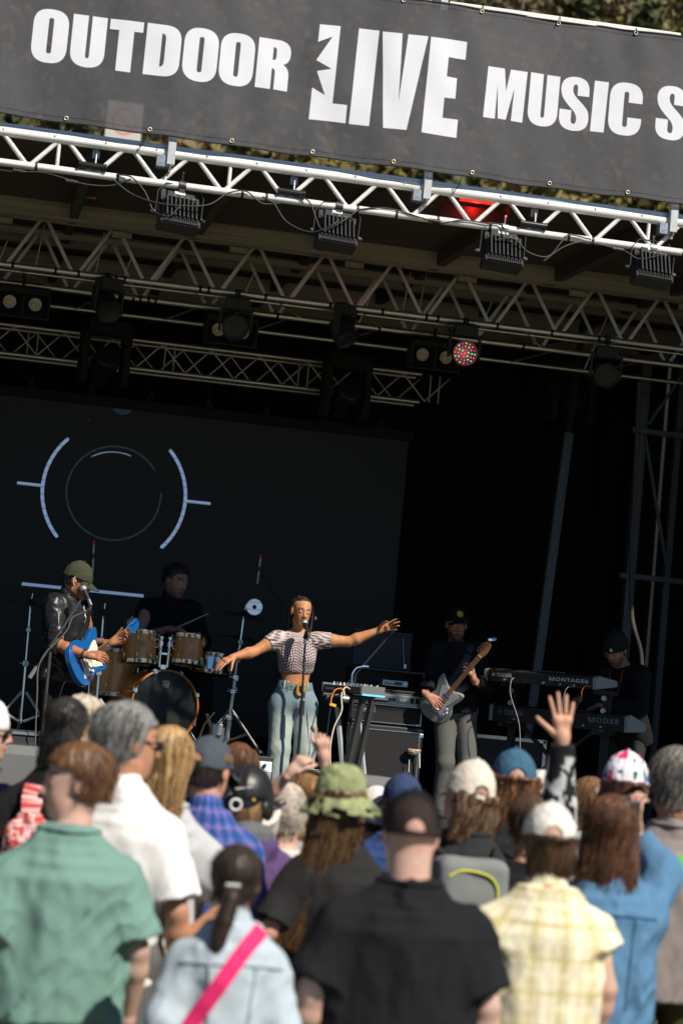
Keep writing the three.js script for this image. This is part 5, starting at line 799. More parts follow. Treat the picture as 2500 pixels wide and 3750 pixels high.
  const skinTint = (x, y, z) => {
    const [a, e, c] = hq(x, y, z), m = Math.abs(a), n = 0.5 + 0.5 * noise(x * 60, y * 60, z * 60); const rd = noise(x * 14 + sd, y * 14, z * 14), sp = noise(x * 150, y * 150, z * 150); let r = mix(0.9, 1.07, n) * (1 + 0.06 * rd + 0.05 * sp), col = [sk[0] * r * (1 + 0.05 * rd), sk[1] * r * (1 - 0.07 * rd), sk[2] * r * (1 - 0.09 * rd)];
    if (Math.abs(e) < 0.14 && m < 0.1) {
      const to = (q, k) => { col = [mix(col[0], q[0], k), mix(col[1], q[1], k), mix(col[2], q[2], k)]; };
      if (c > 0.06) {
        const lip = sst(0.011, 0.005, Math.abs(e + 0.065)) * sst(0.026, 0.018, m); to(o.lip ?? [sk[0] * 0.75, sk[1] * 0.45, sk[2] * 0.45], lip * 0.9);
        const brow = sst(0.0075, 0.003, Math.abs(e - 0.029 - 0.1 * (0.03 - Math.abs(m - 0.032)))) * sst(0.022, 0.017, Math.abs(m - 0.033)); to(hairC, brow * 0.85);
        const ey = Math.hypot((m - 0.031) / 1.5, e - (o.shut ? -0.004 : 0.002));
        if (o.shadow) to(o.shadow, sst(0.016, 0.007, Math.hypot((m - 0.029) / 1.4, e - 0.009)) * 0.6);
        if (o.shut) to([0.02, 0.012, 0.01], sst(0.0042, 0.002, Math.abs(e + 0.006)) * sst(0.016, 0.012, Math.abs(m - 0.031))); else { to([0.55, 0.5, 0.46], sst(0.0085, 0.006, ey)); to([0.03, 0.018, 0.012], sst(0.0058, 0.0042, Math.hypot(m - 0.031, e - 0.002))); }
        if (o.beard && e < -0.03) to(hairC, sst(0.005, 0.016, Math.abs(e + 0.066) + (e < -0.066 ? 0.02 : -0.004)) * o.beard * sst(-0.03, -0.05, e) * (0.75 + 0.25 * noise(x * 300, y * 300, z * 300)));
      } else if (o.beard && e < -0.035 && c > -0.01) to(hairC, o.beard * 0.9 * sst(-0.035, -0.06, e) * sst(-0.01, 0.02, c));
      if (m > 0.074) to([sk[0] * 1.05, sk[1] * 0.8, sk[2] * 0.75], 0.5);
    }
    return col;
  };
  // body: torso, arms and legs as one field
  const ar = (o.arm ?? 1) * s * (fem ? 0.88 : 1), lg = s * (o.leg ?? 1);
  const armF = (x, y, z, add, k0 = 0) => { let d = 9; for (const [S, E, Wr] of [[J.ls, J.le, J.lw], [J.rs, J.re, J.rw]]) { const m1 = vmix(S, E, 0.45), m2 = vmix(E, Wr, 0.28); let q = smin(cone(x, y, z, S, m1, 0.055 * ar + add, 0.05 * ar + add), cone(x, y, z, m1, E, 0.05 * ar + add, 0.039 * ar + add), 0.015); q = smin(q, cone(x, y, z, E, m2, 0.039 * ar + add, 0.0445 * ar + add), 0.015); d = Math.min(d, smin(q, cone(x, y, z, m2, Wr, 0.0445 * ar + add, 0.0265 * ar + add), 0.015)); } return d; };
  const nb = vadd(vmix(J.neck, J.pelvis, 0.02), tz, -0.012 * s);
  const shoulderF = (x, y, z, add) => Math.min(cone(x, y, z, nb, J.ls, 0.056 * s + add, 0.054 * ar + add), cone(x, y, z, nb, J.rs, 0.056 * s + add, 0.054 * ar + add));
  const legF = (x, y, z, add, flare = 0, kn = 0) => { let d = 9; for (const [Hp, K, A] of [[J.lh, J.lk, J.la], [J.rh, J.rk, J.ra]]) d = Math.min(d, smin(cone(x, y, z, Hp, K, 0.085 * lg + add, 0.06 * lg + add + kn), cone(x, y, z, K, A, 0.058 * lg + add + kn, 0.042 * lg + add + flare), 0.03)); return d; };
  const bodyF = (x, y, z) => { let d = torso(x, y, z, -0.012, -0.012, -0.12, 1.06); d = smin(d, shoulderF(x, y, z, -0.012), 0.05); d = smin(d, armF(x, y, z, 0), 0.03); return smin(d, legF(x, y, z, -0.015), 0.04); };
  const bj = [J.pelvis, J.neck, J.ls, J.rs, J.le, J.re, J.lw, J.rw, J.la, J.ra];
  const parts = [], [b0, b1] = bounds(bj, 0.19 * s * b);
  parts.push(sdfMesh(bodyF, b0, b1, o.bodyCell ?? cell * 1.2));
  const hb = bounds([J.head, neckLow, neckTop], 0.15 * s); hb[0][1] = neckLow[1] - 0.02;
  parts.push(sdfMesh(headF, hb[0], hb[1], o.headCell ?? 0.006));
  const hands = { l: { on: 1 }, r: { on: 1 }, ...(o.hands ?? {}) };
  for (const k of ['l', 'r']) {
    const W = k === 'l' ? J.lw : J.rw, E = k === 'l' ? J.le : J.re, H = hands[k];
    let dir = H.dir ? H.dir : vsub(W, E), nor = H.nor ?? [k === 'l' ? -1 : 1, 0, 0.2];
    if (H.world) { const rot = (p) => [p[0] * cs - p[2] * sn, p[1], p[0] * sn + p[2] * cs]; if (H.dir) dir = rot(dir); nor = rot(nor); }
    const hf = handField(W, dir, nor, k === 'r', s * (H.s ?? 1), H.curl, H.spread, H.thumb, H.tcurl), [h0, h1] = bounds(hf.pts, 0.04 * s);
    parts.push(sdfMesh(hf.fn, h0, h1, o.handCell ?? 0.006));
  }
  obj('body', [tint(join(parts), skinTint)], skinMat, t);
  // clothing
  const fold = (x, y, z, a, k = 1) => {
    const w = noise(x * 3.3 + sd, y * 3, z * 3.3), w2 = noise(x * 2.7, y * 2.4 + sd, z * 2.7), X = x + 0.05 * w, Y = y + 0.06 * w2, g = 0.55 + 0.6 * w2;
    const n1 = noise(X * 15 * k + sd * 7, Y * 3.6 * k, z * 13 * k + sd), n2 = noise((X + 0.75 * Y) * 13 * k + sd * 3, (Y - 0.75 * X) * 4 * k, z * 9 * k), n3 = noise((X - 0.7 * Y) * 15 * k - sd, (Y + 0.7 * X) * 4.4 * k, z * 9 * k), n4 = noise(x * 34 * k, y * 21 * k + sd, z * 34 * k);
    return a * (0.55 * n1 + 0.5 * g * (1 - 2 * Math.sqrt(Math.abs(n2))) + 0.45 * (1.1 - g) * n3 + 0.16 * n4);
  };
  const sh = o.shirt;
  if (sh) {
    const add = sh.add ?? 0.018, lo = sh.lo ?? -0.14, amp = (sh.fold ?? 0.007) * 1.35, slv = sh.sleeve ?? 0.62, hi = sh.hi ?? 1.0, P = sh.loose ? prof.map(([q, w, d]) => [q, q < 0.75 ? Math.max(w, 0.17 * sh.loose) : w, q < 0.75 ? Math.max(d, 0.118 * sh.loose) : d]) : prof;
    const arms = [[J.ls, J.le, J.lw], [J.rs, J.re, J.rw]].map(([S, E, Wr], i) => { const sl = Array.isArray(slv) ? slv[i] : slv; if (sl <= 1) { const e = vmix(S, E, sl); return { S, E: e, d: nrm(vsub(E, S)), r0: 0.058 * ar + add, r1: 0.056 * ar + add + (sh.flare ?? 0.012) * sl }; } const e = vmix(E, Wr, sl - 1); return { S, E, W: e, d: nrm(vsub(Wr, E)), r0: 0.056 * ar + add, r1: 0.045 * ar + add, r2: 0.036 * ar + add * 0.8 }; });
    const f = (x, y, z) => {
      let d = torso(x, y, z, add, add, lo, hi, P, 1); d = smin(d, Math.max(shoulderF(x, y, z, add - 0.006), torso(x, y, z, 0.2, 0.2, 0, hi)), 0.05 * s);
      if (sh.sleeveless) { /* none */ } else for (const q of arms) { let e; if (q.W) { e = smin(cone(x, y, z, q.S, q.E, q.r0, q.r1), cone(x, y, z, q.E, q.W, q.r1, q.r2), 0.03); e = Math.max(e, (x - q.W[0]) * q.d[0] + (y - q.W[1]) * q.d[1] + (z - q.W[2]) * q.d[2]); } else { e = cone(x, y, z, q.S, q.E, q.r0, q.r1); e = Math.max(e, (x - q.E[0]) * q.d[0] + (y - q.E[1]) * q.d[1] + (z - q.E[2]) * q.d[2]); } d = smin(d, e, 0.045 * s); }
      if (sh.hood) d = smin(d, ell(x, y, z, J.neck[0], J.neck[1] - 0.03 * s, J.neck[2] - 0.09 * s, 0.13 * s, 0.085 * s, 0.07 * s), 0.03);
      if (sh.bust) for (const m of [-1, 1]) { const c = vadd(vadd(vmix(J.pelvis, J.neck, 0.6), tx, m * 0.068 * s), tz, 0.065 * s); d = smin(d, ell(x, y, z, c[0], c[1], c[2], 0.066 * s, 0.062 * s, 0.06 * s), 0.04); }
      if (sh.collar) d = Math.min(d, Math.max(cone(x, y, z, vmix(J.neck, neckTop, 0.0), vmix(J.neck, neckTop, sh.collar), nr + 0.018, nr + 0.014)));
      return d - fold(x, y, z, amp, sh.foldK ?? 1);
    };
    o.__sf = f; const pts = [J.pelvis, J.neck, vmix(J.pelvis, J.neck, lo), J.ls, J.rs]; if (!sh.sleeveless) for (const q of arms) pts.push(q.E, q.W ?? q.E);
    const [s0, s1] = bounds(pts, 0.16 * s * b + add + (sh.loose ? 0.05 : 0)); const g = wrapUV(sdfMesh(f, s0, s1, sh.cell ?? cell), sh.front ?? -1);
    const c = obj(sh.name ?? 'shirt', [sh.tint ? tint(g, sh.tint(J, s)) : g], sh.mat ?? cloth(sh.c, sh.rough ?? 0.92), t); if (sh.label) c.userData.label = sh.label;
    if (sh.rib) { const pts = []; for (let k = 0; k <= 28; k++) { const a = k / 28 * 6.283, base = vadd(J.pelvis, up, (hi - 0.012 - 0.035 * Math.max(0, Math.cos(a))) * L), dir = [0, 1, 2].map((i) => tx[i] * Math.sin(a) + tz[i] * Math.cos(a)); let l0 = 0, l1 = 0.2; for (let q = 0; q < 18; q++) { const m = (l0 + l1) / 2, p = vadd(base, dir, m); if (f(p[0], p[1], p[2]) < 0) l0 = m; else l1 = m; } pts.push(vadd(base, dir, l0 - 0.001)); } obj('collar', [new THREE.TubeGeometry(new THREE.CatmullRomCurve3(pts.map((p) => V(...p)), false), 56, 0.009 * s, 6)], c.material.vertexColors ? cloth([0.24, 0.21, 0.2], 0.92) : c.material, t); }
  }
  const pa = o.pants ?? { c: [0.03, 0.035, 0.05] };
  {
    const add = pa.add ?? 0.012, f = (x, y, z) => { let d = legF(x, y, z, add, pa.flare ?? 0.004, pa.knee ?? 0); d = smin(d, smax(torso(x, y, z, add - 0.004, add - 0.002, -0.3, pa.hi ?? 0.14), (J.lh[1] + J.rh[1]) / 2 - 0.02 * s - y, 0.1), 0.06); d = Math.max(d, (Math.min(J.la[1], J.ra[1]) - 0.03 * s) - y); return d - fold(x, y, z, pa.fold ?? 0.004, 1.2); };
    const [p0, p1] = bounds([J.pelvis, J.lh, J.rh, J.lk, J.rk, J.la, J.ra], 0.17 * s * b + 0.02); p1[1] = J.pelvis[1] + 0.25 * L; const g = wrapUV(sdfMesh(f, p0, p1, pa.cell ?? 0.022), pa.front ?? -1);
    obj(pa.name ?? 'trousers', [pa.tint ? tint(g, pa.tint) : g], pa.mat ?? cloth(pa.c, 0.9), t);
    for (const A of [J.la, J.ra]) { const toe = [A[0] * 1.12, 0.035 * s, A[2] + 0.15 * s], heel = [A[0], 0.04 * s, A[2] - 0.03 * s]; const ff = (x, y, z) => Math.max(smin(cone(x, y, z, heel, toe, 0.045 * s, 0.04 * s), cone(x, y, z, heel, [A[0], A[1], A[2]], 0.04 * s, 0.04 * s), 0.03), 0.004 - y); const [q0, q1] = bounds([toe, heel, A], 0.06); q0[1] = -0.01; obj('shoe', [sdfMesh(ff, q0, q1, 0.012)], cloth(o.shoe ?? [0.05, 0.05, 0.05], 0.7), t); }
  }
  // hair
  const hr = o.hair;
  if (hr && hr.kind !== 'none') {
    const th = hr.thick ?? 0.014, fr = hr.freq ?? 55, am = (hr.amp ?? 0.004) * 0.6;
    const strand = (a, e, c) => am * noise(Math.atan2(a, c + 0.02) * fr * 0.13 + sd, e * (hr.wave ? 26 : 7) + (hr.wave ? 1.5 * noise(a * 20, e * 8, c * 20) : 0), Math.hypot(a, c) * 30 + sd) + am * 0.6 * noise(a * fr * 2.2, e * 14, c * fr * 2.2 + sd);
    const low = hr.low ?? -0.075, L0 = hr.len ?? 0;
    const f = (x, y, z) => {
      const [a, e, c] = hq(x, y, z), m = Math.abs(a);
      let d = ell(a, e, c, 0, 0.034, -0.018, 0.08 + th * 0.8, 0.091 + th, 0.099 + th);
      d = smin(d, ell(a, e, c, 0, -0.03, -0.045, 0.062 + th, 0.07, 0.05 + th), 0.03);
      const hl = (hr.hl ?? 0.07) - 3.2 * a * a;
      const face = Math.min(hl - e, c - (0.028 - (hr.side ?? 0)) - 0.35 * Math.max(0, e - 0.02) + 0.1 * (hr.temple ?? 0));
      d = smax(d, face, 0.01);
      d = smax(d, low - e, 0.01);
      if (hr.ears !== false && L0 < 0.1) d = smax(d, -(Math.hypot(m - 0.085, e + 0.004, c - 0.0) - 0.026), 0.01);
      if (L0 > 0) { const w = (hr.w ?? 0.085), bk = hr.back ?? 0.03, tt = clamp((0.03 - e) / L0, 0, 1), hw = mix(w, w * (hr.wEnd ?? 0.95), tt), zc = -0.045 - bk * Math.sin(Math.min(1, tt * 1.6) * 1.57), td = mix(0.055, hr.tEnd ?? 0.03, tt); const ca = (hr.shift ?? 0) * tt * tt; let q = (Math.sqrt(((a - ca) / hw) ** 2 + ((c - zc) / td) ** 2) - 1) * td; q = Math.max(q, e - 0.04, -e - L0 + 0.02 * noise(a * 60, 0, sd)); d = smin(d, q, 0.03); }
      if (o.hat && o.hat.kind !== 'helmet') { const hy = (o.hat.y0 ?? 0.03) + 0.012, ca = Math.cos(o.hat.pitch ?? 0), sa = Math.sin(o.hat.pitch ?? 0); d = smax(d, ((e - 0.03) * ca - c * sa + 0.03 - hy) , 0.012); }
      return (d + strand(a, e, c)) * hs * 0.9;
    };
    const pts = [hp([0.1, 0.14, 0.1]), hp([-0.1, -0.1, -0.13]), hp([-0.1, 0.14, 0.1]), hp([0.1, -0.1, -0.13])]; if (L0) pts.push(hp([0.11 + (hr.shift ?? 0), -L0, -0.14]), hp([-0.11 + (hr.shift ?? 0), -L0, -0.14]), hp([0, -L0, 0.04]));
    const [h0, h1] = bounds(pts, 0.035); const g = sdfMesh(f, h0, h1, hr.cell ?? 0.0065), hc2 = hr.c2 ?? hairC.map((v) => v * 1.9), hc3 = hr.c3;
    const hairTint = (x, y, z) => { const [a, e, c] = hq(x, y, z); const n = 0.5 + 0.5 * noise(Math.atan2(a, c + 0.02) * 16 + sd * 3, e * 3, Math.hypot(a, c) * 22), n2 = 0.5 + 0.5 * noise(a * 130, e * 18, c * 130 + sd); let k = clamp(0.6 * n + 0.5 * n2 - 0.1, 0, 1); let q = [mix(hairC[0], hc2[0], k), mix(hairC[1], hc2[1], k), mix(hairC[2], hc2[2], k)]; if (hc3) { const w = sst(0.42, 0.8, n); q = q.map((v, i) => mix(v, hc3[i], w * 0.8)); } return q; };
    const parts2 = [tint(g, hairTint)];
    // fine strands lying over the surface and breaking the outline
    const ns = Math.round((hr.strands ?? (L0 ? 120 : 70)) * 5), ytop = o.hat ? (o.hat.y0 ?? 0.02) : 0.118, wv = hr.wave ? 0.009 : 0.003;
    const onHead = (an, e, lift) => { const ra = Math.sqrt(Math.max(0.0, 1 - ((Math.max(e, -0.02) - 0.034) / (0.092 + th)) ** 2)); return [Math.sin(an) * (0.08 + th * 0.85 + lift) * ra, e, Math.cos(an) * (0.1 + th + lift) * ra - 0.018]; };
    for (let k = 0; k < ns; k++) {
      const an = Math.PI + rr(-1.75, 1.75), lift = rnd() < 0.1 ? rr(0.005, 0.014) : rr(-0.002, 0.004), ph = rr(0, 6.3), fq = rr(30, 60); let pl = [];
      const wob = (p, e) => [p[0] + wv * Math.sin(e * fq + ph), p[1], p[2] + wv * Math.cos(e * fq * 0.9 + ph)];
      if (L0) {
        const y0 = Math.min(ytop, rr(0.0, 0.118)), y1 = -L0 * rr(0.72, 1.04), n = 9;
        for (let q = 0; q <= n; q++) { const e = mix(y0, y1, q / n), p = onHead(an, e, lift), tt = clamp((0.03 - e) / L0, 0, 1), bl = sst(0.02, -0.06, e), w = hr.w ?? 0.085, hw = mix(w, w * (hr.wEnd ?? 0.95), tt), zc = -0.045 - (hr.back ?? 0.03) * Math.sin(Math.min(1, tt * 1.6) * 1.57), td = mix(0.055, hr.tEnd ?? 0.03, tt), c2 = [Math.sin(an) * (hw + lift) + (hr.shift ?? 0) * tt * tt, e, zc + Math.cos(an) * (td + lift)]; pl.push(wob([mix(p[0], c2[0], bl), e, mix(p[2], c2[2], bl)], e)); }
      } else {
        const y0 = Math.min(ytop, rr(low + 0.02, 0.122)), len = rr(0.03, 0.075), n = 4; if (hr.kind !== 'none' && y0 < -0.02 && Math.abs(an - Math.PI) > 1.3) continue;
        for (let q = 0; q <= n; q++) { const e = Math.max(low - 0.006, y0 - len * q / n); pl.push(wob(onHead(an + 0.12 * Math.sin(ph) * q / n, e, lift + 0.006 * (q / n) ** 2), e)); }
      }
      const bb = rr(0.7, 1.3), tg = tube(pl.map(hp), hr.sr ?? 0.001, 3, L0 ? 9 : 4), cc = rnd() < 0.45 ? hc2 : rnd() < 0.35 && hc3 ? hc3 : hairC; parts2.push(tint(prep(tg), () => cc.map((v) => v * bb)));
    }
    for (const ex of hr.extra ?? []) { const ff = (x, y, z) => { let d = 9; for (let k = 0; k < ex.length - 1; k++) d = Math.min(d, cone(x, y, z, hp(ex[k]), hp(ex[k + 1]), ex[k][3] * hs, ex[k + 1][3] * hs)); const q = hq(x, y, z); return d + am * noise(q[0] * 90 + sd, q[1] * 12, q[2] * 90); }; const [e0, e1] = bounds(ex.map(hp), 0.07); parts2.push(tint(sdfMesh(ff, e0, e1, 0.006), hairTint)); }
    parts2.forEach((g2) => { if (!g2.attributes.uv) prep(g2); });
    const ho = obj('hair', parts2, hairMat, t); if (hr.label) ho.userData.label = hr.label;
  }
  const ctx = { shirtF: o.__sf, t, J, s, hs, hq, hp, up, tx, tz, L, torso, neckLow, neckTop, nr, fold };
  if (o.hat) hat(o.hat, ctx);
  if (o.more) o.more(ctx);
  return ctx;
}
// hats in the head frame
function hat(h, c) {
  const { hq, hp, hs, t } = c, cy = Math.cos(h.yaw ?? 0), sy = Math.sin(h.yaw ?? 0), cp = Math.cos(h.pitch ?? 0), sp = Math.sin(h.pitch ?? 0), R = h.R ?? 1, Y0 = h.y0 ?? 0.035;
  const q2 = (x, y, z) => { const [a, e, d] = hq(x, y, z), a2 = a * cy - d * sy, d2 = a * sy + d * cy; const e1 = e - 0.03; return [a2, e1 * cp - d2 * sp + 0.03, e1 * sp + d2 * cp]; };
  const box3 = bounds([hp([0.2, 0.2, 0.22]), hp([-0.2, -0.12, -0.22]), hp([0.2, 0.2, -0.22]), hp([-0.2, 0.2, 0.22]), hp([0.2, -0.12, 0.22]), hp([-0.2, -0.12, 0.22]), hp([0.2, -0.12, -0.22])], 0.0);
  const m = h.mat ?? cloth(h.c, h.rough ?? 0.88);
  const wr = (fn, name, mat = m, cell = 0.0062, tn) => { let g = sdfMesh((x, y, z) => fn(...q2(x, y, z)) * hs * 0.9, box3[0], box3[1], cell); const p = g.attributes.position, u = new Float32Array(p.count * 2); for (let i = 0; i < p.count; i++) { const q = q2(p.getX(i), p.getY(i), p.getZ(i)); u[i * 2] = Math.atan2(q[0], -q[2]) * 0.1; u[i * 2 + 1] = q[1]; } g.setAttribute('uv', new THREE.BufferAttribute(u, 2)); if (tn) tint(g, (x, y, z) => tn(...q2(x, y, z))); const o = obj(name, [g], mat, t); if (h.label && name === h.name) o.userData.label = h.label; return o; };
  const wob = (a, e, d) => 0.0022 * noise(a * 30 + 3, e * 30, d * 30) + 0.0012 * noise(a * 70, e * 70, d * 70);
  if (h.kind === 'cap') {
    const tall = h.tall ?? 0.118;
    const o = wr((a, e, d) => {
      const seam = 0.0022 * Math.max(0, 1 - Math.abs(((Math.atan2(a, d) / 1.047 + 6.5) % 1) - 0.5) * 26);
      let q = ell(a, e, d, 0, Y0 - 0.002, -0.008, 0.091 * R, tall * R, 0.108 * R) + seam * (e > Y0 + 0.01 ? 1 : 0) + wob(a, e, d); q = smax(q, Y0 - e - 0.012 * (d < -0.04 ? 1 : 0), 0.004);
      if (h.open !== false) q = smax(q, -Math.max(Math.hypot(a / 1.05, Math.max(0, e - Y0 - 0.012)) - 0.03, Y0 + 0.004 - e, d + 0.02), 0.004);
      return q;
    }, h.name ?? 'cap', m, 0.0055, h.tint);
    if (h.brim !== false) wr((a, e, d) => { const yb = Y0 + 0.006 - 0.9 * a * a * 6 - (d - 0.09) * (h.droop ?? 0.28); return Math.max((Math.abs(e - yb) - 0.0035) * 0.8, (Math.hypot(a / 0.092, (d - 0.062) / 0.118) - 1) * 0.09, 0.07 - d - a * a * 2.5); }, 'brim', h.brimMat ?? m, 0.0048);
    obj('button', [ball(0.008 * hs, ...(() => { const q = [0, Y0 + tall * R - 0.002, -0.008]; const e = q[1] - 0.03, e2 = e * cp + q[2] * sp, d2 = -e * sp + q[2] * cp; return hp([q[0] * cy + d2 * sy, e2 + 0.03, -q[0] * sy + d2 * cy]); })(), 8)], m, t);
    return o;
  }
  if (h.kind === 'bucket') {
    wr((a, e, d) => { const r = Math.hypot(a, d * 0.93 + 0.01); const k = clamp((e - 0.02) / 0.1, 0, 1.2); let q = (r - mix(0.103, 0.083, k)) * 0.95; q = smax(q, e - 0.135 - 0.1 * (0.08 - r) * 0.3, 0.055); q = Math.max(q, 0.018 - e); const yb = 0.024 - (r - 0.1) * (h.droop ?? 0.85) - 0.012 * noise(a * 9, 2, d * 9); let br = Math.max((Math.abs(e - yb) - 0.004) * 0.7, r - 0.158 - 0.006 * noise(a * 14, 5, d * 14), 0.09 - r); return smin(q, br, 0.008) + 2.2 * wob(a, e, d); }, 'bucket_hat', m, 0.006, h.tint);
  } else if (h.kind === 'beanie') {
    wr((a, e, d) => { let q = ell(a, e, d, 0, 0.03, -0.016, 0.092 * R, 0.122 * R, 0.11 * R) + wob(a, e, d) + 0.0012 * Math.sin(Math.atan2(a, d) * 46); q = smax(q, 0.012 - e + (d < 0 ? 0.35 * d : 0.0), 0.006); const cuff = Math.max(Math.abs(e - 0.03 - (d < 0 ? 0.35 * d : 0)) - 0.026, ell(a, e, d, 0, 0.03, -0.016, 0.098 * R, 0.126 * R, 0.116 * R)); return h.cuff === false ? q : smin(q, cuff, 0.006); }, h.name ?? 'beanie', m, h.cell ?? 0.006, h.tint);
  } else if (h.kind === 'helmet') {
    wr((a, e, d) => { const M1 = Math.abs(a); let q = ell(a, e, d, 0, 0.035, -0.012, 0.112, 0.128, 0.132); q = smax(q, 0.005 - e, 0.012); let ear = ell(M1, e, d, 0.09, -0.03, -0.01, 0.026, 0.055, 0.055); q = smin(q, ear, 0.02); q = smin(q, Math.max(ell(a, e, d, 0, -0.01, -0.085, 0.07, 0.05, 0.045)), 0.02); for (const s1 of [-1, 0, 1]) q = smax(q, -(Math.max(Math.abs(a - s1 * 0.045) - 0.006, Math.abs(d + 0.01) - 0.035, -e + 0.1)), 0.006); return q + 0.002 * Math.sin(Math.min(1, M1 * 20) * 6); }, 'helmet', m, 0.0062);
  }
}

// a flat band lying on a torso: pts = [u in metres to the person's left, height fraction], front or back
function band(c, pts, width, off, front, sub = 10) {
  const P = []; const tab = pts.map((p) => V(p[0], p[1], 0)), cu = new THREE.CatmullRomCurve3(tab), n = sub * pts.length;
  const at = (u, tt, o2) => { let lo = 0, hi = 0.5; const base = vadd(vadd(c.J.pelvis, c.up, tt * c.L), c.tx, u); for (let k = 0; k < 22; k++) { const m = (lo + hi) / 2, p = vadd(base, c.tz, front ? m : -m); if (o2(p) < 0) lo = m; else hi = m; } return vadd(base, c.tz, (front ? 1 : -1) * (lo + off)); };
  for (let i = 0; i <= n; i++) { const q = cu.getPoint(i / n); P.push(at(q.x, q.y, c.surf)); }
  const pos = [], idx = [];
  P.forEach((p, i) => { const a = P[Math.max(0, i - 1)], b2 = P[Math.min(n, i + 1)], tg = nrm(vsub(b2, a)), no = front ? c.tz : c.tz.map((v) => -v), w = nrm(crs(tg, no)); const nn = nrm(crs(w, tg)); for (const [sw, sn] of [[-1, 0], [1, 0], [1, 1], [-1, 1]]) { const q = vadd(vadd(p, w, sw * width / 2), nn, sn * 0.005 * (dotp(nn, no) > 0 ? 1 : -1)); pos.push(...q); } if (i) { const o = i * 4, l = o - 4; for (let k = 0; k < 4; k++) { const k2 = (k + 1) % 4; idx.push(l + k, l + k2, o + k2, l + k, o + k2, o + k); } } });
  const g = new THREE.BufferGeometry(); g.setAttribute('position', new THREE.Float32BufferAttribute(pos, 3)); g.setIndex(idx); g.computeVertexNormals(); return g;
}
const withSurf = (c) => { c.surf = (p) => c.shirtF(p[0], p[1], p[2]); return c; };
const glasses = (c, m, thick = true) => { const g = []; for (const k of [-1, 1]) { g.push(thick ? rbox(0.05, 0.032, 0.012, 0.005, k * 0.033, 0.0, 0.098) : torus(0.019, 0.0016, k * 0.033, -0.002, 0.1, 0, 0, 20, 5)); g.push(bar([k * 0.058, 0.008, 0.095], [k * 0.08, 0.012, 0.0], 0.003, 6)); } g.push(bar([-0.012, 0.006, 0.105], [0.012, 0.006, 0.105], 0.003, 6)); const G = join(g), p = G.attributes.position; for (let i = 0; i < p.count; i++) p.setXYZ(i, ...c.hp([p.getX(i), p.getY(i), p.getZ(i)])); G.computeVertexNormals(); return obj('glasses', [G], m, c.t); };

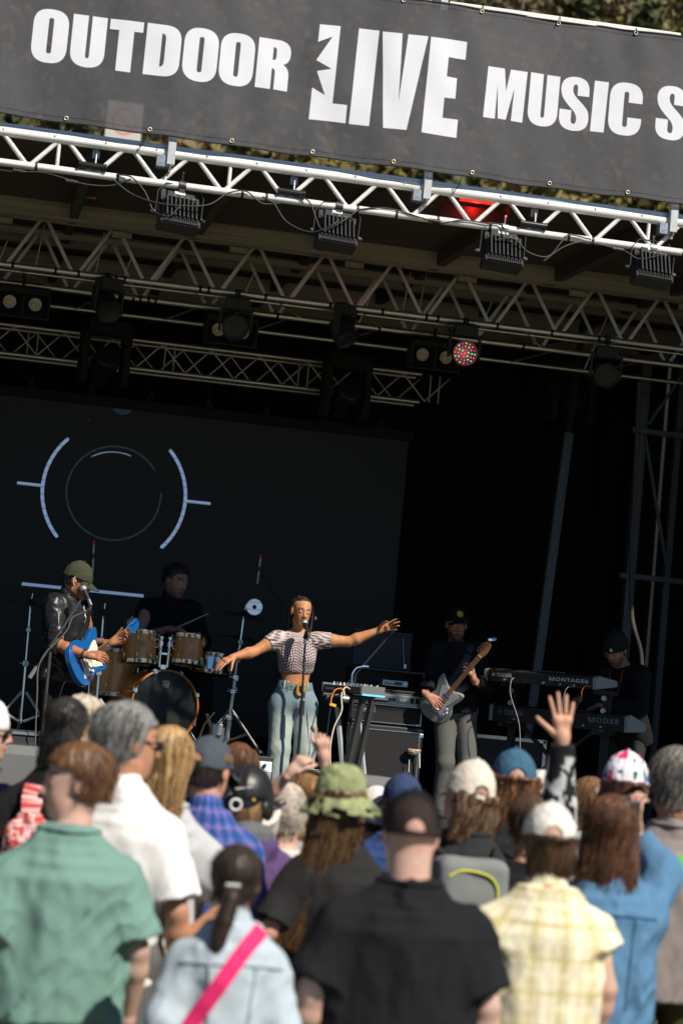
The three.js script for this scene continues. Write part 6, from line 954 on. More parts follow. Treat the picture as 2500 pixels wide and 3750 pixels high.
// ---------------------------------------------------------------- singer
{
  const dye = dataTex(512, 512, (u, v) => { // shibori: dark soft dots in rows on pale pink
    const gx = u * 17 + 0.5 * Math.sin(v * 19), gy = v * 21 + 0.7 * Math.sin(u * 13); const fx = gx - Math.floor(gx) - 0.5, fy = gy - Math.floor(gy) - 0.5, n = tnoise(u, v, 5, 3), r = Math.hypot(fx * 0.9, fy * 0.8); const zone = sst(0.42, 0.6, tnoise(u, v, 3, 8));
    const k = sst(0.44, 0.22, r) * mix(0.95, 0.45, zone) * (0.75 + 0.4 * n); return [mix(0.8, 0.17, k), mix(0.74, 0.12, k), mix(0.74, 0.13, k)];
  }, true, [2.2, 2.2]);
  const jean = dataTex(256, 256, (u, v) => { const n = tnoise(u, v, 6, 2) * 0.5 + tnoise(u, v, 90, 3) * 0.3 + tnoise(u, v, 24, 7) * 0.2; return mix(0.82, 1.05, n); });
  const c = person({
    label: 'singer in a tie dye crop top and pale flared jeans with arms spread wide', at: [-0.1, DECK, 0], face: 0.05, h: 1.69, fem: true, cell: 0.0085, headCell: 0.0042, handCell: 0.004, seed: 3, skin: [0.5, 0.225, 0.105], lip: [0.3, 0.08, 0.07], shadow: [0.42, 0.26, 0.3], shut: true, hairC: [0.009, 0.006, 0.005], arm: 1.2,
    wj: { pelvis: [-0.1, 2.12, 0], neck: [-0.115, 2.655, -0.015], head: [-0.108, 2.812, 0.015], ls: [0.045, 2.612, 0], rs: [-0.27, 2.59, 0], le: [0.287, 2.618, 0.03], lw: [0.492, 2.722, 0.07], re: [-0.457, 2.468, 0.06], rw: [-0.614, 2.415, 0.12], lh: [-0.012, 2.06, 0], rh: [-0.195, 2.06, 0], lk: [0.018, 1.74, 0.02], rk: [-0.185, 1.74, 0.04], la: [0.008, 1.35, -0.03], ra: [-0.2, 1.35, 0.03] },
    look: [0.1, 0.06, -0.06],
    hands: { l: { dir: [0.15, 0.075, 0.03], nor: [0.2, -0.6, 0.75], world: 1, spread: 0.16, curl: [0.05, 0.08, 0.12, 0.16], thumb: 0.75 }, r: { dir: [-0.125, -0.07, 0.04], nor: [0.2, -0.75, -0.5], world: 1, spread: 0.18, curl: [0.12, 0.2, 0.28, 0.3], thumb: 0.8 } },
    shirt: { name: 'crop_top', mat: clothMat([1, 1, 1], 0.85, { map: dye }), lo: 0.37, hi: 0.97, sleeve: 0.42, add: 0.006, fold: 0.003, foldK: 1.6, flare: 0.004, bust: true, front: 1, cell: 0.008 },
    pants: { name: 'jeans', mat: clothMat([0.32, 0.375, 0.365], 0.85, { map: jean, vertexColors: true }), add: 0.018, flare: 0.05, knee: 0.01, hi: 0.3, fold: 0.005, cell: 0.0105, front: 1, tint: (x, y, z) => { const k = sst(0.14, 0.4, y) * sst(0.85, 0.6, y) * sst(0.0, 0.07, z) * (0.7 + 0.5 * noise(x * 12, y * 6, z * 12)); return [mix(0.6, 1.5, k), mix(0.72, 1.42, k), mix(0.82, 1.28, k)]; } },
    shoe: [0.6, 0.6, 0.58],
    hair: { kind: 'braids', thick: 0.006, amp: 0.003, freq: 60, low: -0.05, hl: 0.096, side: 0.04, strands: 24, cell: 0.005, c2: [0.03, 0.02, 0.016], extra: [[[0.062, 0.05, 0.04, 0.013], [0.086, 0.0, 0.03, 0.012], [0.088, -0.08, 0.035, 0.011], [0.083, -0.16, 0.045, 0.0105], [0.06, -0.26, 0.085, 0.0095], [0.05, -0.34, 0.1, 0.008]], [[-0.07, 0.06, -0.02, 0.02], [-0.085, 0.02, -0.03, 0.02], [-0.075, -0.06, -0.05, 0.016], [-0.06, -0.2, -0.08, 0.012]], [[0, 0.11, 0.03, 0.014], [-0.04, 0.115, 0.0, 0.018], [-0.075, 0.07, -0.02, 0.02]]] },
  });
  const { t } = c;
  // belt with eyelets, loops and the big orange clip
  const bl = obj('belt', [band((c.surf = (p) => c.torso(p[0], p[1], p[2], 0.014, 0.014, -0.3, 1), c), [[-0.135, 0.24], [-0.07, 0.205], [0, 0.19], [0.07, 0.2], [0.13, 0.225]], 0.055, 0.003, true)], cloth([0.16, 0.22, 0.2], 0.8), t);
  const ey = []; for (const u of [-0.06, -0.035, 0.045, 0.065]) for (const dv of [-0.012, 0.014]) { const p = vadd(vadd(vadd(c.J.pelvis, c.up, 0.198 * c.L + dv), c.tx, u), c.tz, 0.122); ey.push(torus(0.004, 0.0016, ...p, 0, 0, 10, 5)); }
  obj('eyelets', ey, M.brass, bl).userData.kind = 'stuff';
  for (const u of [-0.095, -0.07, 0.085]) { const p = vadd(vadd(vadd(c.J.pelvis, c.up, 0.2 * c.L), c.tx, u), c.tz, 0.108 - Math.abs(u) * 0.28); obj('belt_loop', [rbox(0.016, 0.085, 0.012, 0.003, ...p)], cloth([0.34, 0.43, 0.42], 0.85), t); }
  const k = vadd(vadd(vadd(c.J.pelvis, c.up, 0.175 * c.L), c.tx, 0.025), c.tz, 0.14), sh = new THREE.Shape(); sh.absellipse(0, 0, 0.032, 0.058, 0, 6.283); const ho = new THREE.Path(); ho.absellipse(0, 0, 0.019, 0.044, 0, 6.283); sh.holes.push(ho);
  const clip = obj('clip_buckle', [new THREE.ExtrudeGeometry(sh, { depth: 0.008, bevelEnabled: true, bevelSize: 0.003, bevelThickness: 0.003, bevelSegments: 2 }).rotateZ(-0.12).translate(...k)], std([0.62, 0.26, 0.015], 0.35, 0.3), t); clip.userData.label = 'big orange clip buckle on the belt';
  const J = c.J; for (const m of [-1, 1]) obj('leg_seam', [tube([[mix(J.lh[0], J.rh[0], m < 0 ? 0.98 : 0.02), J.lh[1] + 0.02, 0.112], [J[m < 0 ? 'rk' : 'lk'][0] + m * 0.012, J.lk[1], J[m < 0 ? 'rk' : 'lk'][2] + 0.078], [J[m < 0 ? 'ra' : 'la'][0] + m * 0.01, 0.2, J[m < 0 ? 'ra' : 'la'][2] + 0.098]], 0.0028, 5, 30)], cloth([0.2, 0.27, 0.27], 0.85), t);
  tag(obj('earring', [torus(0.008, 0.0018, 0.005, 2.775, 0.04, 0, 0.6, 14, 5)], M.brushed), 'small silver ring at the ear of the singer', 'earring');
}

// ---------------------------------------------------------------- electric guitars
function guitar(name, label, bodyEnd, tip, face, len, o) {           // local: x along the neck from body end, y across, z to the front
  const t = thing(name, label, 'guitar', [0, 0, 0]), n = nrm(vsub(tip, bodyEnd)), f = nrm(vsub(face, n.map((v) => v * dotp(n, face)))), y = crs(f, n), k = len;
  t.matrixAutoUpdate = true; const m = new THREE.Matrix4().makeBasis(V(...n), V(...y), V(...f)).setPosition(...bodyEnd); m.decompose(t.position, t.quaternion, t.scale); t.scale.setScalar(k);
  const sh = new THREE.Shape(); sh.moveTo(0.0, 0.02); sh.bezierCurveTo(0.0, 0.12, 0.07, 0.165, 0.14, 0.155); sh.bezierCurveTo(0.2, 0.145, 0.22, 0.105, 0.27, 0.11); sh.bezierCurveTo(0.32, 0.12, 0.36, 0.17, 0.42, 0.155); sh.bezierCurveTo(0.435, 0.14, 0.4, 0.1, 0.37, 0.06); sh.lineTo(0.36, 0.03); sh.lineTo(0.36, -0.03); sh.bezierCurveTo(0.37, -0.07, 0.4, -0.1, 0.385, -0.125); sh.bezierCurveTo(0.33, -0.14, 0.29, -0.105, 0.25, -0.105); sh.bezierCurveTo(0.21, -0.105, 0.18, -0.16, 0.1, -0.15); sh.bezierCurveTo(0.03, -0.14, 0.0, -0.07, 0.0, 0.02);
  obj('body', [new THREE.ExtrudeGeometry(sh, { depth: 0.03, bevelEnabled: true, bevelSize: 0.008, bevelThickness: 0.008, bevelSegments: 3, curveSegments: 16 }).translate(0, 0, -0.02)], o.body, t);
  const pg = new THREE.Shape(); pg.moveTo(0.08, -0.1); pg.bezierCurveTo(0.12, -0.02, 0.14, 0.03, 0.15, 0.05); pg.lineTo(0.25, 0.055); pg.bezierCurveTo(0.3, 0.08, 0.34, 0.1, 0.36, 0.085); pg.lineTo(0.355, -0.03); pg.bezierCurveTo(0.38, -0.08, 0.37, -0.11, 0.34, -0.1); pg.bezierCurveTo(0.29, -0.08, 0.25, -0.085, 0.22, -0.06); pg.bezierCurveTo(0.17, -0.06, 0.13, -0.13, 0.08, -0.1);
  obj('pickguard', [new THREE.ExtrudeGeometry(pg, { depth: 0.0025, bevelEnabled: false, curveSegments: 12 }).translate(0, 0, 0.0195)], o.guard, t);
  for (const x of [0.165, 0.225, 0.29]) obj('pickup', [rbox(0.016, 0.07, 0.012, 0.005, x, 0, 0.026)], o.pickup ?? M.white, t);
  obj('bridge', [rbox(0.035, 0.07, 0.012, 0.003, 0.115, 0, 0.026)], M.chrome, t); for (const [x, yy] of [[0.13, -0.09], [0.16, -0.105], [0.19, -0.085]]) obj('knob', [cyl(0.01, 0.011, 0.014, 12, x, yy, 0.028, Math.PI / 2)], M.white, t);
  obj('neck', [rbox(0.47, 0.046, 0.022, 0.006, 0.58, 0, 0.016)], o.neck, t); const fb = obj('fretboard', [box(0.47, 0.045, 0.005, 0.58, 0, 0.029)], o.board, t);
  for (let q = 0; q < 20; q++) obj('fret', [box(0.0016, 0.044, 0.003, 0.81 - 0.43 * (1 - Math.pow(0.944, q)) * 1.35, 0, 0.0325)], M.brushed, fb); for (let q = 0; q < 4; q++) obj('inlay', [cyl(0.003, 0.003, 0.001, 8, 0.47 + q * 0.075, 0, 0.0322, Math.PI / 2)], M.white, fb);
  const hd = new THREE.Shape(); hd.moveTo(0.81, -0.022); hd.lineTo(0.84, -0.03); hd.bezierCurveTo(0.87, -0.04, 0.95, -0.035, 0.975, -0.005); hd.bezierCurveTo(0.985, 0.02, 0.97, 0.04, 0.955, 0.045); hd.lineTo(0.83, 0.032); hd.lineTo(0.81, 0.022); hd.closePath();
  obj('headstock', [new THREE.ExtrudeGeometry(hd, { depth: 0.012, bevelEnabled: true, bevelSize: 0.002, bevelThickness: 0.002, bevelSegments: 1 }).translate(0, 0, 0.006)], o.head, t);
  for (let q = 0; q < (o.pegs ?? 6); q++) { const x = 0.845 + q * 0.11 / (o.pegs ?? 6); obj('tuning_peg', [cyl(0.005, 0.005, 0.016, 8, x, 0.024, 0.026, Math.PI / 2), rbox(0.011, 0.018, 0.006, 0.002, x, 0.052 + q * 0.002, 0.012), bar([x, 0.03, 0.012], [x, 0.05, 0.012], 0.0025, 6)], M.chrome, t); }
  for (let q = 0; q < (o.pegs ?? 6); q++) { const yy = -0.017 + q * 0.034 / ((o.pegs ?? 6) - 1); obj('string', [bar([0.115, yy, 0.034], [0.815, yy * 0.9, 0.036], 0.0008, 4)], M.brushed, t); }
  return t;
}
const rosewood = std([0.06, 0.025, 0.014], 0.5), maple = phy([0.42, 0.2, 0.07], 0.4, 0, { clearcoat: 0.4 });
guitar('electric_guitar', 'bright blue electric guitar with cream pickguard held by the guitarist', [-1.885, 2.195, 0.78], [-1.375, 2.6, -0.05], [0.68, 0.2, 0.7], 1.08, { body: phy([0.006, 0.1, 0.33], 0.25, 0, { clearcoat: 1, clearcoatRoughness: 0.08 }), guard: std([0.72, 0.68, 0.52], 0.4), neck: maple, board: rosewood, head: phy([0.006, 0.1, 0.33], 0.25, 0, { clearcoat: 1 }) });
guitar('bass_guitar', 'pale bass guitar with brown neck held upright by the bass player', [1.135, 2.09, -0.68], [1.505, 2.735, -0.27], [-0.15, 0.1, 0.98], 0.86, { body: std([0.24, 0.26, 0.26], 0.4), guard: std([0.5, 0.52, 0.52], 0.4), neck: maple, board: maple, head: maple, pegs: 4, pickup: M.black });
tag(obj('guitar_cable', [tube([[-1.85, 2.14, 0.7], [-1.92, 2.1, 0.72], [-1.95, 1.9, 0.7], [-1.9, 1.6, 0.66], [-1.85, DECK + 0.01, 0.6]], 0.005, 6, 40)], M.cable), 'black cable hanging from the blue guitar', 'cable');
// ---------------------------------------------------------------- guitarist
{
  const leather = new THREE.MeshPhysicalMaterial({ color: C(0.013, 0.013, 0.014), roughness: 0.42, clearcoat: 0.15, clearcoatRoughness: 0.4 });
  const c = person({
    label: 'guitarist in a black leather jacket and olive cap playing a blue guitar', at: [-1.93, DECK, 0.47], face: 0.87, h: 1.8, cell: 0.0105, headCell: 0.0048, handCell: 0.0042, seed: 5, skin: [0.34, 0.145, 0.07], hairC: [0.01, 0.008, 0.007], beard: 0.6, arm: 1.05,
    wj: { neck: [-1.948, 2.735, 0.46], head: [-1.895, 2.855, 0.5], pelvis: [-1.955, 2.2, 0.44], ls: [-1.83, 2.66, 0.33], rs: [-2.045, 2.655, 0.59], re: [-1.995, 2.36, 0.68], rw: [-1.785, 2.31, 0.76], le: [-1.74, 2.4, 0.16], lw: [-1.6, 2.42, 0.35], lh: [-1.89, 2.15, 0.37], rh: [-2.01, 2.15, 0.51], lk: [-1.86, 1.73, 0.4], rk: [-1.99, 1.73, 0.56], la: [-1.85, 1.35, 0.33], ra: [-2.03, 1.35, 0.55] },
    look: [0.42, 0.28, 0],
    hands: { r: { dir: [0.9, -0.02, 0.12], nor: [0.1, -0.55, -0.8], world: 1, curl: [0.55, 0.6, 0.6, 0.55], spread: 0.03, thumb: 0.35 }, l: { dir: [0.75, 0.25, 0.2], nor: [-0.4, 0.5, 0.7], world: 1, curl: [0.6, 0.65, 0.6, 0.55], spread: 0.06, thumb: 0.6 } },
    shirt: { name: 'leather_jacket', mat: leather, add: 0.028, lo: -0.2, sleeve: [1.05, 1.05], fold: 0.009, foldK: 1.7, collar: 0.35, cell: 0.0095 },
    pants: { c: [0.014, 0.014, 0.015], cell: 0.018 }, hair: { kind: 'short', thick: 0.003, low: -0.05, strands: 10 },
    hat: { kind: 'cap', c: [0.05, 0.056, 0.034], open: true, droop: 0.35, y0: 0.022, tall: 0.125, R: 1.04, yaw: 0, pitch: -0.05 },
  });
  obj('guitar_strap', [band(withSurf(c, 0.032), [[0.13, 0.98], [0.1, 0.8], [0.0, 0.5], [-0.1, 0.2]], 0.05, 0.008, true)], M.blackGloss, c.t);
  glasses(c, M.blackGloss);
  const W = c.J.rw, E = c.J.re; obj('wristband', [aim(torus(0.034, 0.008, 0, 0, 0, Math.PI / 2, 0, 20, 6), vmix(W, E, 0.12), vmix(W, E, 0.1))], M.black, c.t);
  obj('jacket_zip', [band(c, [[0.05, 0.9], [0.03, 0.6], [0.04, 0.2]], 0.012, 0.004, true)], M.brushed, c.t);
  const ep = c.hp([-0.083, -0.005, 0.005]); obj('ear_monitor', [tube([c.hp([-0.09, -0.035, 0.01]), c.hp([-0.094, 0.0, -0.01]), c.hp([-0.088, 0.03, 0.0]), c.hp([-0.082, 0.025, 0.02])], 0.0045, 6), ball(0.009, ...ep, 8)], std([0.5, 0.4, 0.36], 0.4), c.t);
  const pk = thing('belt_pack', 'black wireless belt pack on the hip of the guitarist', 'belt pack', [-2.06, 2.17, 0.6], 0.9); obj('pack', [rbox(0.07, 0.11, 0.03, 0.006)], M.black, pk); obj('label_plate', [box(0.05, 0.025, 0.004, 0, 0, 0.017)], std([0.3, 0.3, 0.3], 0.5), pk);
}
// ---------------------------------------------------------------- bass player
{
  const c = person({
    label: 'bass player in dark clothes and black cap with a yellow patch', at: [1.38, DECK, -0.83], face: -0.06, h: 1.74, cell: 0.013, headCell: 0.005, handCell: 0.005, seed: 8, skin: [0.42, 0.2, 0.13], hairC: [0.012, 0.009, 0.008], beard: 0.9,
    wj: { neck: [1.345, 2.72, -0.84], head: [1.33, 2.868, -0.8], pelvis: [1.38, 2.2, -0.83], ls: [1.525, 2.655, -0.83], rs: [1.175, 2.63, -0.85], le: [1.61, 2.39, -0.74], lw: [1.44, 2.42, -0.47], re: [1.13, 2.38, -0.82], rw: [1.075, 2.27, -0.58], lh: [1.47, 2.14, -0.83], rh: [1.3, 2.14, -0.83], lk: [1.52, 1.74, -0.76], rk: [1.33, 1.73, -0.78], la: [1.5, 1.35, -0.83], ra: [1.32, 1.35, -0.83] },
    look: [0.05, 0.08, 0.02], hands: { l: { dir: [-0.3, 0.5, 0.3], nor: [-0.75, 0.1, -0.6], world: 1, curl: [0.55, 0.6, 0.6, 0.6], thumb: 0.6 }, r: { dir: [0.45, -0.35, 0.3], nor: [0.1, -0.3, -0.9], world: 1, curl: [0.5, 0.5, 0.5, 0.45], thumb: 0.4 } },
    shirt: { name: 'sweater', c: [0.013, 0.013, 0.014], sleeve: 1.85, add: 0.024, fold: 0.008, lo: -0.12 }, pants: { c: [0.12, 0.12, 0.115], cell: 0.015, add: 0.016 }, hair: { kind: 'short', thick: 0.008, low: -0.06 },
    hat: { kind: 'cap', c: [0.012, 0.012, 0.013], y0: 0.035, tall: 0.12, droop: 0.15, R: 1.02 },
  });
  const g = cyl(0.026, 0.026, 0.006, 20, 0, 0, 0, Math.PI / 2), p = g.attributes.position; for (let i = 0; i < p.count; i++) p.setXYZ(i, ...c.hp([p.getX(i), p.getY(i) + 0.1, p.getZ(i) * 1 + 0.092 - (p.getY(i)) * 0.7])); g.computeVertexNormals(); obj('cap_patch', [g], std([0.62, 0.38, 0.015], 0.6), c.t).userData.label = 'round yellow patch';
  obj('guitar_strap', [band(withSurf(c, 0.03), [[0.12, 0.98], [0.07, 0.75], [-0.05, 0.4], [-0.12, 0.2]], 0.055, 0.006, true)], M.black, c.t);
  const tn = thing('clip_tuner', 'small bright blue clip tuner on the headstock of the bass', 'tuner', [1.515, 2.76, -0.25]); obj('body', [rbox(0.045, 0.026, 0.02, 0.006, 0, 0, 0, 0, 0, 0.3)], std([0.1, 0.3, 0.65], 0.3), tn); obj('clip', [rbox(0.03, 0.02, 0.03, 0.005, -0.03, -0.006, 0)], M.white, tn);
}
// ---------------------------------------------------------------- keyboard player
{
  const c = person({
    label: 'keyboard player in a black beanie and thin glasses bending over the keys', at: [2.8, DECK, -0.78], face: -0.78, h: 1.78, cell: 0.013, headCell: 0.005, handCell: 0.005, seed: 11, skin: [0.42, 0.2, 0.14], hairC: [0.03, 0.018, 0.012], beard: 0.75, headScale: 1.05,
    wj: { neck: [2.735, 2.66, -0.66], head: [2.632, 2.79, -0.55], pelvis: [2.88, 2.13, -0.8], ls: [2.86, 2.59, -0.53], rs: [2.63, 2.6, -0.77], le: [2.82, 2.32, -0.38], lw: [2.57, 2.325, -0.42], re: [2.52, 2.36, -0.78], rw: [2.37, 2.345, -0.62], lh: [2.94, 2.08, -0.74], rh: [2.82, 2.08, -0.87], lk: [2.88, 1.72, -0.66], rk: [2.7, 1.72, -0.8], la: [2.93, 1.35, -0.72], ra: [2.76, 1.35, -0.9] },
    look: [0.0, 0.5, 0], hands: { l: { dir: [-0.9, -0.1, -0.2], nor: [0, -1, 0], world: 1, curl: [0.35, 0.35, 0.35, 0.35] }, r: { dir: [-0.7, -0.3, 0.4], nor: [-0.2, -1, 0], world: 1, curl: [0.4, 0.4, 0.4, 0.4] } },
    shirt: { name: 'sweater', c: [0.012, 0.012, 0.013], sleeve: 1.9, add: 0.03, fold: 0.008, lo: -0.2 }, pants: { c: [0.03, 0.034, 0.038], cell: 0.016 }, hair: { kind: 'short', thick: 0.006, low: -0.07 },
    hat: { kind: 'beanie', c: [0.018, 0.019, 0.02], R: 1.03, cuff: true },
  });
  glasses(c, std([0.7, 0.5, 0.2], 0.3, 1), false);
  const g = box(0.022, 0.024, 0.004), p = g.attributes.position; for (let i = 0; i < p.count; i++) p.setXYZ(i, ...c.hp([p.getX(i) + 0.02, p.getY(i) + 0.04, p.getZ(i) + 0.103])); g.computeVertexNormals(); obj('beanie_tag', [g], M.white, c.t);
  obj('lanyard', [band(withSurf(c, 0.036), [[0.06, 1.0], [0.045, 0.8], [0.0, 0.45]], 0.012, 0.004, true), band(c, [[-0.06, 1.0], [-0.045, 0.8], [0.0, 0.45]], 0.012, 0.004, true)], std([0.22, 0.04, 0.01], 0.7), c.t);
}
// ---------------------------------------------------------------- drummer
{
  person({
    label: 'bearded drummer in a black shirt seated behind the drum kit', at: [-0.98, RY, -1.65], face: 0.3, h: 1.86, cell: 0.014, headCell: 0.0052, handCell: 0.005, seed: 14, skin: [0.4, 0.19, 0.14], hairC: [0.02, 0.014, 0.012], beard: 0.55, headScale: 1.06,
    wj: { pelvis: [-0.98, 2.36, -1.68], neck: [-0.975, 2.875, -1.65], head: [-0.945, 3.04, -1.59], ls: [-0.79, 2.81, -1.66], rs: [-1.165, 2.795, -1.6], le: [-0.68, 2.54, -1.55], lw: [-0.74, 2.55, -1.3], re: [-1.24, 2.52, -1.5], rw: [-1.0, 2.62, -1.32], lh: [-0.88, 2.32, -1.64], rh: [-1.08, 2.32, -1.6], lk: [-0.66, 2.2, -1.28], rk: [-1.16, 2.2, -1.24], la: [-0.62, RY + 0.085, -1.3], ra: [-1.1, RY + 0.085, -1.2] },
    look: [0.32, 0.22, 0], hands: { r: { dir: [0.9, 0.05, 0.3], nor: [0.2, -0.9, -0.2], world: 1, curl: [0.7, 0.75, 0.75, 0.75], spread: 0 }, l: { dir: [-0.1, 0, 1], nor: [0, -1, 0], world: 1, curl: [0.7, 0.75, 0.75, 0.75], spread: 0 } },
    shirt: { c: [0.01, 0.0105, 0.012], sleeve: 1.1, add: 0.026, fold: 0.008, collar: 0.4, lo: -0.1 }, pants: { c: [0.012, 0.012, 0.014], cell: 0.022 }, hair: { kind: 'short', thick: 0.012, low: -0.03, amp: 0.004 },
  });
  const th = thing('drum_throne', 'black round drum stool under the drummer', 'stool', [-0.98, RY, -1.68]); obj('seat', [lathe([[0, 0.62], [0.15, 0.62], [0.17, 0.6], [0.17, 0.54], [0.15, 0.52], [0, 0.52]], 28)], M.black, th); obj('post', [bar([0, 0.1, 0], [0, 0.53, 0], 0.018)], M.chrome, th); for (let k = 0; k < 3; k++) { const a = k * 2.094 + 0.4; obj('leg', [flat([0, 0.28, 0], [Math.cos(a) * 0.27, 0.015, Math.sin(a) * 0.27], 0.02, 0.01)], M.chrome, th); }
  tag(obj('drum_stick', [bar([-0.93, 2.64, -1.29], [-0.7, 2.775, -1.15], 0.0075, 8, 0.0055)], std([0.5, 0.4, 0.28], 0.6)), 'pale drum stick raised over the toms', 'drum stick', 'drum sticks'); tag(obj('drum_stick', [bar([-0.74, 2.55, -1.24], [-0.82, 2.6, -0.98], 0.0075, 8, 0.0055)], std([0.5, 0.4, 0.28], 0.6)), 'pale drum stick resting over the smaller tom', 'drum stick', 'drum sticks');
}

// ---------------------------------------------------------------- crowd: seen from behind, standing before the stage
const CR = 'people watching in the crowd';
function fan(label, head, o) {                                        // head = centre of the head in the scene
  const s = (head[1] - GROUND) / 1.63;
  return person({ label, at: [head[0], GROUND, head[2]], face: Math.PI + (o.turn ?? 0), h: 1.75 * s, group: CR, cell: 0.012, headCell: 0.006, handCell: 0.0065, ...o });
}
const plaidTex = (base, bands) => dataTex(256, 256, (u, v) => { let c = base.slice(); for (const [ax, pos, w, col, k] of bands) { const q = ax ? v : u; let d = Math.abs(q - pos); d = Math.min(d, 1 - d); const m = sst(w * 0.5 + 0.015, w * 0.5 - 0.015, d) * k; c = c.map((x, i) => mix(x, col[i], m)); } const n = 0.94 + 0.12 * rnd(); return c.map((x) => x * n); }, true, [1, 1]);
const tee = (c, o = {}) => ({ c, sleeve: 0.72, add: 0.017, loose: 1.0, fold: 0.009, flare: 0.014, lo: -0.22, rib: true, hi: 1.04, ...o });
const seams = (c, m, list) => { withSurf(c); for (const pts of list) obj('seam', [band(c, pts, 0.006, 0.0005, false, 8)], m, c.t); };
const YOKE = [[[-0.16, 0.74], [-0.08, 0.755], [0, 0.76], [0.08, 0.755], [0.16, 0.74]], [[-0.075, 0.75], [-0.065, 0.45], [-0.06, 0.1]], [[0.075, 0.75], [0.065, 0.45], [0.06, 0.1]]];
const brown = { hairC: [0.05, 0.026, 0.013] };

// nearest row
fan('man in a loose sea green T-shirt with short brown hair, head turned left', [-2.333, 1.749, 9.42], { look: [1.5, 0.05, 0], turn: 0.12, build: 1.22, seed: 21, skin: [0.56, 0.36, 0.29], hairC: [0.07, 0.032, 0.014], shirt: tee([0.16, 0.285, 0.25], { sleeve: 0.84, fold: 0.015, loose: 1.08, flare: 0.024, hi: 1.03 }), pants: { c: [0.06, 0.1, 0.16] }, hair: { kind: 'short', thick: 0.02, amp: 0.006, low: -0.06, c2: [0.2, 0.095, 0.035], strands: 130, wave: true, side: 0.025 } });
{
  const c = fan('woman in a pale denim jacket with dark ponytail and pink shoulder strap', [-1.835, 1.514, 10.0], { look: [-0.2, 0.05, 0.04], fem: true, build: 0.92, seed: 22, skin: [0.5, 0.3, 0.22], hairC: [0.014, 0.009, 0.007], j: { le: [0.22, 1.12, -0.06], lw: [0.2, 0.92, 0.12], re: [-0.21, 1.12, -0.05], rw: [-0.19, 0.92, 0.12] }, shirt: { name: 'denim_jacket', c: [0.42, 0.5, 0.56], sleeve: 1.85, add: 0.026, fold: 0.013, loose: 0.95, lo: -0.1, collar: 0.2 }, hair: { kind: 'tied', thick: 0.012, amp: 0.0035, low: -0.08, c2: [0.045, 0.028, 0.02], strands: 60, extra: [[[0, -0.02, -0.115, 0.026], [0.0, -0.06, -0.15, 0.034], [0.012, -0.14, -0.15, 0.036], [0.026, -0.22, -0.135, 0.03], [0.036, -0.3, -0.12, 0.016]]] } });
  seams(c, cloth([0.34, 0.41, 0.47], 0.9), YOKE);
  obj('hair_clip', [rbox(0.05, 0.014, 0.014, 0.005, 0, 0, 0).translate(...c.hp([0, -0.015, -0.14]))], M.brushed, c.t);
  const st = obj('bag_strap', [band(withSurf(c), [[-0.085, 1.0], [-0.03, 0.86], [0.045, 0.6], [0.13, 0.25], [0.18, 0.0]], 0.05, 0.006, false)], cloth([0.72, 0.03, 0.16], 0.6), c.t); st.userData.label = 'bright pink woven strap';
}
{
  const c = fan('broad man in a black T-shirt and black mesh cap, seen from behind', [-1.266, 1.696, 9.91], { look: [-0.06, 0.04, 0.02], build: 1.42, neck: 1.25, arm: 1.25, headScale: 1.06, seed: 23, skin: [0.58, 0.36, 0.29], hairC: [0.06, 0.045, 0.035], shirt: tee([0.013, 0.0135, 0.016], { fold: 0.014, loose: 1.08, sleeve: 0.84, flare: 0.02, hi: 1.03 }), pants: { c: [0.05, 0.05, 0.05] }, hair: { kind: 'none' }, hat: { kind: 'cap', mat: clothMat([0.012, 0.012, 0.013], 0.85, { transparent: true, opacity: 0.8 }), y0: 0.012, tall: 0.13, R: 1.06, open: true } });
}
{
  const yl = plaidTex([0.85, 0.82, 0.69], [[0, 0.2, 0.24, [0.9, 0.88, 0.8], 0.8], [0, 0.62, 0.16, [0.77, 0.71, 0.5], 0.6], [0, 0.85, 0.08, [0.9, 0.88, 0.8], 0.7], [1, 0.3, 0.2, [0.9, 0.88, 0.78], 0.5], [1, 0.75, 0.16, [0.78, 0.72, 0.52], 0.5]]); yl.repeat.set(9, 9);
  fan('person in a sleeveless yellow plaid shirt and white cap with dark hair', [-0.712, 1.694, 9.6], { look: [-0.12, 0.0, 0], build: 1.15, seed: 24, skin: [0.58, 0.36, 0.28], hairC: [0.03, 0.014, 0.008], j: { le: [0.25, 1.14, -0.03], lw: [0.24, 0.9, 0.08], re: [-0.24, 1.14, -0.03], rw: [-0.23, 0.9, 0.08] }, shirt: { name: 'plaid_top', mat: clothMat([1, 1, 1], 0.9, { map: yl }), sleeve: 0.3, flare: 0.09, add: 0.026, loose: 1.05, fold: 0.01, lo: -0.3, collar: 0.32 }, hair: { kind: 'tied', thick: 0.016, amp: 0.005, low: -0.11, c2: [0.09, 0.045, 0.022], strands: 90, len: 0.12, w: 0.078, back: 0.01 }, hat: { kind: 'cap', c: [0.7, 0.68, 0.63], y0: 0.02, tall: 0.12, R: 1.05, open: true } });
}
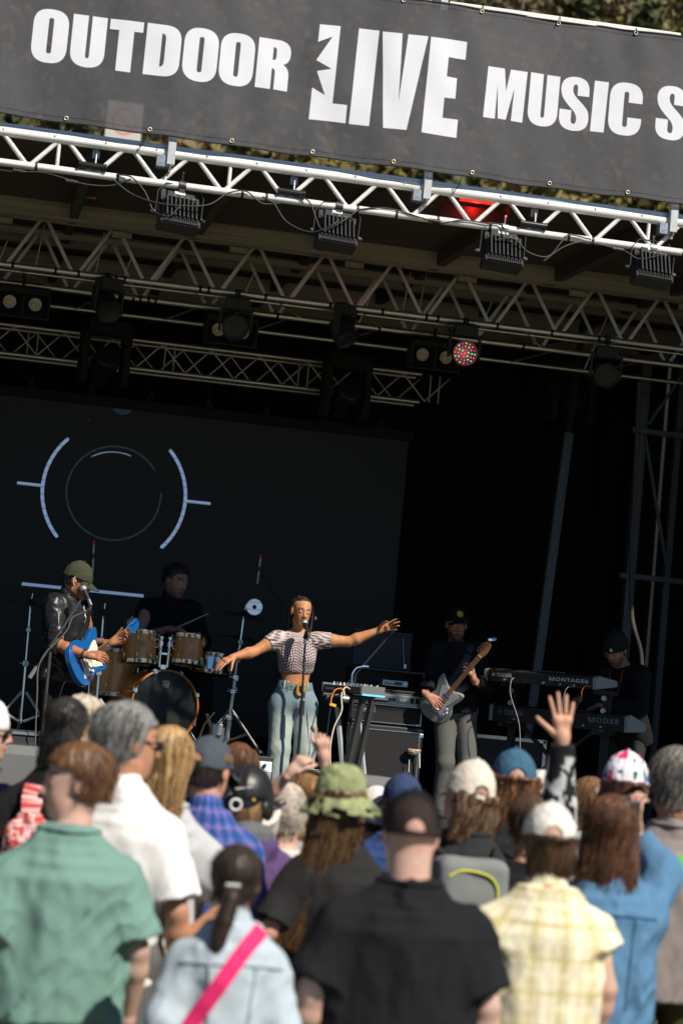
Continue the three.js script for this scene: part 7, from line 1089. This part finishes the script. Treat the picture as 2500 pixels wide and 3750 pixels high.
{
  const c = fan('person with long wavy brown hair in a blue denim jacket holding a camera up', [-0.351, 1.725, 9.15], { look: [-0.35, 0, 0], fem: true, build: 1.0, seed: 25, skin: [0.56, 0.34, 0.26], hairC: [0.03, 0.013, 0.007], wj: { re: [-0.11, 1.585, 9.05], rw: [-0.205, 1.725, 8.98] }, hands: { r: { curl: [0.5, 0.55, 0.6, 0.6], nor: [0.6, 0.1, -0.4], dir: [-0.1, 0.95, -0.2], world: 1, spread: 0.05 } }, shirt: { name: 'denim_jacket', c: [0.09, 0.2, 0.34], sleeve: 1.86, add: 0.03, fold: 0.014, loose: 1.0, lo: -0.06, foldK: 1.2 }, pants: { c: [0.05, 0.06, 0.04] }, hair: { kind: 'long', len: 0.36, w: 0.098, wEnd: 1.06, back: 0.03, tEnd: 0.045, thick: 0.018, amp: 0.009, wave: true, c2: [0.12, 0.05, 0.022], c3: [0.2, 0.085, 0.035], strands: 240 } });
  seams(c, cloth([0.07, 0.16, 0.28], 0.9), YOKE);
  const k = thing('camera', 'small black camera held up by the person in the blue jacket', 'camera', [-0.262, 1.81, 9.0], 0.1); obj('body', [rbox(0.12, 0.07, 0.04, 0.008)], M.black, k); obj('lens', [cyl(0.028, 0.03, 0.05, 18, 0.0, -0.002, -0.04, Math.PI / 2)], M.blackGloss, k); obj('hood', [rbox(0.04, 0.02, 0.03, 0.004, 0, 0.04, 0)], M.black, k);
}
// second row
{
  const pr = (J) => (x, y, z, nx, ny, nz) => { const a = x + 0.02, e = y - J.neck[1]; let k = 0; if (nz < 0 && a > -0.04 && a < 0.03 && e < -0.1 && e > -0.16) k = hsh(Math.floor(a * 110), Math.floor(e * 110), 3) > 0.35 ? 1 : 0; if (nz < 0 && Math.abs(a) < 0.13 && e < -0.18 && e > -0.205) k = hsh(Math.floor(a * 60), 2, 7) > 0.3 ? 1 : 0; return k ? [0.12, 0.42, 0.05] : [0.25, 0.215, 0.205]; };
  fan('tall grey haired man in a taupe T-shirt with green print at the right edge', [0.19, 1.9, 8.24], { look: [0.1, 0, 0], build: 1.2, seed: 26, skin: [0.5, 0.24, 0.16], hairC: [0.06, 0.055, 0.05], shirt: tee([1, 1, 1], { mat: clothMat([1, 1, 1], 0.92, { vertexColors: true }), tint: pr, loose: 1.1 }), pants: { c: [0.07, 0.065, 0.025] }, hair: { kind: 'short', thick: 0.024, amp: 0.007, low: -0.085, wave: true, c2: [0.26, 0.24, 0.21], strands: 120, ears: false } });
}
{
  const fl = dataTex(128, 128, (u, v) => { const n = tnoise(u, v, 5, 12), m = tnoise(u, v, 8, 15), q = tnoise(u, v, 6, 33); if (n > 0.62) return [0.86, 0.22, 0.4]; if (m > 0.78) return [0.08, 0.42, 0.24]; if (q > 0.74) return [0.45, 0.48, 0.78]; return [0.88, 0.87, 0.92]; }, true, [5, 5]);
  fan('woman in a pink and white floral cap beside the grey haired man', [0.09, 1.87, 7.92], { look: [-0.5, 0.05, 0], fem: true, seed: 27, skin: [0.6, 0.36, 0.27], hairC: [0.05, 0.022, 0.012], shirt: { c: [0.03, 0.05, 0.09], sleeve: 1.8, add: 0.03 }, hair: { kind: 'long', len: 0.26, w: 0.085, thick: 0.01, amp: 0.005, c2: [0.13, 0.06, 0.03] }, hat: { kind: 'cap', brim: false, open: false, tall: 0.128, R: 1.04, y0: 0.008, mat: clothMat([1, 1, 1], 0.9, { map: fl }) } });
}
{
  const pr = () => (x, y, z) => { const n = noise(x * 34, y * 22, z * 34) + 0.5 * noise(x * 80, y * 60, z * 80); return n > 0.05 && x < -0.02 && y > 1.35 && y < 1.86 && (y < 1.76 || n > 0.3) ? [0.55, 0.56, 0.58] : [0.016, 0.017, 0.019]; };
  const c = fan('person raising an open hand high in a black sleeve with white print', [-0.435, 1.69, 8.33], { seed: 28, skin: [0.56, 0.31, 0.21], look: [0, -0.05, 0], wj: { re: [-0.335, 1.795, 8.36], rw: [-0.348, 2.035, 8.4], rs: [-0.29, 1.55, 8.33] }, hands: { r: { dir: [-0.08, 1, 0], nor: [0.06, 0, -1], world: 1, spread: 0.16, curl: [0.08, 0.06, 0.08, 0.12], thumb: 0.85, tcurl: 0.1, s: 1.04 } }, handCell: 0.005, shirt: { name: 'sweatshirt', c: [1, 1, 1], mat: clothMat([1, 1, 1], 0.9, { vertexColors: true }), tint: pr, sleeve: 1.98, add: 0.022, fold: 0.008 }, hair: { kind: 'short', thick: 0.014, low: -0.08 }, ...brown });
  obj('finger_ring', [torus(0.0098, 0.003, ...vadd(c.J.rw, [-0.008, 0.115, 0.0]), Math.PI / 2, 0, 14, 6)], M.brass, c.t);
}
fan('white haired man with glasses left of the raised arm', [-0.008, 1.745, 6.97], { look: [-0.9, 0.05, 0], seed: 29, skin: [0.62, 0.38, 0.31], hairC: [0.5, 0.48, 0.45], shirt: tee([0.3, 0.3, 0.32]), hair: { kind: 'short', thick: 0.018, amp: 0.006, c2: [0.72, 0.7, 0.67], strands: 60, ears: false, wave: true }, more: (c) => glasses(c, M.blackGloss, false) });
fan('brown haired person in a grey hood right of the raised arm', [0.26, 1.735, 6.82], { look: [0.2, 0, 0], seed: 30, ...brown, hairC: [0.1, 0.05, 0.02], shirt: { name: 'hooded_top', c: [0.4, 0.4, 0.4], sleeve: 1.8, hood: true, add: 0.03 }, hair: { kind: 'short', thick: 0.018, amp: 0.005, c2: [0.26, 0.14, 0.06], wave: true, ears: false } });
fan('woman in a teal blue cap with long wavy chestnut hair and dark jacket', [-0.356, 1.834, 7.74], { look: [-0.1, 0.02, 0], fem: true, build: 1.1, seed: 31, skin: [0.55, 0.33, 0.25], hairC: [0.045, 0.018, 0.008], shirt: { name: 'jacket', c: [0.022, 0.024, 0.026], sleeve: 1.9, add: 0.036, fold: 0.01, collar: 0.2 }, hair: { kind: 'long', len: 0.36, w: 0.1, wEnd: 1.1, thick: 0.014, amp: 0.01, wave: true, tEnd: 0.05, c2: [0.17, 0.075, 0.032], c3: [0.28, 0.14, 0.06], strands: 220 }, hat: { kind: 'cap', c: [0.045, 0.12, 0.19], y0: 0.02, tall: 0.12, R: 1.05 } });
{
  const c = fan('person in a cream cap with curly hair wearing a grey backpack', [-0.686, 1.789, 8.29], { look: [0.55, -0.18, 0.12], seed: 32, skin: [0.55, 0.3, 0.23], hairC: [0.04, 0.02, 0.011], build: 1.08, shirt: tee([0.03, 0.03, 0.033]), hair: { kind: 'curly', thick: 0.02, amp: 0.012, wave: true, len: 0.17, w: 0.1, wEnd: 1.1, tEnd: 0.05, c2: [0.14, 0.075, 0.036], c3: [0.3, 0.2, 0.11], strands: 200, low: -0.12 }, hat: { kind: 'cap', c: [0.66, 0.6, 0.51], y0: 0.0, tall: 0.135, R: 1.07, open: true, yaw: -0.35, pitch: -0.12 } });
  const b = thing('backpack', 'grey backpack with yellow edging worn below the cream cap', 'backpack', [c.t.position.x - 0.02, 1.12, 8.5], 0.05); const g = sdfMesh((x, y, z) => { const qx = Math.max(0, Math.abs(x) - 0.1), qy = Math.max(0, Math.abs(y - 0.2) - 0.19), qz = Math.max(0, Math.abs(z) - 0.045); const d = Math.hypot(qx, qy, qz) - 0.045; return d - 0.006 * noise(x * 14, y * 14, z * 14); }, [-0.22, -0.08, -0.16], [0.22, 0.52, 0.16], 0.012);
  obj('pack', [g], cloth([0.2, 0.215, 0.215], 0.85), b); obj('pocket', [rbox(0.2, 0.2, 0.05, 0.025, 0, 0.12, 0.075)], cloth([0.23, 0.245, 0.245], 0.85), b);
  for (const p of [[[-0.11, 0.36, 0.09], [-0.06, 0.385, 0.092], [0.05, 0.37, 0.094], [0.085, 0.33, 0.095], [0.085, 0.22, 0.1], [0.075, 0.1, 0.1]], [[0.075, 0.16, 0.098], [0.11, 0.165, 0.092], [0.14, 0.17, 0.06]]]) obj('edging', [tube(p, 0.0055, 6)], std([0.55, 0.58, 0.03], 0.6), b);
  for (const m of [-1, 1]) obj('shoulder_strap', [tube([[m * 0.1, 0.42, -0.02], [m * 0.13, 0.46, -0.1], [m * 0.13, 0.42, -0.22], [m * 0.15, 0.2, -0.26], [m * 0.15, 0.02, -0.16], [m * 0.12, -0.02, -0.02]], 0.016, 6)], M.blackMatte, b);
}
fan('person in a navy blue cap behind the broad man', [-0.69, 1.69, 7.05], { look: [0.15, 0, 0], seed: 33, ...brown, shirt: { name: 'denim_jacket', c: [0.035, 0.07, 0.2], sleeve: 1.8, add: 0.034 }, hair: { kind: 'short', low: -0.08 }, hat: { kind: 'cap', c: [0.035, 0.06, 0.13], y0: 0.01, tall: 0.12, R: 1.06, open: false } });
fan('small figure in a fluffy white hat and blue jacket right of the bucket hat', [-0.77, 1.6, 6.83], { look: [0.3, 0, 0], seed: 34, ...brown, shirt: { name: 'denim_jacket', c: [0.03, 0.07, 0.22], sleeve: 1.8, add: 0.034 }, hair: { kind: 'short' }, hat: { kind: 'beanie', c: [0.74, 0.7, 0.68], R: 1.06, name: 'fluffy_hat' } });
{
  const felt = (a, e, d) => { const k = 0.8 + 0.25 * noise(a * 28, e * 28, d * 28) + 0.2 * noise(a * 8, e * 8, d * 8); return [0.33 * k, 0.37 * k, 0.19 * k]; };
  fan('woman in a green bucket hat and black T-shirt with very long brown hair', [-1.277, 1.74, 8.69], { look: [-0.3, 0.05, -0.03], fem: true, build: 0.9, seed: 35, skin: [0.56, 0.32, 0.24], hairC: [0.04, 0.02, 0.01], shirt: tee([0.024, 0.024, 0.025], { sleeve: 0.85, flare: 0.02 }), j: { le: [0.24, 1.12, -0.05], lw: [0.2, 0.95, 0.14] }, hair: { kind: 'long', len: 0.56, w: 0.1, wEnd: 0.85, shift: 0.15, thick: 0.012, amp: 0.007, tEnd: 0.04, c2: [0.15, 0.075, 0.03], c3: [0.3, 0.18, 0.08], strands: 260 }, hat: { kind: 'bucket', mat: clothMat([1, 1, 1], 0.95, { vertexColors: true }), tint: felt, pitch: 0.06, droop: 1.25 } });
}
fan('woman with straight golden hair raising a pointing hand', [-1.178, 1.674, 7.37], { look: [0.1, 0, 0], fem: true, arm: 0.88, seed: 36, skin: [0.6, 0.36, 0.27], hairC: [0.16, 0.08, 0.025], wj: { rs: [-1.08, 1.53, 7.37], re: [-1.105, 1.73, 7.42], rw: [-1.14, 1.86, 7.46] }, handCell: 0.005, hands: { r: { dir: [-0.2, 1, 0.1], nor: [0.1, 0.1, -1], world: 1, s: 0.86, curl: [0.05, 0.95, 1.0, 1.0], spread: 0.03, thumb: 0.3, tcurl: 0.6 } }, shirt: tee([0.35, 0.36, 0.36], { sleeve: 0.3 }), hair: { kind: 'long', len: 0.3, w: 0.085, thick: 0.014, c2: [0.42, 0.24, 0.08], strands: 140 } });
fan('person in a fuzzy beige hat raising a fist', [-1.297, 1.605, 7.55], { look: [0, 0, 0], arm: 0.82, seed: 37, skin: [0.62, 0.38, 0.29], hairC: [0.3, 0.26, 0.2], wj: { ls: [-1.405, 1.5, 7.55], le: [-1.42, 1.69, 7.72], lw: [-1.338, 1.8, 7.8] }, handCell: 0.005, hands: { l: { dir: [0.55, 0.75, 0.05], nor: [0.5, -0.4, -0.7], world: 1, s: 0.86, curl: [1.0, 1.05, 1.05, 1.05], spread: 0, thumb: 0.2, tcurl: 0.8 } }, shirt: { c: [0.62, 0.58, 0.56], sleeve: 0.62, add: 0.024, fold: 0.008 }, hair: { kind: 'short' }, hat: { kind: 'beanie', R: 1.05, name: 'fuzzy_hat', mat: clothMat([1, 1, 1], 0.97, { vertexColors: true }), tint: (a, e, d) => { const k = 0.8 + 0.3 * noise(a * 60, e * 60, d * 60) + 0.25 * noise(a * 20, e * 20, d * 20); return [0.5 * k, 0.44 * k, 0.38 * k]; } } });
{
  const c = fan('child sized figure in a black ski helmet and purple hooded jacket', [-1.537, 1.675, 8.03], { look: [-0.45, 0.1, -0.12], seed: 38, skin: [0.58, 0.36, 0.28], hairC: [0.16, 0.09, 0.04], shirt: { name: 'jacket', c: [0.1, 0.06, 0.16], sleeve: 1.9, add: 0.04, hood: true, fold: 0.012, lo: -0.2 }, hair: { kind: 'long', len: 0.16, thick: 0.004, w: 0.07, strands: 60, c2: [0.34, 0.2, 0.09] }, hat: { kind: 'helmet', mat: std([0.016, 0.017, 0.018], 0.42) } });
  const dec = (pts, r) => { const G = tube(pts.map((p) => c.hp(p)), r, 5, 24); return G; };
  obj('helmet_emblem', [dec([[0.035, 0.02, -0.138], [0.07, 0.012, -0.118], [0.09, 0.02, -0.098], [0.075, 0.045, -0.112], [0.04, 0.045, -0.137], [0.035, 0.02, -0.138]], 0.0035), dec([[0.055, 0.015, -0.13], [0.06, 0.045, -0.126]], 0.003)], M.white, c.t); obj('helmet_lettering', [dec([[0.01, 0.04, -0.146], [-0.06, 0.048, -0.128]], 0.0045)], std([0.5, 0.5, 0.5], 0.5), c.t).userData.label = 'small pale lettering strip'; obj('helmet_ring', [torus(0.022, 0.005, 0, 0, 0, 0, 0, 22, 6).applyMatrix4(new THREE.Matrix4().makeTranslation(...c.hp([0.01, -0.025, -0.14])))], M.white, c.t); obj('helmet_dot', [ball(0.007, ...c.hp([-0.06, -0.005, -0.115]), 8)], std([0.7, 0.5, 0.03], 0.5), c.t);
  obj('hood_lining', [sdfMesh((x, y, z) => ell(x, y, z, c.J.neck[0], c.J.neck[1] + 0.03, c.J.neck[2] - 0.085, 0.1, 0.05, 0.06) + 0.008 * noise(x * 30, y * 30, z * 30), vadd(c.J.neck, [-0.14, -0.06, -0.2]), vadd(c.J.neck, [0.14, 0.12, 0.04]), 0.008)], cloth([0.12, 0.125, 0.13], 0.7), c.t);
}
{
  const pl = plaidTex([0.32, 0.39, 0.64], [[0, 0.25, 0.4, [0.16, 0.28, 0.52], 0.75], [1, 0.3, 0.4, [0.15, 0.29, 0.53], 0.7], [0, 0.75, 0.12, [0.56, 0.42, 0.64], 0.6], [1, 0.8, 0.12, [0.56, 0.42, 0.64], 0.6], [0, 0.55, 0.05, [0.44, 0.46, 0.78], 0.6]]); pl.repeat.set(17, 17);
  const c = fan('man in a blue and pink plaid shirt and grey cap facing the stage', [-1.733, 1.794, 8.21], { look: [-0.55, 0.06, 0], turn: -0.1, seed: 39, skin: [0.55, 0.3, 0.21], hairC: [0.016, 0.011, 0.009], shirt: { name: 'plaid_shirt', mat: clothMat([1, 1, 1], 0.9, { map: pl }), sleeve: 1.6, add: 0.022, fold: 0.009, loose: 1.0, lo: -0.24, collar: 0.18 }, hair: { kind: 'short', thick: 0.008, amp: 0.002, low: -0.07, strands: 30 }, hat: { kind: 'cap', c: [0.065, 0.08, 0.1], y0: 0.012, tall: 0.115, R: 1.05, open: true, pitch: -0.06 } });
  seams(c, cloth([0.05, 0.09, 0.24], 0.9), [YOKE[0], [[0, 0.75], [0, 0.4], [0, 0]]]);
  obj('cap_badge', [rbox(0.05, 0.028, 0.006, 0.003).applyMatrix4(new THREE.Matrix4().makeTranslation(...c.hp([-0.09, 0.05, -0.03])))], std([0.2, 0.12, 0.04], 0.8), c.t);
}
fan('brown haired person just right of the grey cap', [-1.394, 1.745, 6.53], { look: [0.2, 0, 0], seed: 40, hairC: [0.08, 0.03, 0.015], shirt: tee([0.05, 0.05, 0.06]), hair: { kind: 'long', len: 0.2, thick: 0.014, wave: true, c2: [0.2, 0.08, 0.04], strands: 90 } });
{
  const c = fan('woman with long golden blonde hair in a light grey T-shirt', [-1.922, 1.815, 8.48], { look: [-0.35, 0.02, 0], turn: -0.15, fem: true, build: 0.95, seed: 41, skin: [0.5, 0.24, 0.13], hairC: [0.2, 0.1, 0.035], j: { re: [-0.3, 1.16, -0.1], rw: [-0.1, 0.99, -0.16] }, shirt: tee([0.46, 0.47, 0.49], { sleeve: 0.92, flare: 0.02 }), pants: { c: [0.06, 0.06, 0.025] }, hair: { kind: 'long', len: 0.42, w: 0.09, wEnd: 0.7, shift: -0.05, thick: 0.016, amp: 0.006, tEnd: 0.04, c2: [0.5, 0.31, 0.12], c3: [0.62, 0.46, 0.24], strands: 240 } });
  obj('bracelet', [aim(torus(0.032, 0.004, 0, 0, 0, Math.PI / 2, 0, 20, 6), vmix(c.J.rw, c.J.re, 0.1), vmix(c.J.rw, c.J.re, 0.08))], M.brass, c.t);
}
fan('man with thick grey hair and sunglasses in a white shirt', [-2.12, 1.89, 8.86], { look: [-1.0, 0.05, 0], turn: -0.3, build: 1.0, seed: 42, skin: [0.48, 0.24, 0.15], hairC: [0.05, 0.048, 0.046], headScale: 1.0, shirt: tee([0.74, 0.73, 0.72], { sleeve: 0.86, flare: 0.028, loose: 1.02, collar: 0.18, fold: 0.011, rib: false }), pants: { c: [0.12, 0.12, 0.12] }, hair: { kind: 'short', thick: 0.015, amp: 0.009, wave: true, low: -0.125, c2: [0.36, 0.36, 0.35], strands: 200, ears: false }, more: (c) => glasses(c, M.blackGloss) });
fan('woman with ash blonde hair looking right, in front of the guitarist', [-2.18, 1.885, 7.22], { look: [-0.5, 0.02, 0], fem: true, seed: 43, skin: [0.55, 0.3, 0.24], hairC: [0.3, 0.24, 0.17], shirt: tee([0.05, 0.05, 0.055]), hair: { kind: 'long', len: 0.18, w: 0.09, thick: 0.024, amp: 0.007, c2: [0.52, 0.43, 0.3], c3: [0.6, 0.58, 0.55], strands: 170 } });
{
  const c = fan('dark haired woman in a black T-shirt with red bandana print straps', [-2.275, 1.9, 7.62], { headScale: 0.9, look: [-0.3, 0.05, 0], turn: -0.1, fem: true, build: 1.1, seed: 44, skin: [0.36, 0.17, 0.1], hairC: [0.009, 0.008, 0.008], shirt: tee([0.014, 0.014, 0.016], { sleeve: 0.75 }), j: { le: [0.27, 1.14, -0.03], lw: [0.25, 0.9, 0.05] }, hair: { kind: 'long', len: 0.22, w: 0.075, thick: 0.008, amp: 0.006, wave: true, c2: [0.03, 0.027, 0.026], strands: 140 } });
  const red = clothMat([1, 1, 1], 0.9, { vertexColors: true }), rt = (x, y, z) => { const n = noise(x * 70, y * 70, z * 70) + 0.6 * noise(x * 150, y * 150, z * 150); return n > 0.0 ? [0.72, 0.5, 0.48] : [0.55, 0.06, 0.06]; };
  withSurf(c); const b = band(c, [[0.1, 0.88], [0.105, 0.78], [0.09, 0.62], [0.06, 0.45]], 0.085, 0.008, false, 24); obj('bandana_strap', [tint(b, rt)], red, c.t);
  const q = vadd(vadd(vadd(c.J.pelvis, c.up, 0.42 * c.L), c.tx, 0.1), c.tz, -0.17); obj('bandana_bundle', [tint(sdfMesh((x, y, z) => ell(x, y, z, q[0], q[1], q[2], 0.11, 0.15, 0.07) + 0.014 * noise(x * 16, y * 16, z * 16) + 0.006 * noise(x * 40, y * 40, z * 40), vadd(q, [-0.16, -0.2, -0.14]), vadd(q, [0.16, 0.2, 0.14]), 0.009), rt)], red, c.t).userData.label = 'knotted red and white bandana cloth';
}
fan('man in a white cap and dark sunglasses at the left edge', [-2.605, 1.845, 7.15], { look: [-1.35, 0.02, 0], turn: -0.4, seed: 45, skin: [0.55, 0.31, 0.24], hairC: [0.05, 0.03, 0.02], shirt: tee([0.1, 0.1, 0.11]), hair: { kind: 'short', low: -0.05 }, hat: { kind: 'beanie', c: [0.78, 0.78, 0.8], R: 1.0, name: 'white_cap', cuff: false }, more: (c) => glasses(c, M.blackGloss) });

renderer.render(scene, camera);
